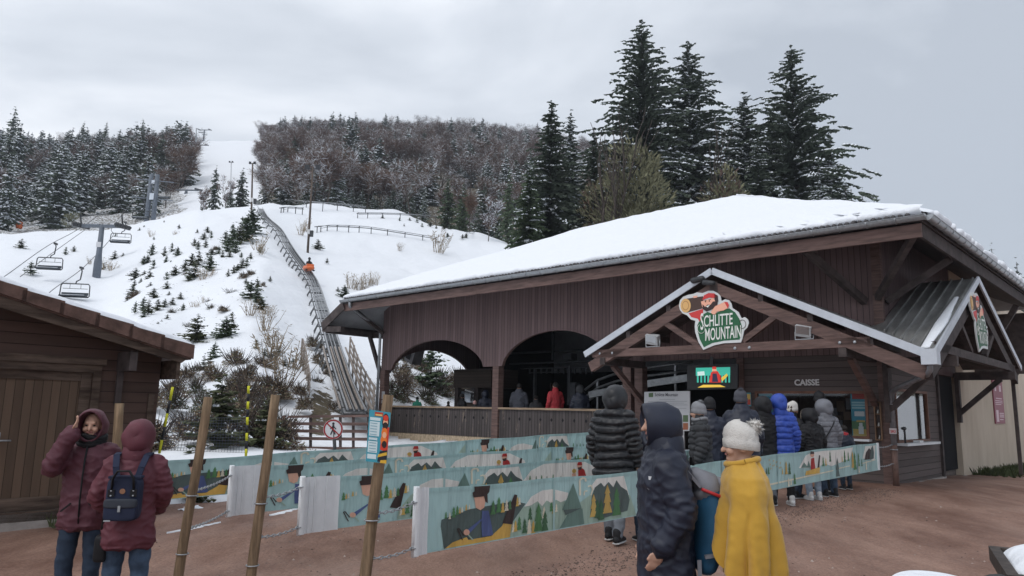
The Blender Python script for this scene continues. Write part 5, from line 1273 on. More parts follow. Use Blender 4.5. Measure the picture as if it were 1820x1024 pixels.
mb = MB(); mb.box2((-.09, dx0, dzb), (-.05, dx1, dzt)); DO = mb.build("door", H_DOOR, HUT)
mb = MB(); mb.box2((-.049, dx0, dzb), (-.028, dx1, dzb + .17)); mb.box2((-.049, dx1 - .13, dzb + .172), (-.028, dx1, dzt)); mb.box2((-.049, dx0, dzt - .12), (-.028, dx1 - .132, dzt)); mb.build("rail", H_FASC, DO)
q = hs(4, 783, hx); mb = MB(); mb.tube([(0, q[0] - .05, q[1]), (.06, q[0] - .05, q[1]), (.06, q[0] + .08, q[1])], .011, 7); mb.box((.0, q[0] - .05, q[1]), (.02, .04, .2)); mb.build("handle", S_GALV, DO)
def P(x, y, z): return Vector((x, y, z))
mb = MB()
za = lambda y: lerp2(tb0, tb1, y) + .03
mb.add([P(vf, YR, za(YR)), P(vf, YE, za(YE)), P(-5.6, YE, za(YE)), P(-5.6, YR, za(YR)), P(vf, YR, za(YR) - .06), P(vf, YE, za(YE) - .06), P(-5.6, YE, za(YE) - .06), P(-5.6, YR, za(YR) - .06)], [(0, 1, 2, 3), (7, 6, 5, 4), (0, 4, 5, 1), (1, 5, 6, 2)], 0)
HR = mb.build("roof", [H_TILE], HUT)
mb = MB(); mb.prism([P(vf - .02, YR, lerp2(fb0, fb1, YR)), P(vf - .02, fb1[0], fb1[1]), P(vf - .02, YE - .02, lerp2(tb0, tb1, YE - .02)), P(vf - .02, YR, lerp2(tb0, tb1, YR))], (-.05, 0, 0)); mb.build("fascia", H_FASC, HR)
mb = MB(); L = YE - YR; n = 15; stp = .43; k = 0; y = YE + .02
while y > YR:
    y0 = max(y - stp - .05, YR); a0, a1 = lerp2(tb0, tb1, y0) - .01, lerp2(tb0, tb1, y) - .01; b0, b1 = lerp2(tt0, tt1, y0) - .03, lerp2(tt0, tt1, y) + .0
    mb.prism([P(vf + .035, y0, a0), P(vf + .035, y, a1), P(vf + .035, y, b1), P(vf + .035, y0, b0)], (-.045, 0, 0)); mb.prism([P(vf + .03, y0, b0), P(vf + .03, y, b1), P(vf - .4, y, b1), P(vf - .4, y0, b0)], (0, 0, -.03))
    y -= stp
mb.build("verge_tile", H_TILE, HR)
mb = MB(); vs = []; nx, ny = 30, 90                       # snow on the hut roof
for i in range(nx + 1):
    for j in range(ny + 1):
        x = vf + .02 - 6.2 * (i / nx) ** 1.6; y = YR + (YE + .05 - YR) * j / ny; e_ = min(1, i / 2.0, (ny - j) / 2.0)
        vs.append((x + .02 * nz((0, y, 0), 3), y, lerp2(tt0, tt1, y) - .02 + .075 * math.sqrt(max(e_, 0)) + .02 * nz((x, y, 0), 2)))
mb.add(vs, [(i * (ny + 1) + j, i * (ny + 1) + j + 1, (i + 1) * (ny + 1) + j + 1, (i + 1) * (ny + 1) + j) for i in range(nx) for j in range(ny)], 0, True); mb.build("roof_snow", S_SNOW, HR)
for y in (-.35,):
    q = hs(215, 640, hx); mb = MB(); mb.box2((0.0, q[0] - .05, q[1] - .16), (vf - .08, q[0] + .05, q[1] + .10)); mb.box2((.0, q[0] - .04, q[1] - .62), (.05, q[0] + .04, q[1] - .163)); mb.build("purlin_end", W_DARK, HUT)
mb = MB(); mb.box2((-5.2, YE - .16, za(YE) - .34), (vf - .08, YE - .11, za(YE) - .07)); mb.build("eaves_board", H_FASC, HUT)
mb = MB(); mb.box2((.0, -.14, .1), (.03, -.06, hs(262, 700, hx)[1])); mb.build("corner_board", H_FASC, HUT)
mb = MB(); r = random.Random(2)
gr = [(.25, -1.25 + .03 * i) for i in range(30)]
for x, y in gr:
    for _ in range(5):
        a = r.uniform(0, 6.3); h = r.uniform(.08, .24); p = Vector((x + r.uniform(-.12, .12), y, 0)); e_ = p + Vector((math.cos(a) * .1, math.sin(a) * .1, h)); s_ = Vector((.012, .012, 0)); mb.add([p - s_, p + s_, e_], [(0, 1, 2)], 0)
o = mb.build("grass_tuft", mat("dull_grass", (.055, .065, .03), .9)); o.location = HB + Vector((0, 0, .0)); o.rotation_euler = (0, 0, LA); tag(o, "dark green grass tuft at the foot of the hut beside its door", "grass")

# ------------------------------------------------------------------ printed queue banners
def C3(r, g, b): return lin(r, g, b)
B_COL = dict(teal=(166, 197, 197), dark=(92, 106, 104), sage=(166, 188, 174), grey=(112, 138, 130), white=(236, 232, 226), gold=(222, 180, 96), brown=(72, 60, 58), green=(88, 132, 90), leaf=(74, 108, 80), sand=(206, 172, 100), cream=(228, 220, 200), skin=(226, 178, 156), blue=(92, 106, 152), red=(176, 58, 56), pale=(168, 196, 196))
B_KEYS = list(B_COL)
B_MATS = [plain("print_" + k, C3(*B_COL[k]), .5, .25) for k in B_KEYS]
for m_ in B_MATS:
    t = m_.node_tree; p_ = t.nodes['Principled BSDF']; tl = t.nodes.new('ShaderNodeBsdfTranslucent'); tl.inputs[0].default_value = p_.inputs['Base Color'].default_value
    tcb = t.nodes.new('ShaderNodeTexCoord'); mpb = t.nodes.new('ShaderNodeMapping'); mpb.inputs['Scale'].default_value = (1, 2.6, .7); nb = t.nodes.new('ShaderNodeTexNoise'); nb.inputs['Scale'].default_value = 1.6; nb.inputs['Detail'].default_value = 3
    bb = t.nodes.new('ShaderNodeBump'); bb.inputs['Distance'].default_value = .10; t.links.new(tcb.outputs['Object'], mpb.inputs[0]); t.links.new(mpb.outputs[0], nb.inputs['Vector']); t.links.new(nb.outputs[0], bb.inputs['Height']); t.links.new(bb.outputs[0], p_.inputs['Normal'])
    mx_ = t.nodes.new('ShaderNodeMixShader'); mx_.inputs[0].default_value = .2; o_ = t.nodes['Material Output']
    t.links.new(p_.outputs[0], mx_.inputs[1]); t.links.new(tl.outputs[0], mx_.inputs[2]); t.links.new(mx_.outputs[0], o_.inputs[0])
def ip(y, tab):
    return float(np.interp(y, [a for a, _ in tab], [b for _, b in tab]))
def sag(tab, d=.016, gap=1.9):           # top edge dipping a little between its ties
    ys = np.arange(tab[0][0], tab[-1][0] + .01, .19); return [(float(y), ip(y, tab) - d * math.sin(math.pi * ((y - tab[0][0]) % gap) / gap) ** 2) for y in ys]
ZB1 = [(-13.61, .45), (-10, .48), (-.9, .61), (0, .62)]; ZT1 = sag([(-13.61, 1.01), (-10, 1.01), (-6.6, 1.08), (-.8, 1.185), (0, 1.19)])
def st_(px, py, x=0.0, y0=-13.61, zb=ZB1, zt=ZT1):
    y, z = side(px, py, x); b, t = ip(y, zb), ip(y, zt); return y - y0, min(max((z - b) / (t - b), .012), .985)
Z6 = lambda p: st_(680 + p[0] / 3.64, 770 + p[1] / 3.64)
Z4 = lambda p: st_(1300 + p[0] / 3.657, 640 + p[1] / 3.657)
def tree_shape(s, t, h, w_):
    return [(s - w_, t), (s - w_ * .45, t + h * .36), (s - w_ * .8, t + h * .36), (s - w_ * .35, t + h * .68), (s - w_ * .6, t + h * .68), (s, t + h), (s + w_ * .6, t + h * .68), (s + w_ * .35, t + h * .68), (s + w_ * .8, t + h * .36), (s + w_ * .45, t + h * .36), (s + w_, t)]
ART = []                                       # (layer, colour, [(s, t)...])
def art(z, layer, col, pts): ART.append((layer, col, [z(p) for p in pts]))
def art_tree(z, x, yb, h, col, layer=5):
    s, t = z((x, yb)); s2, t2 = z((x, yb - h)); hh = t2 - t; tr = tree_shape(s, t, hh, hh * .15); ART.append((layer, col, [(a, min(max(b, .012), .985)) for a, b in tr]))
def art_disc(z, x, y, r, col, layer, n=12):
    art(z, layer, col, [(x + r * math.cos(2 * math.pi * i / n), y + r * math.sin(2 * math.pi * i / n)) for i in range(n)])
def art_line(z, pts, w_, col, layer):
    for (x0, y0), (x1, y1) in zip(pts[:-1], pts[1:]):
        d = math.hypot(x1 - x0, y1 - y0) or 1; nx_, ny_ = -(y1 - y0) / d * w_ / 2, (x1 - x0) / d * w_ / 2
        art(z, layer, col, [(x0 + nx_, y0 + ny_), (x1 + nx_, y1 + ny_), (x1 - nx_, y1 - ny_), (x0 - nx_, y0 - ny_)])
art(Z6, 1, 'dark', [(380, 560), (560, 492), (850, 440), (925, 455), (830, 590), (820, 690), (395, 770), (375, 600)])
art(Z6, 2, 'sage', [(285, 525), (388, 390), (394, 565)]); art(Z6, 2, 'sage', [(280, 690), (300, 540), (385, 575), (392, 690)]); art(Z6, 1, 'sage', [(275, 800), (280, 690), (400, 690), (400, 765)]); art(Z6, 3, 'grey', [(290, 527), (392, 566), (388, 582)])
art(Z6, 3, 'gold', [(398, 748), (450, 706), (540, 672), (552, 690), (700, 665), (770, 600), (780, 580), (832, 590), (820, 682), (640, 708), (500, 740)]); art(Z6, 4, 'brown', [(770, 582), (850, 395), (868, 400), (836, 590)])
art(Z6, 4, 'skin', [(588, 410), (652, 405), (662, 440), (655, 480), (630, 498), (600, 482)]); art(Z6, 5, 'brown', [(590, 338), (692, 334), (686, 380), (674, 395), (677, 452), (660, 442), (652, 408), (584, 416), (577, 385), (592, 375)])
art(Z6, 4, 'blue', [(640, 502), (682, 500), (702, 600), (712, 658), (640, 670), (636, 600)]); art(Z6, 5, 'blue', [(668, 530), (560, 645), (543, 625), (645, 545)]); art_disc(Z6, 538, 640, 20, 'skin', 6); art_line(Z6, [(512, 690), (480, 620), (490, 615), (520, 660)], 7, 'brown', 5); art_line(Z6, [(545, 650), (580, 690)], 9, 'sage', 5)
for x, y, h, c in ((405, 550, 45, 'green'), (430, 555, 45, 'cream'), (455, 545, 72, 'green'), (478, 528, 62, 'green'), (495, 518, 40, 'sand'), (510, 512, 38, 'cream'), (537, 498, 40, 'sand'), (557, 492, 32, 'cream'), (710, 525, 92, 'green'), (747, 512, 102, 'green'), (773, 512, 70, 'sand'), (797, 502, 74, 'cream'), (820, 492, 62, 'green'), (868, 472, 62, 'sand'), (882, 462, 50, 'cream')): art_tree(Z6, x, y, h, c)
art(Z6, 1, 'sage', [(828, 600), (900, 490), (960, 430), (1200, 440), (1310, 590), (1100, 628), (818, 690)])
art(Z6, 2, 'white', [(915, 476), (960, 410), (1030, 370), (1100, 362), (1200, 385), (1190, 430), (1150, 447), (1120, 430), (1090, 452), (1060, 435), (1030, 472), (1000, 440), (960, 466)])
for x, y, h, c in ((840, 640, 62, 'cream'), (855, 636, 74, 'sand'), (880, 625, 88, 'green'), (915, 645, 95, 'leaf'), (950, 560, 84, 'leaf'), (945, 652, 98, 'cream'), (970, 648, 84, 'sand'), (1003, 632, 180, 'green'), (1045, 630, 130, 'leaf'), (1040, 548, 76, 'cream'), (1087, 505, 62, 'green'), (1103, 518, 62, 'sand'), (1120, 508, 54, 'cream')): art_tree(Z6, x, y, h, c)
art(Z6, 1, 'sage', [(1180, 520), (1340, 400), (1600, 400), (1640, 540), (1300, 595)])
art(Z6, 4, 'grey', [(1158, 497), (1230, 322), (1284, 482)]); art(Z6, 3, 'grey', [(1140, 618), (1215, 490), (1290, 486), (1302, 592)]); art(Z6, 5, 'dark', [(1166, 496), (1284, 483), (1180, 530)])
art_line(Z6, [(1275, 402), (1272, 305), (1285, 291), (1308, 292), (1312, 312)], 12, 'cream', 4); art_line(Z6, [(1345, 402), (1356, 362), (1345, 337), (1325, 345)], 9, 'cream', 4); art_line(Z6, [(1300, 402), (1302, 376), (1322, 372)], 8, 'cream', 4)
art(Z6, 2, 'white', [(1345, 345), (1395, 275), (1470, 246), (1555, 256), (1592, 400), (1400, 420)])
art(Z6, 3, 'dark', [(1340, 530), (1355, 400), (1370, 352), (1410, 320), (1430, 346), (1460, 315), (1490, 350), (1510, 304), (1540, 346), (1580, 372), (1596, 430), (1582, 500), (1400, 558)])
for x, y, h, c in ((1360, 540, 148, 'sand'), (1385, 546, 120, 'leaf'), (1450, 516, 186, 'sand'), (1410, 560, 130, 'leaf'), (1510, 530, 182, 'green')): art_tree(Z6, x, y, h, c, 6)
ZB2 = [(-13.83, .47), (-8.9, .52), (-2, .62)]; ZT2 = sag([(-13.83, 1.0), (-9.6, 1.04), (-8.2, 1.05), (-2, 1.14)])
Z62 = lambda p: st_(680 + p[0] / 3.64, 770 + p[1] / 3.64, -1.5, -13.83, ZB2, ZT2)
ART2 = []                                      # the stretch with the white peak and the two riders
_sv = ART; ART = ART2
art(Z62, 2, 'white', [(905, 312), (960, 240), (1040, 200), (1130, 186), (1300, 182), (1400, 230), (1420, 290), (1200, 305)])
art(Z62, 5, 'red', [(1262, 238), (1285, 225), (1302, 236), (1316, 285), (1262, 290)]); art_disc(Z62, 1272, 212, 16, 'skin', 5); art(Z62, 6, 'red', [(1254, 208), (1260, 188), (1284, 186), (1288, 206)]); art(Z62, 6, 'brown', [(1258, 222), (1286, 216), (1280, 236), (1264, 238)]); art_disc(Z62, 1236, 244, 14, 'sand', 5); art(Z62, 5, 'skin', [(1222, 262), (1246, 256), (1250, 290), (1224, 295)]); art(Z62, 5, 'brown', [(1356, 272), (1374, 215), (1384, 218), (1378, 272)])
for x, y, h, c in ((950, 312, 40, 'green'), (990, 308, 32, 'leaf'), (1025, 304, 34, 'green'), (1060, 302, 26, 'leaf'), (1100, 300, 36, 'green'), (1150, 300, 24, 'leaf')): art_tree(Z62, x, y, h, c)
ART = _sv
# far end of the strip
art(Z4, 1, 'dark', [(190, 800), (260, 738), (450, 742), (640, 692), (760, 690), (930, 640), (968, 730), (240, 850), (190, 850)])
art(Z4, 2, 'white', [(436, 702), (480, 622), (540, 588), (610, 592), (640, 640), (560, 702)]); art(Z4, 2, 'white', [(560, 655), (600, 585), (700, 558), (792, 552), (770, 640), (650, 690)]); art(Z4, 2, 'white', [(850, 640), (868, 560), (936, 536), (928, 650)])
art(Z4, 3, 'grey', [(450, 700), (470, 665), (490, 690), (500, 655), (515, 700)]); art(Z4, 4, 'cream', [(190, 825), (235, 806), (660, 714), (660, 722), (235, 818), (190, 834)]); art(Z4, 4, 'cream', [(690, 702), (768, 684), (768, 691), (690, 709)]); art(Z4, 4, 'cream', [(850, 668), (935, 645), (935, 650), (850, 675)])
art(Z4, 5, 'red', [(512, 718), (515, 640), (534, 634), (542, 700), (540, 716)]); art_disc(Z4, 522, 617, 13, 'skin', 5); art(Z4, 6, 'brown', [(508, 612), (512, 592), (532, 594), (534, 610)]); art(Z4, 6, 'gold', [(476, 750), (482, 722), (572, 696), (570, 734)]); art(Z4, 5, 'brown', [(556, 700), (566, 618), (574, 620), (568, 700)])
art(Z4, 4, 'brown', [(862, 650), (872, 600), (892, 572), (910, 590), (922, 640)]); art(Z4, 5, 'dark', [(896, 648), (904, 575), (916, 556), (924, 600), (922, 640)])
for x, y, h, c in ((225, 740, 42, 'leaf'), (240, 742, 50, 'green'), (330, 742, 40, 'sand'), (355, 742, 86, 'sand'), (376, 742, 80, 'leaf'), (410, 806, 74, 'green'), (370, 822, 62, 'cream'), (385, 812, 50, 'cream'), (595, 690, 66, 'green'), (612, 686, 52, 'sand'), (640, 660, 70, 'leaf'), (690, 756, 124, 'dark'), (735, 664, 80, 'green'), (758, 656, 62, 'green'), (718, 662, 40, 'sand'), (788, 700, 110, 'sand'), (802, 712, 116, 'green'), (826, 732, 76, 'cream'), (826, 690, 90, 'green'), (875, 712, 66, 'cream'), (846, 690, 50, 'leaf')): art_tree(Z4, x, y, h, c)
for i in range(12): art_disc(Z4, 245 + (i % 4) * 22 + (i // 4) * 5, 650 + (i * 37 % 60), 4, 'sand', 3, 6)
def banner(label, x0, y0, y1, zb, zt, sl, extra):
    t = thing("queue_banner", label, "banner", loc2w(x0, y0, 0), LA, "printed banners of the queue")
    off = lambda l: .0018 * l
    def pt(s, q, l):
        y = y0 + s; b, tp = ip(y, zb), ip(y, zt); return (off(l) + .012 * math.sin(s * 2.1) * (q - .5) * 2 * 0, s, b + (tp - b) * q)
    n = 40; mb = MB(); Ls = y1 - y0
    for i in range(n):
        a = sl + (Ls - sl) * i / n; b = sl + (Ls - sl) * (i + 1) / n
        mb.quad(pt(a, 0, 0), pt(b, 0, 0), pt(b, .5, 0), pt(a, .5, 0), B_KEYS.index('teal')); mb.quad(pt(a, .5, 0), pt(b, .5, 0), pt(b, 1, 0), pt(a, 1, 0), B_KEYS.index('teal'))
        mb.quad(pt(a, .93, 3), pt(b, .93, 3), pt(b, 1, 3), pt(a, 1, 3), B_KEYS.index('teal')); mb.quad(pt(a, .0, 8), pt(b, .0, 8), pt(b, .02, 8), pt(a, .02, 8), B_KEYS.index('pale'))
    more = [(l_, c_, [(a + 5.35, b) for a, b in pp]) for l_, c_, pp in ART if max(a for a, _ in pp) < 5.3] + [(l_, c_, [(a + 5.35, b) for a, b in pp]) for l_, c_, pp in (extra or [])] if extra else []
    for k, (lay, col, pts) in enumerate((ART if not extra else [q_ for q_ in ART if max(a for a, _ in q_[2]) < 5.3]) + (extra or []) + more):
        if any(s > Ls - .05 or s < sl for s, _ in pts): continue
        if extra and ART2 and (lay, col, pts) not in extra and min(s for s, _ in pts) > min(s for s, _ in extra[0][2]) - .02 and max(s for s, _ in pts) < 5.6 and max(s for s, _ in pts) > 3.2: continue
        mb.poly([pt(s, q, lay + (k % 7) * .12) for s, q in pts], B_KEYS.index(col))
    # printed seams
    s = 1.9
    while s < Ls - .3:
        mb.quad(pt(s, 0, 7.5), pt(s + .03, 0, 7.5), pt(s + .03, 1, 7.5), pt(s, 1, 7.5), B_KEYS.index('pale')) if int(s * 7) % 2 else None
        s += 1.9
    mb.build("print", B_MATS, t)
    mb = MB(); vs = []; m_ = 14
    for i in range(m_ + 1):                       # white end sleeve, rolled at its outer edge
        s = sl * i / m_; bul = .035 * math.exp(-((s - .03) / .035) ** 2) + .004 * math.sin(i * 1.9)
        for q in (0, .25, .5, .75, 1): b, tp = ip(y0 + s, zb), ip(y0 + s, zt); vs.append((bul + .004 + .004 * math.sin(q * 9 + i), s, b - .01 + (tp - b + .02) * q))
    mb.add(vs, [(i * 5 + j, (i + 1) * 5 + j, (i + 1) * 5 + j + 1, i * 5 + j + 1) for i in range(m_) for j in range(4)], 0, True)
    b, tp = ip(y0, zb), ip(y0, zt); mb.tube([(0, .02, b - .02), (0, .02, tp + .02)], .028, 10)
    if sl > .3:
        for s in (.1, .16, .3): mb.bar((.012 + .001, s, b), (.012 + .001, s, tp), .006, .006)
    mb.build("end_sleeve", S_WHITE, t)
    if not extra: mb = MB(); mb.box2((-.004, Ls - .10, ip(y1, zb)), (.02, Ls, ip(y1, zt))); mb.build("end_hem", S_WHITE, t)
    return t
banner("front printed banner of the queue, nearest the viewer, running to the pay desk corner", 0, -13.61, -.86, ZB1, ZT1, .16, None)
B2T = banner("second printed banner of the queue with a broad white end sleeve", -1.5, -13.83, -5.2, ZB2, ZT2, .46, ART2)
ZB3 = [(-13.82, .48), (-2, .6)]; ZT3 = sag([(-13.82, 1.01), (-8.3, 1.10), (-2, 1.18)])
banner("third printed banner of the queue, its white sleeve beside the middle timber post", -3.0, -13.82, -5.0, ZB3, ZT3, .46, ART2)
ZB4 = [(-13.9, .5), (-3, .7)]; ZT4 = sag([(-13.9, .99), (-5, 1.28), (-3, 1.3)])
banner("farthest printed banner of the queue, in front of the plank fence and hall", -4.6, -14.3, -4.2, ZB4, ZT4, .12, ART2)

# timber posts with chains
def post(label, top, bot, r):
    d = (bot - top).normalized(); g = gp(bot.x, bot.y) - .15; q = top + d * ((top.z - g) / -d.z)
    t = thing("timber_post", label, "post", q); mb = MB(); n = 10; pts = [Vector((0, 0, 0)).lerp(top - q, i / n) for i in range(n + 1)]
    mb.tube([p + Vector((nz((0, 0, p.z), 1.1, q.x), nz((0, 0, p.z), 1.3, q.y), 0)) * .012 for p in pts], [r * 1.06 - r * .12 * i / n for i in range(n + 1)], 16); mb.build("pole", S_POLE, t)
    mb = MB()
    for z in (.42, .96): c = (top - q) * (z / (top.z - q.z)); mb.tube([c + Vector((math.cos(a) * (r + .012), math.sin(a) * (r + .012), 0)) for a in np.linspace(0, 6.28, 14)], .006, 5)
    mb.build("wire_loop", S_GALV, t); return t, q
LINK = MB(); LINK.tube([(.012 * math.cos(a), .032 * math.sin(a), 0) for a in np.linspace(0, 2 * math.pi, 13)], .0045, 5, cap=False)
def chain_run(label, p, q):
    p = Vector(p); q = Vector(q); L = (q - p).length; n = max(3, int(L / .048)); mb = MB(); d = (q - p).normalized(); s_ = d.cross(Vector((0, 0, 1))).normalized(); u = s_.cross(d)
    for i in range(n):
        c = p.lerp(q, (i + .5) / n) - Vector((0, 0, .02 * math.sin(math.pi * (i + .5) / n))); a, b = (s_, u) if i % 2 else (u, s_)
        mb.add([c + a * v[0] + d * v[1] + b * v[2] for v in LINK.v], LINK.f, 0, True)
    for e_ in (p, q): mb.tube([e_ + d * .03 * math.cos(a) + s_ * .03 * math.sin(a) for a in np.linspace(0, 6.28, 12)], .006, 5)
    tag(mb.build("chain", S_GALV), label, "chain", "chains that stretch the banners")
for (lab, a, b, Y, r, x0, y0, z0) in (("timber post carrying the blue notice, nearest of the leaning posts", (690, 702), (648, 1024), 6.2, .047, 0, -13.6, .48), ("middle leaning timber post, in front of the second banner", (490, 702), (446, 1024), 6.95, .044, -1.5, -13.82, .5), ("leaning timber post right of the woman with the backpack", (370, 706), (318, 1022), 7.35, .044, -3, -13.8, .5)):
    tp_, bt = at(*a, Y), at(*b, Y); t, q = post(lab, tp_, bt, r)
    for k, dz_ in enumerate((.03, .42)):
        e_ = loc2w(x0, y0, z0 + dz_); f_ = (e_.z - dz_ * .1 - bt.z) / (tp_.z - bt.z); c = bt.lerp(tp_, f_)
        chain_run(("lower" if k == 0 else "upper") + " short chain between the " + ("front", "second", "third")[int(-x0 / 1.5)] + " banner and its leaning post", c + (e_ - c).normalized() * r, e_)
post("short pale timber post against the hut wall behind the two women", at(212, 717, 9.2), at(203, 860, 9.2), .055)
e_ = loc2w(.0, -.86, 0); 
for k, z in enumerate((.68, 1.08)): chain_run(("lower" if k == 0 else "upper") + " chain tying the front banner to the rain pipe", loc2w(0, -.84, z), loc2w(.1, -.27, z + .04))

# notice on the nearest post
def board_on(name, label, cat, c00, c10, c01, thick, mats, parent=None):
    """flat board: corner, corner along width, corner along height"""
    return None
ntp = thing("notice_board", "blue-green notice with white boxes and two bearded figures, fixed to the nearest post", "notice", at(674, 822, 6.08))
A_ = at(650, 820, 6.08); Bx = at(686, 824, 6.08) - A_; By = at(656, 728, 6.08) - A_; Bn = Bx.cross(By).normalized()
if Bn.y > 0: Bn = -Bn
def nb_(u, v, l=0): return A_ + Bx * u + By * v + Bn * (.0015 * l) - ntp.location
mb = MB(); mb.prism([nb_(0, 0), nb_(1.02, 0), nb_(1.08, .985), nb_(0.02, 1)], -Bn * .012, 0); mb.build("panel", plain("notice_teal", C3(64, 150, 170), .45), ntp)
mb = MB()
for (u0, v0, u1, v1, c) in ((.08, .80, .60, .86, 0), (.08, .50, .58, .78, 0), (.08, .42, .5, .47, 0), (.06, .18, .52, .40, 0), (.06, .06, .5, .15, 0), (.3, .89, .72, .97, 1), (.34, .90, .68, .93, 2)):
    mb.poly([nb_(u0, v0, 1 + c), nb_(u1, v0, 1 + c), nb_(u1, v1, 1 + c), nb_(u0, v1, 1 + c)], c)
for i in range(11): v = .20 + i * .054; mb.poly([nb_(.12, v, 3), nb_(.46, v, 3), nb_(.46, v + .012, 3), nb_(.12, v + .012, 3)], 3)
mb.build("text_box", [plain("notice_white", C3(205, 222, 226), .5), plain("notice_red", C3(180, 70, 50), .5), plain("notice_sand", C3(220, 190, 120), .5), plain("notice_ink", C3(120, 165, 180), .5)], ntp)
mb = MB()
def nd(u, v, ru, rv, l, c): mb.poly([nb_(u + ru * math.cos(a), v + rv * math.sin(a), l) for a in np.linspace(0, 2 * math.pi, 15)[:-1]], c)
nd(.86, .80, .17, .16, 1.6, 0); nd(.86, .78, .12, .09, 2, 1); nd(.86, .87, .13, .06, 2.4, 2); nd(.86, .72, .13, .07, 2.6, 3); mb.poly([nb_(.66, .25, 1.8), nb_(1.04, .22, 1.8), nb_(1.06, .70, 1.8), nb_(.72, .68, 1.8)], 2); nd(.84, .58, .15, .10, 2.8, 4); nd(.84, .54, .10, .06, 3.2, 1); nd(.82, .44, .16, .09, 3.1, 4); nd(.86, .36, .12, .07, 3.4, 3); mb.poly([nb_(.56, .02, 1.8), nb_(1.02, .02, 1.8), nb_(1.03, .26, 1.8), nb_(.66, .22, 1.8)], 5); mb.poly([nb_(.56, .10, 2.2), nb_(1.02, .16, 2.2), nb_(1.02, .22, 2.2), nb_(.6, .16, 2.2)], 6); mb.poly([nb_(.7, .0, 2.4), nb_(1.02, .0, 2.4), nb_(1.02, .07, 2.4), nb_(.72, .05, 2.4)], 6)
mb.build("picture", [plain("pic_dark", C3(52, 44, 44)), plain("pic_skin", C3(232, 176, 140)), plain("pic_red", C3(206, 66, 48)), plain("pic_beard", C3(46, 38, 38)), plain("pic_orange", C3(226, 120, 48)), plain("pic_black", C3(40, 44, 52)), plain("pic_yellow", C3(214, 170, 60))], ntp)

# plank fence and round prohibition sign, slalom poles with net
fe = thing("plank_fence", "brown five-plank fence in front of the foot of the coaster track", "fence", at(575, 800, 18.5)); o_ = fe.location.copy()
for k, (ya, yb) in enumerate(((741, 739), (753, 754), (766, 767), (779, 781), (796, 798))):
    mb = MB(); mb.bar(at(502, ya, 18.5) - o_, at(668, yb, 18.5) - o_, .035, .075 if k != 0 else .06); mb.build("rail", W_BEAM, fe)
for px in (506, 552, 605, 628, 655):
    mb = MB(); mb.bar(at(px, 738, 18.55) - o_, at(px, 830, 18.55) - o_, .06, .06, up=(0, 1, 0)); mb.build("post", W_DARK, fe)
ps = thing("prohibition_sign", "round white sign with red ring and crossed-out walker on a black pole", "sign", at(596, 840, 15))
o_ = ps.location.copy(); c = at(592, 763, 15) - o_; rs = 17.3 * 15 / F
mb = MB(); mb.tube([c + Vector((.0, .03, .05)), (0.02, .03, -.1)], .035, 8); mb.build("pole", S_DKMETAL, ps)
def disc(mb, c, r0, r1, y, m=0, n=28):
    for i in range(n):
        a, b = 2 * math.pi * i / n, 2 * math.pi * (i + 1) / n
        mb.quad(c + Vector((r0 * math.cos(a), y, r0 * math.sin(a))), c + Vector((r1 * math.cos(a), y, r1 * math.sin(a))), c + Vector((r1 * math.cos(b), y, r1 * math.sin(b))), c + Vector((r0 * math.cos(b), y, r0 * math.sin(b))), m)
mb = MB(); mb.chain([c + Vector((0, .006, 0)), c + Vector((0, .012, 0))], [rs, rs], 28, caps=1) if False else None
disc(mb, c, 0, rs, 0, 0); disc(mb, c, 0, rs, .012, 2); disc(mb, c, rs * .82, rs * .97, -.003, 1)
for (x0, z0, x1, z1, w_, m_) in ((-.62, .55, .62, -.55, .13, 1), (.02, .42, -.02, -.05, .2, 2), (-.02, -.05, -.22, -.55, .13, 2), (0, -.05, .25, -.52, .13, 2), (.05, .3, .3, .0, .1, 2), (-.02, .3, -.28, .02, .1, 2)):
    a, b = Vector((x0, 0, z0)) * rs, Vector((x1, 0, z1)) * rs; d = (b - a).normalized(); s_ = Vector((-d.z, 0, d.x)) * w_ * rs / 2; y = Vector((0, -.006 if m_ == 1 else -.004, 0)); mb.poly([c + a + s_ + y, c + b + s_ + y, c + b - s_ + y, c + a - s_ + y], m_)
disc(mb, c + Vector((0, 0, .56 * rs)), 0, .13 * rs, -.004, 2, 10); mb.build("face", [plain("sign_white", (.62, .63, .65)), plain("sign_red", C3(150, 40, 44)), plain("sign_black", (.03, .03, .035))], ps)
YEL = plain("signal_yellow", C3(214, 212, 52), .5); BLK = plain("pole_black", (.025, .025, .03), .5)
def slalom(label, a, b, Y, n):
    a, b = at(*a, Y), at(*b, Y); t = thing("slalom_pole", label, "pole", b); mb = MB()
    for i in range(n): mb.tube([(a - b) * (i / n), (a - b) * ((i + 1) / n)], .024, 8, i % 2)
    mb.build("shaft", [YEL, BLK], t)
slalom("yellow and black slalom pole leaning beside the hut corner", (307, 688), (283, 806), 13.2, 5); slalom("upright yellow and black slalom pole among the young spruces", (442, 686), (437, 812), 13.6, 9)
net = MB(); n0, n1 = at(283, 800, 13.2), at(440, 805, 13.6); m0, m1 = at(300, 735, 13.2), at(441, 740, 13.6); r = random.Random(8)
for i in range(31):
    f = i / 30; net.tube([n0.lerp(n1, f), m0.lerp(m1, f) + Vector((0, 0, -.05 * math.sin(f * math.pi)))], .0035, 3, cap=False)
for j in range(13):
    f = j / 12; net.tube([n0.lerp(m0, f).lerp(n1.lerp(m1, f), g_) + Vector((0, 0, -.05 * f * math.sin(g_ * math.pi))) for g_ in np.linspace(0, 1, 9)], .0035, 3, cap=False)
tag(net.build("safety_net", plain("net_cord", (.10, .11, .14), .8)), "thin dark safety net strung between the two slalom poles", "net")

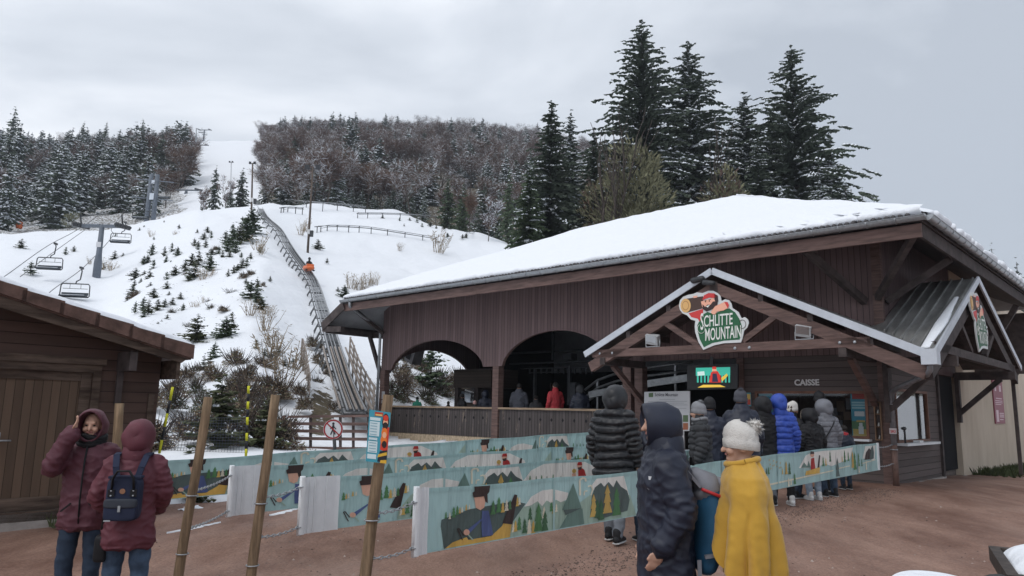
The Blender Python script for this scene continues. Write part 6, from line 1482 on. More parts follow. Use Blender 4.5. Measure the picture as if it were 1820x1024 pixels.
# ------------------------------------------------------------------ logo signs of the attraction
def Zs(p): x, z = front(1020 + p[0] / 3.9375, 460 + p[1] / 3.9375, PY + .02); return x, z
sc0 = Zs((980, 440))
def S2(p): a = Zs(p); return (a[0] - sc0[0], a[1] - sc0[1])
G_MATS = [plain("logo_white", (.66, .68, .68), .5), plain("logo_green", C3(44, 98, 66), .5), plain("logo_log", C3(80, 62, 56), .6), plain("logo_wood", C3(222, 178, 116), .5), plain("logo_red", C3(206, 66, 66), .5), plain("logo_skin", C3(242, 178, 152), .5), plain("logo_beard", C3(60, 44, 44), .5), plain("logo_cream", C3(228, 230, 224), .5), plain("logo_ring", C3(190, 140, 90), .5)]
def logo(label, rz, base):
    t = thing("attraction_sign", label, "sign", base, rz)
    def put(mb, pts, l, m): mb.poly([(a, -.0025 * l, b) for a, b in (S2(p) for p in pts)], m)
    def ell(mb, cx, cy, rx, ry, l, m, n=18): put(mb, [(cx + rx * math.cos(2 * math.pi * i / n), cy + ry * math.sin(2 * math.pi * i / n)) for i in range(n)], l, m)
    out = [(735, 330), (742, 290), (765, 265), (800, 252), (835, 246), (860, 235), (900, 240), (940, 224), (975, 224), (1005, 240), (1025, 262), (1032, 296), (1060, 283), (1085, 290), (1102, 315), (1108, 345), (1150, 372), (1172, 418), (1195, 408), (1216, 424), (1223, 450), (1212, 482), (1190, 502), (1178, 560), (1168, 586), (1050, 591), (980, 606), (905, 638), (870, 580), (848, 510), (845, 470), (850, 434), (818, 425), (792, 396), (760, 382), (742, 358)]
    mb = MB(); mb.prism([(a, 0, b) for a, b in (S2(p) for p in out)], (0, .03, 0), 0); mb.build("backing", G_MATS, t)
    mb = MB(); put(mb, [(880, 432), (900, 392), (935, 372), (985, 388), (1030, 362), (1088, 347), (1130, 376), (1158, 420), (1176, 470), (1172, 520), (1160, 566), (1050, 574), (970, 590), (910, 620), (882, 565), (866, 505), (864, 465)], 1, 1); mb.build("shield", G_MATS, t)
    mb = MB(); put(mb, [(785, 280), (905, 262), (912, 345), (790, 378)], 2, 2); ell(mb, 783, 328, 36, 49, 3, 3); ell(mb, 783, 328, 24, 34, 4, 8); ell(mb, 783, 328, 19, 27, 5, 3)
    put(mb, [(804, 382), (905, 350), (905, 392), (880, 440), (868, 420), (822, 408)], 2, 4); put(mb, [(890, 300), (975, 275), (1000, 300), (985, 335), (930, 362), (900, 340)], 4, 5)
    put(mb, [(900, 290), (912, 256), (945, 240), (985, 243), (1005, 262), (985, 276), (950, 272)], 5, 4); put(mb, [(985, 246), (1008, 258), (1012, 300), (996, 310), (986, 288)], 5, 6)
    put(mb, [(902, 318), (920, 338), (935, 322), (958, 322), (975, 300), (1010, 296), (1006, 325), (975, 352), (930, 370), (904, 352)], 6, 6); put(mb, [(925, 334), (955, 322), (940, 342)], 7, 7)
    put(mb, [(960, 372), (992, 332), (1062, 300), (1086, 318), (1080, 345), (1050, 362), (1004, 370), (990, 390), (970, 388)], 7, 5); put(mb, [(1055, 302), (1078, 304), (1088, 325), (1080, 348)], 8, 4); put(mb, [(835, 262), (868, 258), (864, 272), (840, 276)], 6, 5); ell(mb, 923, 300, 4, 5, 7, 6); ell(mb, 950, 296, 4, 5, 7, 6); put(mb, [(912, 292), (930, 288), (930, 293)], 7, 6); put(mb, [(940, 287), (960, 283), (960, 288)], 7, 6)
    mb.build("lumberjack", G_MATS, t)
    mb = MB()
    for txt, (cx, cy), w_, h_ in (("SCHLITTE", (1000, 430), 225, 82), ("MOUNTAIN", (1046, 520), 250, 88)):
        vs, fs = text_geo(txt, 1, .012); xs = [v[0] for v in vs]; ys = [v[1] for v in vs]; wx, wy = max(xs) - min(xs), max(ys) - min(ys)
        mx_, my_ = (max(xs) + min(xs)) / 2, (max(ys) + min(ys)) / 2; sl_ = -.10; o = []
        for v in vs:
            a, b = (v[0] - mx_) / wx * w_, (v[1] - my_) / wy * h_
            if txt[0] == 'S' and a < -w_ * .39: b *= 1.45
            s = S2((cx + a, cy - b + sl_ * a)); o.append((s[0], -.014, s[1]))
        mb.add(o, fs, 7)
    for (cx, cy, r, th0, th1) in ((893, 490, 26, -1.2, 4.2), (1180, 458, 24, -2.6, 3.0)):
        pts = [S2((cx + r * math.cos(a), cy + r * math.sin(a) * 1.25)) for a in np.linspace(th0, th1, 16)]; mb.tube([(a, -.012, b) for a, b in pts], .006, 4, 7 if cx < 1000 else 2)
    mb.build("lettering", G_MATS, t); return t
logo("green and white logo sign reading SCHLITTE MOUNTAIN on the front gable", LA, loc2w(sc0[0], PY + .02, sc0[1]))
sy_, sz_ = side(1742, 578, PX + .05)
logo("green and white logo sign reading SCHLITTE MOUNTAIN on the side gable, seen edge-on", LA + rad(90), loc2w(PX + .05, sy_, sz_))
# CAISSE lettering
def wall_text(txt, a0, a1, y, size_h, m, label, name="lettering", cat="lettering", bold=.02):
    vs, fs = text_geo(txt, 1, bold); xs = [v[0] for v in vs]; ys = [v[1] for v in vs]; mb = MB(); k = (a1[0] - a0[0]) / (max(xs) - min(xs)); kz = size_h / (max(ys) - min(ys))
    o = [((v[0] - min(xs)) * k, 0, (v[1] - min(ys)) * kz) for v in vs]; mb.add(o, fs); mb.add([(p[0], .012, p[2]) for p in o], [f[::-1] for f in fs])
    ob = mb.build(name, m); ob.location = loc2w(a0[0], y, a0[1]); ob.rotation_euler = (0, 0, LA); return tag(ob, label, cat)
a0 = front(1412, 685.5, -.02); a1 = front(1456, 684, -.02)
wall_text("CAISSE", a0, a1, -.02, .15, plain("white_letters", (.62, .62, .62), .5), "white capital letters CAISSE over the pay desk window", bold=.03)
# television showing a red-jacketed figure
t = thing("television", "black flat television under the porch showing a red-jacketed figure on teal", "television", loc2w(*front(1265, 693, -.75)[:1], -.75, 0), LA)
tx = front(1265, 693, -.75)[0]
def T2(px, py, l): x, z = front(px, py, -.75); return (x - tx, -.002 * l, z)
mb = MB(); mb.prism([T2(1221, 693, 0), T2(1311, 691, 0), T2(1311, 647, 0), T2(1221, 649, 0)], (0, .06, 0)); mb.build("case", plain("tv_black", (.012, .012, .014), .35, .4), t)
def emis(n, c, e_): m = plain(n, lin(*c), .4); m.node_tree.nodes['Principled BSDF'].inputs['Emission Color'].default_value = (*lin(*c), 1); m.node_tree.nodes['Principled BSDF'].inputs['Emission Strength'].default_value = e_; return m
mb = MB(); 
def sp(pts, l, m): mb.poly([T2(*p, l) for p in pts], m)
sp([(1236, 690), (1299, 689), (1299, 652), (1236, 653.5)], 2, 0); sp([(1237, 668), (1298, 667), (1298, 652.5), (1237, 654)], 3, 1)
for i in range(10):
    x = 1239 + i * 6.2; sp([(x, 680), (x + 3, 680), (x + 3, 662), (x, 662)], 4, 1)
sp([(1260, 680), (1264, 662), (1270, 659), (1276, 660), (1281, 668), (1282, 680)], 5, 2); sp([(1266, 679), (1267, 664), (1274, 664), (1277, 679)], 6, 3); sp([(1266, 660), (1267, 653), (1273, 653), (1274, 660)], 6, 4); sp([(1266, 656), (1267, 651.8), (1273, 651.8), (1274, 656)], 7, 2); sp([(1240, 689), (1290, 688), (1280, 684), (1250, 684)], 5, 5); sp([(1282, 672), (1292, 664), (1294, 668), (1284, 678)], 5, 5); sp([(1240, 668), (1253, 667), (1252, 660), (1240, 661)], 5, 6)
mb.build("screen", [emis("scr_dark", (22, 26, 26), .6), emis("scr_teal", (60, 170, 150), .6), emis("scr_red", (190, 52, 46), .6), emis("scr_blue", (44, 44, 66), .6), emis("scr_skin", (220, 160, 130), .6), emis("scr_yellow", (216, 180, 70), .6), emis("scr_pale", (190, 215, 210), .6)], t)
mb = MB(); p_ = T2(1265, 650, 0); mb.box2((-.04, .02, p_[2]), (.04, .06, 3.15)); mb.build("hanger", S_DKMETAL, t)
# information board
t = thing("information_board", "white information panel headed Schlitte Mountain in the entrance", "board", loc2w(front(1185, 770, -.6)[0], -.6, 0), LA); tx = front(1185, 770, -.6)[0]
def I2(px, py, l): x, z = front(px, py, -.6); return (x - tx, -.002 * l, z)
mb = MB(); mb.prism([I2(1145, 768, 0), I2(1226, 766, 0), I2(1226, 695, 0), I2(1145, 696.5, 0)], (0, .03, 0)); mb.bar(I2(1158, 768, -8), (I2(1158, 768, -8)[0], .016, .25), .05, .05, up=(0, 1, 0)); mb.bar(I2(1214, 766, -8), (I2(1214, 766, -8)[0], .016, .25), .05, .05, up=(0, 1, 0)); mb.build("panel", plain("panel_white", (.50, .51, .53), .5), t)
mb = MB()
vs, fs = text_geo("Schlitte Mountain", 1, .01); xs = [v[0] for v in vs]; ys = [v[1] for v in vs]; a = I2(1164, 704.5, 1); b = I2(1205, 704, 1); k = (b[0] - a[0]) / (max(xs) - min(xs)); mb.add([(a[0] + (v[0] - min(xs)) * k, -.004, a[2] + (v[1] - min(ys)) * k * 1.25) for v in vs], fs, 0)
for i in range(7):
    y = 710 + i * 3.2; x1 = (1200, 1221, 1216, 1222, 1190, 1220, 1208)[i]; mb.poly([I2(1152 if i else 1172, y, 2), I2(x1, y - .3, 2), I2(x1, y + .7, 2), I2(1152 if i else 1172, y + 1, 2)], 1)
for i, (x, y) in enumerate(((1203, 738), (1214, 738), (1203, 752), (1214, 752))): mb.poly([I2(x, y + 12, 2), I2(x + 9, y + 12, 2), I2(x + 9, y, 2), I2(x, y, 2)], 2 + i % 3)
mb.poly([I2(1153, 706, 2), I2(1161, 706, 2), I2(1161, 698, 2), I2(1153, 699, 2)], 3)
mb.build("print", [plain("ink_dark", (.06, .06, .07)), plain("ink_grey", (.33, .34, .36)), plain("photo_brown", C3(150, 95, 70)), plain("photo_green", C3(90, 110, 80)), plain("photo_blue", C3(70, 120, 150))], t)
# posters behind the pay desk glass and beside it
POSTM = [plain("poster_teal", C3(74, 152, 168), .5), plain("poster_pale", C3(166, 206, 208), .5), plain("poster_green", C3(92, 132, 92), .5), plain("poster_red", C3(170, 66, 56), .5), plain("poster_sand", C3(206, 176, 96), .5), plain("poster_white", C3(220, 222, 216), .5)]
def poster(label, c, y, rows):
    (x0, z0), (x1, z1) = front(*c[0], y), front(*c[1], y); t = thing("poster", label, "poster", loc2w(x0, y, z1), LA); w_, h_ = x1 - x0, z0 - z1
    mb = MB(); mb.box2((0, 0, 0), (w_, .012, h_), 0); mb.build("sheet", POSTM, t); mb = MB()
    for i, (u0, v0, u1, v1, m) in enumerate(rows): mb.poly([(u0 * w_, -.002 - .0012 * i, v0 * h_), (u1 * w_, -.002 - .0012 * i, v0 * h_), (u1 * w_, -.002 - .0012 * i, v1 * h_), (u0 * w_, -.002 - .0012 * i, v1 * h_)], m)
    mb.build("print", POSTM, t)
ROWS = [(.05, .0, .95, .16, 4), (.0, .16, 1, .34, 2), (.1, .84, .85, .97, 3), (.06, .62, .9, .66, 1), (.06, .68, .9, .72, 1), (.06, .74, .9, .78, 1), (.2, .45, .8, .56, 5), (.4, .05, .7, .22, 5), (.45, .22, .65, .30, 5), (.1, .36, .9, .40, 0), (.3, .32, .8, .36, 4)]
poster("tall colourful price poster at the right side of the pay desk window", ((1511, 697), (1545, 776)), .075, ROWS); poster("pale blue poster at the left side of the pay desk window", ((1346, 697), (1374, 750)), .075, [(0, .8, 1, 1, 0), (.1, .1, .9, .75, 1), (.15, .6, .8, .64, 0), (.15, .4, .8, .44, 0)]); poster("narrow framed poster on the post left of the pay desk", ((1327, 698), (1335, 722)), -.09, [(.1, .1, .9, .5, 3), (.1, .5, .9, .9, 4)])
# little display case on the pay desk wall
(x0, z0), (x1, z1) = front(1553, 714, -.04), front(1570, 783, -.04); t = thing("display_case", "small wooden wall case of three compartments between pay desk window and rain pipe", "display case", loc2w(x0, -.0, z1), LA); w_, h_ = x1 - x0, z0 - z1; mb = MB()
for a, b in (((0, 0), (.025, h_)), ((w_ - .025, 0), (w_, h_))): mb.box2((a[0], -.09, a[1]), (b[0], -.002, b[1]))
for k in range(4): mb.box2((.026, -.09, h_ * k / 3 - (.02 if k == 3 else 0)), (w_ - .026, -.002, h_ * k / 3 + (.02 if k < 3 else 0)))
mb.build("frame", mat("case_wood", (.19, .115, .07), .7, .3, 5), t); mb = MB(); mb.box2((.026, -.012, .02), (w_ - .026, -.003, h_ - .02)); mb.build("back", W_DARK, t)
mb = MB()
for k in range(3): mb.chain([(w_ / 2, -.05, h_ * k / 3 + .04), (w_ / 2 + .01, -.05, h_ * k / 3 + .10)], [.02, .01], 7, caps=1)
mb.build("keepsake", plain("pale_trinket", (.5, .5, .48)), t)
# red sticker on the pipe, card reader, maroon board
mb = MB(); c = loc2w(.13, -.2, 0); q = Vector((-c.x, -c.y, 0)).normalized(); s_ = Vector((-q.y, q.x, 0)); z = 1.42
cc = c + q * .062; mb.poly([cc - s_ * .07 + Vector((0, 0, z - .06)), cc - s_ * -.07 + Vector((0, 0, z - .06)), cc + s_ * .07 + Vector((0, 0, z + .06)), cc - s_ * .07 + Vector((0, 0, z + .06))], 0)
vs, fs = text_geo("SKI", 1, .03); mb.add([cc + q * .003 + s_ * v[0] * .075 + Vector((0, 0, z - .01 + v[1] * .075)) for v in vs], fs, 1); tag(mb.build("sticker", [plain("sticker_white", (.55, .5, .5)), plain("sticker_red", C3(190, 50, 55))]), "small white and red sticker reading SKI on the rain pipe", "sticker")
y_, z_ = side(1608, 782, .12); t = thing("counter_terminal", "black gooseneck microphone stand on the side counter of the booth", "microphone", loc2w(.13, y_, sz0), LA); mb = MB(); mb.tube([(0, 0, 0), (0, 0, .22), (.0, -.03, .3)], .022, 8); mb.build("stem", S_DKMETAL, t); mb = MB(); mb.blob((.0, -.05, .33), (.05, .13, .04), 12, 7); mb.build("head", S_DKMETAL, t)
mb = MB(); mb.box2((.1, y_ + .75, sz0), (.24, y_ + 1.05, sz0 + .05)); o = mb.build("card_reader", S_WHITE); o.location = LC; o.rotation_euler = (0, 0, LA); tag(o, "white box on the outer edge of the side counter", "card reader")
(ya, za_), (yb, zb2) = side(1762, 672, .02), side(1786, 753, .02); t = thing("wall_board", "maroon board with white symbols and text on the concrete side wall", "board", loc2w(.01, ya, zb2), LA + rad(90)); w_, h_ = yb - ya, za_ - zb2; mb = MB(); mb.box2((0, -.03, 0), (w_, 0, h_)); mb.build("panel", plain("maroon", C3(140, 70, 84), .5), t); mb = MB()
for (u0, v0, u1, v1) in ((.15, .72, .3, .86), (.6, .72, .8, .86), (.2, .55, .8, .57), (.12, .50, .85, .515), (.12, .46, .85, .475), (.12, .42, .7, .435), (.12, .04, .35, .30), (.45, .22, .9, .24), (.45, .18, .9, .20), (.45, .14, .9, .16), (.45, .08, .8, .10)): mb.poly([(u0 * w_, -.034, v0 * h_), (u1 * w_, -.034, v0 * h_), (u1 * w_, -.034, v1 * h_), (u0 * w_, -.034, v1 * h_)])
mb.build("print", plain("board_ink", C3(214, 190, 196)), t)
# grass strip by the concrete wall
mb = MB(); r = random.Random(12)
for i in range(2600):
    y = r.uniform(7.2, 26); x = .1 + abs(r.gauss(0, .55)); p = loc2w(x, y, 0); p.z = gp(p.x, p.y) - .02; a = r.uniform(0, 6.3); h = r.uniform(.08, .28) * (1 if x < 1 else .6); e_ = p + Vector((math.cos(a) * h * .6, math.sin(a) * h * .6, h)); s_ = Vector((.02, -.02, 0)); mb.add([p - s_, p + s_, e_], [(0, 1, 2)], 0)
tag(mb.build("grass_strip", mat("short_grass", (.055, .07, .03), .9, .4, 3)), "dull green grass along the foot of the concrete side wall", "grass", kind='stuff')

# ------------------------------------------------------------------ snowed-under things at the lower right corner
def dome(mb, c, rx, ry, h, seed, n=36, k=12, sq=2.6):
    vs = []
    for i in range(k + 1):
        f = i / k
        for j in range(n):
            a = 2 * math.pi * j / n; rr = (abs(math.cos(a)) ** sq + abs(math.sin(a)) ** sq) ** (-1 / sq); q = math.cos(f * math.pi / 2) ** .45
            p = (math.cos(a) * rx * rr * q, math.sin(a) * ry * rr * q, h * math.sin(f * math.pi / 2)); d = 1 + .05 * nz(p, 3, seed); vs.append((c[0] + p[0] * d, c[1] + p[1] * d, c[2] + p[2] * (1 + .12 * nz(p, 2.2, seed + 3))))
    mb.add(vs, [(i * n + j, i * n + (j + 1) % n, (i + 1) * n + (j + 1) % n, (i + 1) * n + j) for i in range(k) for j in range(n)] + [tuple(k * n + j for j in range(n))], 0, True)
WOODOLD = planks("old_wagon_planks", (.20, .14, .09), 0, .09, .1, .5, .8, (3, 3, .5), wear=(.06, .05, .045), wearat=.55)
c = at(1856, 1012, 3.9); t = thing("wooden_wagon", "old wooden wagon with dark wheel and snow cap in the lower right corner", "wagon", (c.x, c.y, gp(c.x, c.y)), rad(-28)); h_ = c.z - t.location.z
mb = MB(); mb.box2((-.16, -.4, .42), (.9, .4, h_ - .05)); mb.build("tub", WOODOLD, t); mb = MB()
mb.box2((-.2, -.45, h_ - .048), (.95, -.4, h_ + .03)); mb.box2((-.2, .4, h_ - .048), (.95, .45, h_ + .03)); mb.box2((-.2, -.398, h_ - .048), (-.15, .398, h_ + .03)); mb.box2((.9, -.398, h_ - .048), (.95, .398, h_ + .03))
for x in (-.02, .42, .8): mb.box2((x, -.43, .45), (x + .05, -.402, h_ - .05))
mb.build("iron_band", mat("rusty_iron", (.05, .04, .035), .7, .5, 14), t)
for x in (-.22, .75):
    mb = MB(); mb.lathe([(.0, 0), (.05, 0), (.05, .05), (.12, .02), (.135, .02), (.135, .07), (.12, .07), (0, .07)], 20); wh = mb.build("wheel", mat("wheel_iron", (.035, .035, .038), .6, .4, 10), t); wh.rotation_euler = (rad(90), 0, 0); wh.location = (x, -.33 if x < 0 else -.46, h_ - .12 if x < 0 else .2)
mb = MB(); dome(mb, (.36, 0, h_ - .03), .535, .42, .14, 4, sq=4); mb.build("snow_cap", S_SNOW, t)
c = at(1664, 1040, 3.6); t = thing("log_stump", "upright log stump buried under a rounded heap of snow at the bottom edge", "stump", (c.x, c.y, gp(c.x, c.y))); h_ = c.z - t.location.z - .03
mb = MB(); mb.tube([(0, 0, 0), (0, 0, h_)], [.2, .18], 18); mb.build("log", S_BARK, t); mb = MB(); dome(mb, (-.02, 0, h_ - .02), .20, .18, .10, 9, sq=2); mb.build("snow_cap", S_SNOW, t)
# ------------------------------------------------------------------ people
SKIN = mat("skin", (.50, .30, .22), .55, .10, 9, 0, 40, .35)
def cloth(name, col, rough=.85, bump=.0, bs=140, var=.14, sheen=.0, spec=.2): return mat(name, col, rough, var, 5, bump, bs, spec, sheen=sheen)
HAIRB = mat("brown_hair", (.06, .038, .028), .7, .4, 14, .003, 60); HAIRD = mat("dark_hair", (.02, .017, .016), .7, .4, 14, .003, 60)
EYEM = plain("eye_dark", (.02, .015, .012), .3); LIPM = plain("lip", (.36, .15, .13), .5)
SHOEB = cloth("black_shoe", (.02, .02, .022), .6); SHOEW = cloth("white_shoe", (.55, .55, .55), .6); SOLE = plain("pale_sole", (.5, .5, .5), .7)
V = Vector
def person(label, X, Y, face, h=1.74, jacket=None, jstyle='plain', jlen=.78, legs=None, shoes=None, sole=None, arms=None, hood=None, hat=None, hatpom=None, hair=None, near=False, zoff=0.0, width=1.0, face_on=True, lean=0.0, stance=(.10, .10), step=(0, 0), scarf=None, group="people outside the hall", crouch=0, head_turn=0, jdetail=None, build_legs=True, collar=True, puff=.06):
    """upright figure facing local -Y; face = heading about z; arms = {side:(elbow, wrist)} in metres for 1.75 m"""
    k = h / 1.75; vox = .0115 if near else .017
    t = thing("person", label, "person", (X, Y, gp(X, Y) + zoff), face, group); t.scale = (k * 1.0, k, k)
    sh_z, hp_z = 1.44, .92
    A = {}
    for s in (-1, 1):
        d = (V((s * .245, .03, 1.15)), V((s * .25, -.07, .90)))
        if arms and s in arms: d = (V(arms[s][0]), V(arms[s][1]))
        A[s] = d
    LG = {}
    for s in (-1, 1):
        i = 0 if s < 0 else 1; x = s * stance[i]; y = step[i]
        LG[s] = (V((s * .09, 0, .90)), V((s * .1 * .6 + x * .5, y * .5 - .02, .49)), V((x, y + .02, .08)))
    hc = V((0, -.015 - lean, 1.635)); Rh = Matrix.Rotation(head_turn, 3, 'Z')
    def hd(v): return hc + Rh @ V(v)
    # body: one continuous surface, grown from overlapping tapering limbs
    mb = MB()
    mb.chain([(0, 0, .90), (0, 0, 1.05), (0, 0, 1.25), (0, 0, 1.38), (0, .01, 1.46)], [(.155, .11), (.14, .10), (.165, .11), (.165, .10), (.08, .07)], 14)
    mb.chain([(0, .01, 1.42), (0, .005 - lean * .6, 1.56)], [.06, .055], 12)
    mb.blob(hd((0, .012, .03)), (.078, .098, .10), 16, 12); mb.chain([hd((0, -.02, -.03)), hd((0, -.045, -.075))], [(.058, .07), (.04, .045)], 12)
    if near or face_on:
        mb.chain([hd((0, -.088, .02)), hd((0, -.108, -.02))], [.011, .016], 8); mb.chain([hd((-.03, -.082, .038)), hd((.03, -.082, .038))], [.016, .016], 8)
        for s in (-1, 1): mb.blob(hd((s * .078, .015, .0)), (.014, .028, .034), 8, 6); mb.blob(hd((s * .04, -.065, -.02)), (.028, .03, .028), 8, 6)
    for s in (-1, 1):
        e_, w_ = A[s]; mb.chain([V((s * .165, 0, sh_z - .03)), e_, w_], [.056, .044, .03], 10)
        d = (w_ - e_).normalized(); a = d.cross(V((0, -1, 0)) if abs(d.y) < .8 else V((0, 0, 1))).normalized(); b = d.cross(a)
        pal = w_ + d * .085; mb.chain([w_ + d * .015, pal - d * .02], [(.026, .02), (.036, .018)], 10, ref=tuple(b))
        for f in range(4):
            o = b * (-.027 + .018 * f); L = (.066, .076, .072, .056)[f]; cu = a * (.012 + .004 * f) * (1 if s > 0 else -1)
            mb.chain([pal + o - d * .03, pal + o + d * L * .5 + cu * .5, pal + o + d * L + cu * 1.8], [.0095, .009, .0075], 7, caps=2)
        th = b * -.03; mb.chain([w_ + d * .03 + th * .7, w_ + d * .065 + th * 1.5, w_ + d * .10 + th * 1.7], [.012, .0105, .0085], 7, caps=2)
        hp, kn, an = LG[s]; mb.chain([hp, kn, an], [.085, .06, .042], 10); mb.chain([an + V((0, .02, -.035)), an + V((0, -.14, -.045))], [.04, .035], 8)
    me = remesh(mb, .0095 if near else .015, 2 if near else 2); me.materials.append(SKIN); link("body", me, t)
    if face_on:
        for s in (-1, 1):
            mb = MB(); mb.blob(hd((s * .031, -.0835, .016)), (.012, .008, .007), 8, 6); mb.build("eye", EYEM, t)
        mb = MB(); mb.chain([hd((-.02, -.087, -.045)), hd((.02, -.087, -.045))], [(.006, .008), (.006, .008)], 8, caps=2); mb.build("mouth", LIPM, t)
    # trousers
    if legs and build_legs:
        mb = MB(); mb.chain([(0, 0, .86), (0, 0, .98)], [(.165, .125), (.16, .12)], 14)
        for s in (-1, 1):
            hp, kn, an = LG[s]; mb.chain([hp + V((0, 0, -.02)), hp.lerp(kn, .5), kn, kn.lerp(an, .5), an + V((0, 0, .03))], [.098, .09, .074, .068, .062], 12)
        me = remesh(mb, vox, 3); sd = sum(map(ord, label)) % 97
        displace(me, lambda p: .010 * nz(p, 9, sd) + .008 * nz((p[0], p[1], p[2] * 2.5), 7, sd + 3)); me.materials.append(legs); link("trousers", me, t)
    if shoes and build_legs:
        for s in (-1, 1):
            an = LG[s][2]; x, y = an.x, an.y; b = MB(); b.chain([(x, y + .055, .05), (x, y - .02, .06), (x, y - .10, .045), (x, y - .185, .035)], [(.04, .045), (.046, .055), (.05, .042), (.04, .028)], 12); b.chain([(x, y + .02, .07), (x, y + .02, .13)], [.05, .052], 10)
            so = b.build("shoe", shoes, t); b = MB(); b.chain([(x, y + .07, .012), (x, y - .07, .012), (x, y - .19, .012)], [(.042, .014), (.052, .014), (.042, .014)], 12, caps=2); b.build("sole", sole or SOLE, so)
    # jacket
    if jacket:
        mb = MB(); hz_ = jlen; W = width; long_ = hz_ < .7
        if jstyle == 'cape':
            pass
        else:
            prof = [(hz_, .205 if not long_ else .20, .155), (hz_ + .12, .205, .16), (1.02, .185, .145), (1.18, .20, .15), (1.32, .215, .15), (1.42, .175, .12), (1.50, .105, .095)]
            prof = [p for p in prof if p[0] >= hz_]; zs = [p[0] for p in prof]; n = 34; P_, R_ = [], []
            for i in range(n):
                z = hz_ + (1.50 - hz_) * i / (n - 1); rx = np.interp(z, zs, [p[1] for p in prof]) * W; ry = np.interp(z, zs, [p[2] for p in prof]) * W
                P_.append(V((0, .012 - lean * max(0, (z - 1.2)) * 1.5, z))); R_.append((float(rx), float(ry)))
            mb.chain(P_, R_, 20, caps=2, flat0=.12)
            if collar: mb.chain([(0, .01, 1.46), (0, -.0 - lean * .5, 1.545)], [.098, .086], 14)
            for s in (-1, 1):
                e_, w_ = A[s]; S_ = V((s * .16, .0, sh_z - .04)); n = 26; P_, R_ = [], []
                for i in range(n):
                    f = i / (n - 1); p = S_.lerp(e_, f * 2) if f < .5 else e_.lerp(w_, f * 2 - 1); r = float(np.interp(f, [0, .25, .5, .75, 1], [.092, .086, .076, .07, .058])) * (W * .5 + .5)
                    P_.append(p); R_.append(r)
                mb.chain(P_, R_, 14, caps=2)
            me = remesh(mb, vox, 2); sd = sum(map(ord, label)) % 89
            segs = [(V((s2 * .16, 0, sh_z - .04)), A[s2][0], A[s2][1]) for s2 in (-1, 1)]
            def fold(p):
                pv = V(p); d = .012 * nz(p, 5, sd)
                f = None
                for S_, e_, w_ in segs:                       # where along a sleeve, if on one
                    for a, b, o_ in ((S_, e_, 0), (e_, w_, .5)):
                        u = (pv - a).dot(b - a) / (b - a).length_squared
                        if -.05 < u < 1.05 and (pv - a.lerp(b, u)).length < .115 and (u > .25 or o_): f = o_ + u * .5
                el_ = min((pv - A[-1][0]).length, (pv - A[1][0]).length)
                if jstyle == 'puffer':
                    ph = (f * 7.2) if f is not None else (p[2] - hz_) / .098 + .25 * nz(p, 2.5, sd) * 1
                    d += puff * .26 * (1 - (1 - abs(math.sin(math.pi * ph))) ** 2.2 * 1.9) + .009 * nz(p, 17, sd) + .005 * nz(p, 34, sd)
                else:
                    rdg = (1 - abs(nz((p[0], p[1], p[2] * 1.9), 5.5, sd + 2))) ** 6; rd2 = (1 - abs(nz((p[0] + p[2] * .4, p[1], p[2] * 1.3), 9, sd + 7))) ** 7
                    d += .012 * rdg + .009 * rd2 + .003 * nz(p, 28, sd)
                    if f is not None: d += .0065 * math.sin(f * 44 + p[0] * 30 + 6 * nz(p, 6, sd)) * (.15 + math.exp(-(el_ / .13) ** 2)) + (.008 if f > .93 else 0)
                    d += .009 * math.sin(math.atan2(p[1], p[0]) * 6 + sd + p[2] * 3) * max(0, min(1, (1.02 - p[2]) * 2.5)) * (f is None)
                    if p[2] < hz_ + .035 and f is None: d -= .010
                return d
            displace(me, fold); me.materials.append(jacket); J = link("jacket", me, t)
            if jdetail: jdetail(J, t, A)
    def hood_part(m, fwd=-1, tight=1.0, fur=None, open_=1.0):
        """open hood: rings from the crown at the back to the rim round the face, turned in at the rim"""
        mb = MB(); n = 22; prof = [(.148, .0, 0), (.146, .03, 0), (.138, .062, .0), (.118, .096, 0), (.08, .122, 0), (.035, .136, 0), (-.02, .140, 0), (-.065, .137 * open_, 0), (-.098, .130 * open_, 0), (-.112, .125 * open_, 0), (-.115, .117 * open_, 0), (-.100, .113 * open_, 1), (-.05, .109, 1), (0, .10, 1), (.06, .09, 1)]
        vs = []
        for y, r, inn in prof:
            for j in range(n):
                a = 2 * math.pi * j / n; x = r * math.sin(a) * .86 * tight; z = r * math.cos(a); z = z * (1.04 if z > 0 else 1.12); yy = y * tight + r / .148 * ((.035 * max(0, -math.cos(a)) + .03 * math.cos(a) * (y < 0)) - (.028 * math.cos(a) if y < 0 else 0) * (math.cos(a) > 0)) - (.012 * math.cos(a) if y < -.05 else 0)
                vs.append(hd((x * (1 + .03 * math.sin(5 * a)), yy, z * tight + .015)))
        K = len(prof); mb.add(vs, [(i * n + j, i * n + (j + 1) % n, (i + 1) * n + (j + 1) % n, (i + 1) * n + j) for i in range(K - 1) for j in range(n)], 0, True)
        mb.chain([hd((0, .035, -.17)), hd((0, .03, -.08))], [(.125, .115), (.105, .105)], 16)
        me = mb.mesh("hood", m); displace(me, lambda p: .010 * nz(p, 9, 3) + .012 * (1 - abs(nz((p[0], p[1], p[2] * .6), 9, 8))) ** 6 - .006); H_ = link("hood", me, t)
        if fur:
            f = MB(); r = random.Random(5); 
            for i in range(420):
                a = r.uniform(0, 6.28); c = hd((math.sin(a) * .108, -.098, math.cos(a) * .122 + .015)); d = (V((math.sin(a), -.4, math.cos(a))) + V((r.uniform(-.6, .6), r.uniform(-.6, .6), r.uniform(-.6, .6)))).normalized() * r.uniform(.025, .055); s_ = d.cross(V((.2, .9, .3))).normalized() * .006; f.add([c - s_, c + s_, c + Rh @ d], [(0, 1, 2)], 0)
            f.build("fur_trim", fur, H_)
        return H_
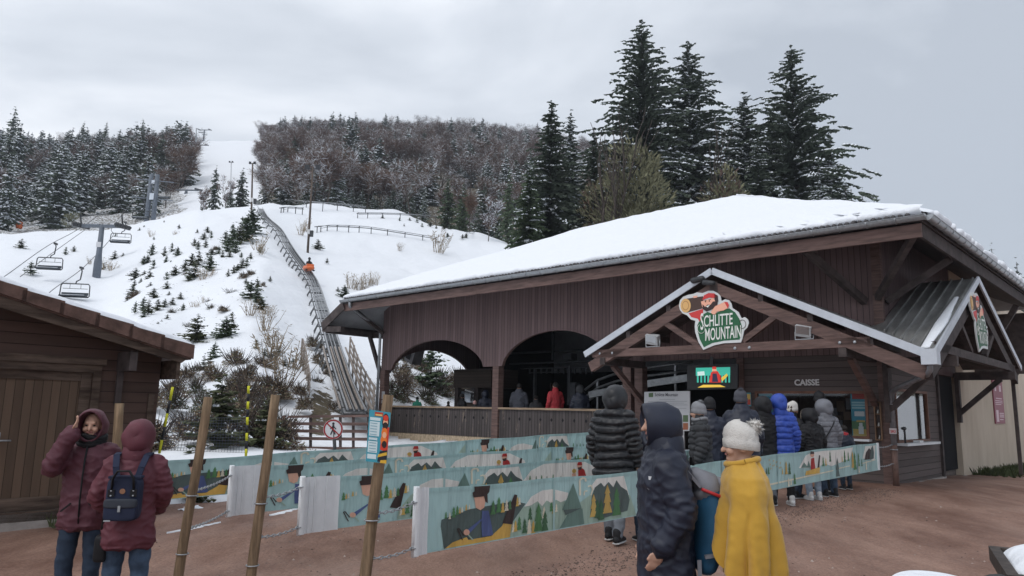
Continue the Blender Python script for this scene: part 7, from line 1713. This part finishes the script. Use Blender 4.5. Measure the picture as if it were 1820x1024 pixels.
    if hood: hood_part(hood[0], *hood[1:]) if isinstance(hood, tuple) else hood_part(hood)
    if hat:
        mb = MB(); n = 30; prof = [(.108, -.035), (.113, -.03), (.115, .02), (.108, .028), (.112, .05), (.104, .095), (.076, .128), (.04, .148), (.0, .152)]; vs = []
        for r, z in prof:
            for j in range(n):
                a = 2 * math.pi * j / n; q = 1 + .05 * math.cos(a * 17 + (z > .03) * z * 50) * (1 if r > .02 else 0); vs.append(hd((r * .85 * q * math.cos(a), .012 + r * 1.02 * q * math.sin(a), z + .025 - .03 * (math.sin(a) < 0) * 0 + .012 * -math.sin(a))))
        K = len(prof); mb.add(vs, [(i * n + j, i * n + (j + 1) % n, (i + 1) * n + (j + 1) % n, (i + 1) * n + j) for i in range(K - 1) for j in range(n)], 0, True); HT = mb.build("knit_hat", hat, t)
        if hatpom:
            f = MB(); r = random.Random(8); pr, off = hatpom; f.blob(hd(off), pr * .75, 10, 7)
            for i in range(260):
                d = V((r.gauss(0, 1), r.gauss(0, 1), r.gauss(0, 1))).normalized(); c = hd(off) + d * pr * .6; s_ = d.cross(V((.3, .5, .7))).normalized() * pr * .16; f.add([c - s_, c + s_, c + d * pr * r.uniform(.35, .6) + V((0, 0, -.004))], [(0, 1, 2)], 0)
            f.build("bobble", hat, HT)
    if hair:
        m, style = hair; mb = MB(); r = random.Random(3)
        mb.blob(hd((0, .03, .05)), (.088, .10, .095), 14, 9)
        if style == 'long': mb.chain([hd((0, .07, .02)), hd((0, .085, -.10)), hd((0, .08, -.2))], [(.085, .05), (.09, .045), (.07, .03)], 12)
        me = remesh(mb, .012, 2); displace(me, lambda p: .006 * math.sin(p[0] * 160) + .004 * nz(p, 30, 2)); me.materials.append(m); link("hair", me, t)
    if scarf:
        mb = MB()
        for i in range(3): mb.tube([hd((.1 * math.cos(a), .02 + .1 * math.sin(a), -.088 - .030 * i + .014 * math.sin(a * 2 + i))) for a in np.linspace(0, 2 * math.pi, 18)], .028, 8, i % len(scarf), cap=False)
        mb.build("scarf", list(scarf), t)
    return t
def ps_at(px, py_feet=None, Y=None):          # ground position under a pixel column at depth Y
    q = at(px, 760, Y); return q.x, q.y
def heading(deg): return rad(deg)             # 0 faces the viewer, 180 shows the back, 90 faces picture right

DENIM = mat("blue_denim", (.055, .085, .135), .85, .3, 7, .0015, 160, .2); DENIMD = mat("dark_denim", (.028, .042, .068), .85, .3, 7, .0015, 160, .2); DENIML = mat("light_denim", (.25, .31, .39), .85, .25, 7, .0015, 160, .2); GREYJ = mat("grey_denim", (.18, .20, .23), .85, .25, 7, .0015, 160, .2)
BLKT = cloth("black_trousers", (.018, .018, .02)); BURG = cloth("burgundy_shell", (.088, .028, .040), .6, .0008, 300, .12, 0, .3); BURG2 = cloth("wine_shell", (.108, .030, .042), .6, .0008, 300, .12, 0, .3)
NAVY = cloth("navy_shell", (.016, .020, .036), .5, .0008, 250, .12, 0, .35); BLKP = cloth("black_down", (.016, .017, .020), .45, .001, 200, .12, 0, .4); BLUEP = cloth("royal_blue_down", (.022, .06, .33), .5, .001, 200, .12, 0, .4)
GREYP = cloth("grey_down", (.15, .155, .175), .6); CHAR = cloth("charcoal_coat", (.04, .042, .046), .7); BLKS = cloth("black_shell", (.014, .014, .016), .6); REDS = cloth("red_shell", (.42, .045, .055), .6)
WOOLW = cloth("cream_wool", (.55, .53, .50), .95, .006, 120); WOOLG = cloth("grey_wool", (.22, .225, .24), .95, .006, 120); WOOLD = cloth("dark_grey_wool", (.07, .072, .085), .95, .006, 120); TAN = cloth("tan_cloth", (.36, .24, .14)); MUST = cloth("mustard_fleece", (.50, .29, .045), .95, .0015, 260, .06, .25)
SLATE = cloth("slate_jacket", (.085, .09, .11)); FUR = cloth("pale_fur", (.42, .36, .30), .95)

# --- the two women in burgundy at the left
def zipper(J, t, A):
    mb = MB(); mb.tube([(0.0, -.142, .80), (0, -.168, 1.0), (0, -.166, 1.2), (0, -.15, 1.36), (0, -.115, 1.47)], .008, 6); mb.build("zip", BLKS, J)
    for s in (-1, 1): mb = MB(); mb.bar((s * .07, -.163, .98), (s * .15, -.140, .91), .014, .012); mb.build("pocket_flap", BLKS, J)
x, y = ps_at(166, None, 6.4)
WA = person("woman in a dark burgundy hooded jacket facing the viewer, hand shading her eyes", x, y, heading(14), 1.63, BURG, 'plain', .74, DENIMD, SHOEB, arms={-1: ((-.265, -.17, 1.27), (-.12, -.19, 1.585))}, hood=(BURG, -1, 1.02), near=True, hair=None, scarf=(BLKS,), width=1.02, jdetail=zipper, zoff=-.03, hat=None)
x, y = ps_at(247, None, 5.95)
WB = person("woman in a wine-red hooded jacket seen from behind, wearing a navy backpack", x, y, heading(180 + 12), 1.57, BURG2, 'plain', .72, DENIM, SHOEB, arms={1: ((.275, -.02, 1.16), (.20, -.16, 1.0)), -1: ((-.25, -.02, 1.16), (-.17, -.18, 1.02))}, hood=(BURG2, -1, 1.04), near=True, face_on=False, width=1.03, zoff=-.03)
def backpack(label, P, col, h_, w_, d_, kind):
    """worn on the back of a figure: placed in that figure's own frame"""
    t = thing("backpack", label, "backpack", P.matrix_basis @ V((0, .17 if kind == 'city' else .15, 1.02)), P.rotation_euler.z); t.scale = P.scale
    return t
MB_NAVY = cloth("navy_canvas", (.022, .028, .055), .8, .001, 300); MB_NAVY2 = cloth("slate_flap", (.035, .04, .052), .6); LEATHER = mat("tan_leather", (.28, .14, .08), .6, .2, 9)
def rbox(mb, c, d, r=.03, n=5, m=0):          # softly rounded pack body
    q = MB(); nx = 10; vs = []
    hx_, hy_, hz_ = d[0] / 2, d[1] / 2, d[2] / 2; kk = 14; mm = 24
    for i in range(kk + 1):
        ph = math.pi * i / kk - math.pi / 2
        for j in range(mm):
            a = 2 * math.pi * j / mm; ce, se = math.cos(ph), math.sin(ph); sp_ = lambda v, e: math.copysign(abs(v) ** e, v)
            vs.append((c[0] + hx_ * sp_(ce, .35) * sp_(math.cos(a), .4), c[1] + hy_ * sp_(ce, .35) * sp_(math.sin(a), .4), c[2] + hz_ * sp_(se, .35)))
    mb.add(vs, [(i * mm + j, i * mm + (j + 1) % mm, (i + 1) * mm + (j + 1) % mm, (i + 1) * mm + j) for i in range(kk) for j in range(mm)], m, True)
bp = backpack("navy canvas backpack with carry handles and a flap pocket on the woman's back", WB, None, .4, .3, .13, 'city')
mb = MB(); rbox(mb, (0, .06, .13), (.27, .14, .36)); mb.box((0, .06, .305), (.25, .12, .02)); bag = mb.build("bag", MB_NAVY, bp)
mb = MB(); rbox(mb, (0, .145, .045), (.25, .06, .17)); mb.build("front_pocket", MB_NAVY, bp); mb = MB(); rbox(mb, (0, .16, .10), (.255, .05, .075)); mb.box((0, .188, .06), (.02, .006, .05), 1); mb.build("pocket_flap", [MB_NAVY2, S_GALV], bp)
for s, r_ in ((-1, .0), (1, .02)):
    mb = MB(); mb.tube([(-.085, .12 + r_, .2), (-.08, .14 + r_, .30), (-.045, .15 + r_, .36), (.045, .15 + r_, .36), (.08, .14 + r_, .30), (.085, .12 + r_, .2)], .008, 7); mb.build("carry_handle", BLKS, bp)
for s in (-1, 1):
    mb = MB(); mb.box((s * .085, .135, .18), (.05, .012, .06)); mb.blob((s * .085, .143, .20), .008, 8, 5, 1); mb.blob((s * .085, .143, .16), .008, 8, 5, 1); mb.build("leather_tab", [BLKS, S_GALV], bp)
    mb = MB(); 
    pts = [(s * .075, .035, .27), (s * .10, .02, .38), (s * .12, -.04, .475), (s * .125, -.14, .49), (s * .125, -.24, .42)]
    for a, b in zip(pts[:-1], pts[1:]): mb.bar(a, b, .05, .016, up=(0, 1, .8))
    mb.build("shoulder_strap", MB_NAVY, bp)
mb = MB(); disc(mb, V((0, .137, .195)), 0, .022, 0, 0, 16); mb.build("round_patch", LEATHER, bp)
mb = MB(); mb.box((.085, .178, -.035), (.05, .004, .012)); mb.build("tag", S_GALV, bp)
p = WB.matrix_basis @ V((.19, .02, .72)); hbg = thing("handbag", "small black shoulder bag hanging between the two women", "handbag", p, WB.rotation_euler.z); mb = MB(); rbox(mb, (0, 0, .0), (.09, .16, .2)); mb.build("bag", BLKS, hbg); mb = MB(); mb.tube([(0, .05, .1), (-.01, .06, .3), (-.05, .06, .55)], .012, 6); mb.build("strap", BLKS, hbg)

# --- black down jacket man
x, y = ps_at(1092, None, 9.6)
def cuffs(J, t, A): pass
person("man in a black quilted down jacket with hood up, seen from behind in the queue", x, y, heading(180 - 28), 1.88, BLKP, 'puffer', .74, GREYJ, SHOEB, SOLE, hood=(BLKP, -1, 1.12), near=True, face_on=False, width=1.16, zoff=.03, stance=(.08, .10), step=(.1, -.12), puff=.10)
x, y = ps_at(1143, None, 9.75)
person("child in a navy hood and tan jacket half hidden beside the man in black down", x, y, heading(200), 1.30, TAN, 'puffer', .70, DENIMD, SHOEB, hood=(NAVY, -1, 1.15), face_on=False, zoff=.02, width=1.0)
# --- navy coat and its rucksack
x, y = ps_at(1178, None, 4.85)
def whitepipe(J, t, A):
    mb = MB(); mb.tube([(.0, -.165, .30), (.012, -.172, .42), (.0, -.168, .56)], .007, 6); mb.build("open_zip", S_WHITE, J)
    mb = MB(); mb.box((.135, -.105, 1.33), (.05, .03, .02)); mb.build("chest_badge", S_WHITE, J)
NC = person("man in a long navy coat with the hood up, hand in pocket, facing left", x, y, heading(-90), 1.80, NAVY, 'plain', .36, BLKT, SHOEB, arms={-1: ((-.235, .07, 1.14), (-.205, -.05, .93)), 1: ((.235, .07, 1.14), (.205, -.05, .93))}, hood=(NAVY, -1, .93, None, 1.0), near=True, width=1.10, zoff=-.05, jdetail=whitepipe, face_on=True)
rk = backpack("blue and grey hiking rucksack with red zip on the back of the navy coat", NC, None, .5, .3, .2, 'hike')
BLUEB = cloth("petrol_blue_nylon", (.022, .085, .16), .55); GREYB = cloth("light_grey_nylon", (.20, .205, .23), .6); REDZ = plain("red_zip", (.45, .03, .035), .5)
mb = MB(); mb.chain([(0, .10, -.20), (0, .13, -.05), (0, .14, .12), (0, .12, .24)], [(.13, .07), (.15, .10), (.15, .10), (.13, .085)], 18); mb.build("bag", BLUEB, rk)
mb = MB(); mb.chain([(0, .11, .24), (0, .10, .28), (0, .05, .32)], [(.140, .10), (.13, .085), (.09, .05)], 16); mb.chain([(0, .225, .10), (0, .19, .28)], [(.10, .02), (.10, .035)], 12); mb.build("lid", GREYB, rk)
mb = MB(); mb.tube([(.145, .05, .25), (.14, .16, .21), (.05, .225, .17), (-.05, .225, .17), (-.14, .16, .21), (-.145, .05, .25)], .010, 7); mb.tube([(.05, .235, .17), (.06, .25, .12), (.055, .25, .06)], .007, 6); mb.build("zip", REDZ, rk)
for s in (-1, 1):
    mb = MB(); pts = [(s * .09, .05, .26), (s * .11, -.04, .36), (s * .125, -.16, .36), (s * .13, -.27, .24)]
    for a, b in zip(pts[:-1], pts[1:]): mb.bar(a, b, .055, .018, up=(0, 1, .8))
    mb.build("shoulder_strap", GREYB, rk)
    mb = MB(); mb.bar((s * .13, .03, -.16), (s * .15, .03, -.42), .025, .005); mb.bar((s * .15, .03, -.42), (s * .145, .02, -.9), .02, .004); mb.bar((s * .145, .06, -.14), (s * .15, .17, -.12), .03, .02); mb.build("loose_strap", GREYB, rk)
mb = MB(); mb.tube([(-.03, .03, .38), (-.025, .03, .43), (.025, .03, .43), (.03, .03, .38)], .008, 6); mb.build("haul_loop", BLKS, rk)

# --- mustard blanket
x, y = ps_at(1317, None, 4.75)
YW = person("woman wrapped in a mustard yellow blanket with a cream bobble hat, facing left", x, y, heading(-98), 1.66, None, legs=BLKT, shoes=SHOEB, hat=WOOLW, hatpom=(.062, (0.0, .10, .135)), near=True, zoff=-.04, arms={-1: ((-.14, .01, 1.16), (-.05, -.04, 1.26)), 1: ((.14, .01, 1.16), (.05, -.04, 1.26))})
def cape(t):
    mb = MB(); n = 110; k = 60; vs = []
    for i in range(k + 1):
        f = i / k
        for j in range(n):
            a = 2 * math.pi * j / n; c, s = math.cos(a), math.sin(a)
            hem = .72 + .32 * max(0, -s) ** 1.2 - .16 * max(0, s) ** 1.5 + .05 * math.sin(a * 3 + 1) + .03 * math.sin(a * 8)
            z = 1.55 - (1.55 - hem) * (f ** 1.0)
            rx = float(np.interp(z, [.3, .9, 1.2, 1.36, 1.45, 1.52, 1.56], [.31, .30, .30, .29, .245, .135, .10])); ry = float(np.interp(z, [.3, .9, 1.2, 1.36, 1.45, 1.52, 1.56], [.225, .205, .185, .165, .145, .115, .095]))
            am = .085 * max(0, min(1, (1.36 - z) / .45)); fo = am * ((abs(math.sin(a * 4.5 + 1.0 * math.sin(2 * z + a))) ** .6 - .6) * 1.25 + math.sin(a * 11 + 3 * z) * .2) + .012 * nz((c * 2, s * 2, z * 2), 1.5, 4)
            sag = .02 * math.sin(z * 22 + a * 2) * max(0, min(1, (1.45 - z) / .2)) * max(0, (z - 1.0) / .45)
            vs.append((rx * c * (1 + fo / rx) , .01 + ry * s * (1 + fo / ry) + sag * .6 - .06 * max(0, min(1, (1.1 - z) / .6)) * (s < -.4) , z))
    o1 = len(vs); vs2 = []
    for i in range(k + 1):
        for j in range(n):
            p = vs[i * n + j]; q = .965; vs2.append((p[0] * q, .01 + (p[1] - .01) * q, p[2]))
    fs = [(i * n + j, i * n + (j + 1) % n, (i + 1) * n + (j + 1) % n, (i + 1) * n + j) for i in range(k) for j in range(n)]
    mb.add(vs, fs, 0, True); mb.add(vs2, [f[::-1] for f in fs], 0, True)
    mb.add([vs[k * n + j] for j in range(n)] + [vs2[k * n + j] for j in range(n)], [(j, j + n, (j + 1) % n + n, (j + 1) % n) for j in range(n)], 0, True)
    mb.tube([(.105 * math.cos(a), .0 + .1 * math.sin(a), 1.545 + .02 * math.sin(a)) for a in np.linspace(0, 2 * math.pi, 24)], .022, 8, cap=False)
    me = mb.mesh("blanket", MUST); displace(me, lambda p: .004 * nz(p, 26, 1)); link("blanket", me, t)
cape(YW)

# --- the queue at the pay desk
def q(label, px, Y, face, top=None, h=1.75, **kw):
    x, y = ps_at(px, None, Y)
    h = (at(px, top, Y).z - gp(x, y)) / (1.045 if kw.get('hatpom') else 1.012)
    return person(label, x, y, heading(face), h=h, **kw)
q("person in a grey bobble hat and charcoal down jacket, facing left with a striped scarf", 1243, 11.2, -100, top=712, jacket=CHAR, jstyle='puffer', jlen=.78, legs=BLKT, shoes=SHOEB, hat=WOOLG, hatpom=(.05, (0, .04, .165)), scarf=(WOOLG, CHAR), width=1.12)
q("person with a black brimmed hat half hidden behind the grey bobble hat", 1262, 12.2, 170, top=710, jacket=NAVY, jstyle='plain', jlen=.74, legs=BLKT, shoes=SHOEB, hat=BLKS, face_on=False)
q("broad man in a navy jacket and dark bobble hat, back to the viewer", 1318, 12.2, 180, top=690, jacket=NAVY, jstyle='plain', jlen=.76, legs=GREYJ, shoes=SHOEB, hat=WOOLD, hatpom=(.045, (0, .03, .165)), face_on=False, width=1.22)
q("person in a black hooded coat between the dark bobble hat and the blue jacket", 1359, 13.2, 185, top=708, jacket=BLKS, jstyle='plain', jlen=.7, legs=GREYJ, shoes=SHOEB, hood=(BLKS, -1, 1.1), face_on=False)
q("man in a bright royal blue quilted jacket with hood up, black leggings and white shoes", 1387, 13.25, 176, top=703, jacket=BLUEP, jstyle='puffer', jlen=.76, legs=BLKT, shoes=SHOEW, hood=(BLUEP, -1, 1.06), face_on=False, near=True, width=1.02, puff=.035, stance=(.13, .15))
q("woman in a white beanie with brown hair, turned right, behind the blue jacket", 1409, 14.2, 110, top=717, jacket=BLKS, jstyle='plain', jlen=.76, legs=DENIMD, shoes=SHOEB, hat=WOOLW, hair=(HAIRB, 'long'))
q("person in a black fur-trimmed hooded jacket, pale jeans and white shoes at the queue's end", 1441, 14.0, 195, top=729, jacket=BLKS, jstyle='plain', jlen=.76, legs=DENIML, shoes=SHOEW, hood=(BLKS, -1, 1.14, FUR), face_on=False, near=True, width=1.12)
GW = q("person in a grey hooded coat with a dark shoulder strap, blue jeans and dark shoes", 1468, 14.5, 190, top=713, jacket=GREYP, jstyle='puffer', jlen=.70, legs=DENIM, shoes=SHOEB, hood=(GREYP, -1, 1.12), face_on=False, near=True, width=1.05, puff=.03)
q("tall person in a black beanie at the window, behind the grey coat", 1459, 15.3, 180, top=699, jacket=BLKS, jstyle='plain', jlen=.76, legs=BLKT, shoes=SHOEB, hat=BLKS, face_on=False)
q("child in dark clothes with a red collar standing at the pay desk counter", 1499, 15.7, 188, top=756, jacket=NAVY, jstyle='plain', jlen=.74, legs=DENIMD, shoes=SHOEB, hair=(HAIRD, 'short'), scarf=(REDS,), face_on=False, width=1.15)
mb = MB(); pts = [(-.13, .08, 1.44), (-.06, .17, 1.36), (.08, .185, 1.16), (.19, .12, .96), (.2, 0, .92)]
mb.tube(pts, .012, 6); o = mb.build("strap", BLKS, GW)

# --- people inside the hall, seen over the balustrade
def ins(label, px, py_top, xl, yl, face, h, **kw):
    x, z = front(px, py_top, yl); p = loc2w(x, yl); tz = z - h - gp(p.x, p.y)
    return person(label, p.x, p.y, heading(face), h=h, zoff=tz, build_legs=True, group="people inside the hall", face_on=False, **kw)
ins("man in a slate grey jacket leaning on the balustrade inside, back to the viewer", 923, 683, 0, .75, 176, 1.78, jacket=SLATE, jlen=.74, legs=DENIMD, shoes=SHOEB, hair=(HAIRD, 'short'), width=1.15)
ins("short dark-haired person between the slate jacket and the red jacket inside", 953, 704, 0, .95, 190, 1.45, jacket=CHAR, jlen=.74, legs=DENIMD, shoes=SHOEB, hair=(HAIRD, 'short'))
ins("person in a bright red hooded jacket inside the hall", 987, 681, 0, .8, 205, 1.76, jacket=REDS, jlen=.74, legs=DENIMD, shoes=SHOEB, hair=(HAIRD, 'short'))
ins("person in a dark blue parka with grey fur hood, right of the red jacket inside", 1031, 687, 0, .8, 180, 1.76, jacket=NAVY, jlen=.74, legs=DENIMD, shoes=SHOEB, hood=(CHAR, -1, 1.1), width=1.2)
ins("person in a navy hood behind the balustrade beside the hall's middle post", 863, 696, 0, .9, 170, 1.68, jacket=NAVY, jlen=.74, legs=DENIMD, shoes=SHOEB, hood=(NAVY, -1, 1.1))
ins("dark-haired person bending over the balustrade before the control cabin", 822, 701, 0, .9, 120, 1.62, jacket=BLKS, jlen=.74, legs=DENIMD, shoes=SHOEB, hair=(HAIRD, 'short'), width=1.1)
ins("child in a pale pink hat just above the balustrade", 844, 714, 0, .6, 180, 1.16, jacket=CHAR, jlen=.7, legs=DENIMD, shoes=SHOEB, hat=cloth("pink_wool", (.5, .3, .28)))
ins("child with dark hair barely visible over the balustrade at the cabin's edge", 797, 714, 0, .6, 180, 1.15, jacket=BLKS, jlen=.7, legs=DENIMD, shoes=SHOEB, hair=(HAIRD, 'short'))
ins("child in green and black at the left end of the balustrade", 742, 706, 0, .6, 160, 1.22, jacket=cloth("jade_cloth", (.03, .2, .14)), jlen=.7, legs=DENIMD, shoes=SHOEB, hair=(HAIRD, 'short'))
# rider on the sled: seated
def rider():
    t = thing("person", "dark-clothed rider sitting hunched on the orange coaster sled", "person", sl.location + V((0, 0, .32)), sl.rotation_euler.z); mb = MB()
    mb.chain([(0, .2, .08), (0, .15, .35), (0, .05, .58)], [(.19, .15), (.2, .15), (.12, .1)], 12); mb.chain([(0, .04, .6), (0, .02, .68)], [.06, .06], 8); mb.blob((0, 0, .78), (.09, .10, .12), 12, 8)
    for s in (-1, 1): mb.chain([(s * .17, .08, .52), (s * .24, -.1, .32), (s * .14, -.3, .28)], [.06, .05, .04], 8); mb.chain([(s * .1, .2, .08), (s * .16, -.2, .25), (s * .13, -.5, .02)], [.09, .07, .05], 8)
    me = remesh(mb, .02, 2); me.materials.append(CHAR); link("body", me, t); mb = MB(); mb.blob((0, .03, .80), (.115, .12, .13), 12, 8); mb.build("hood", BLKS, t)
rider()
# ------------------------------------------------------------------ the air between here and the hill
mb = MB(); mb.box2((-900, -40, -3), (900, 640, 190))
hm = bpy.data.materials.new("valley_haze"); hm.use_nodes = True; t_ = hm.node_tree; t_.nodes.clear()
pv = t_.nodes.new('ShaderNodeVolumePrincipled'); pv.inputs['Color'].default_value = (.80, .87, .97, 1); pv.inputs['Density'].default_value = .00035; pv.inputs['Anisotropy'].default_value = 0
oo = t_.nodes.new('ShaderNodeOutputMaterial'); t_.links.new(pv.outputs[0], oo.inputs['Volume'])
tag(mb.build("haze", hm), kind='stuff')
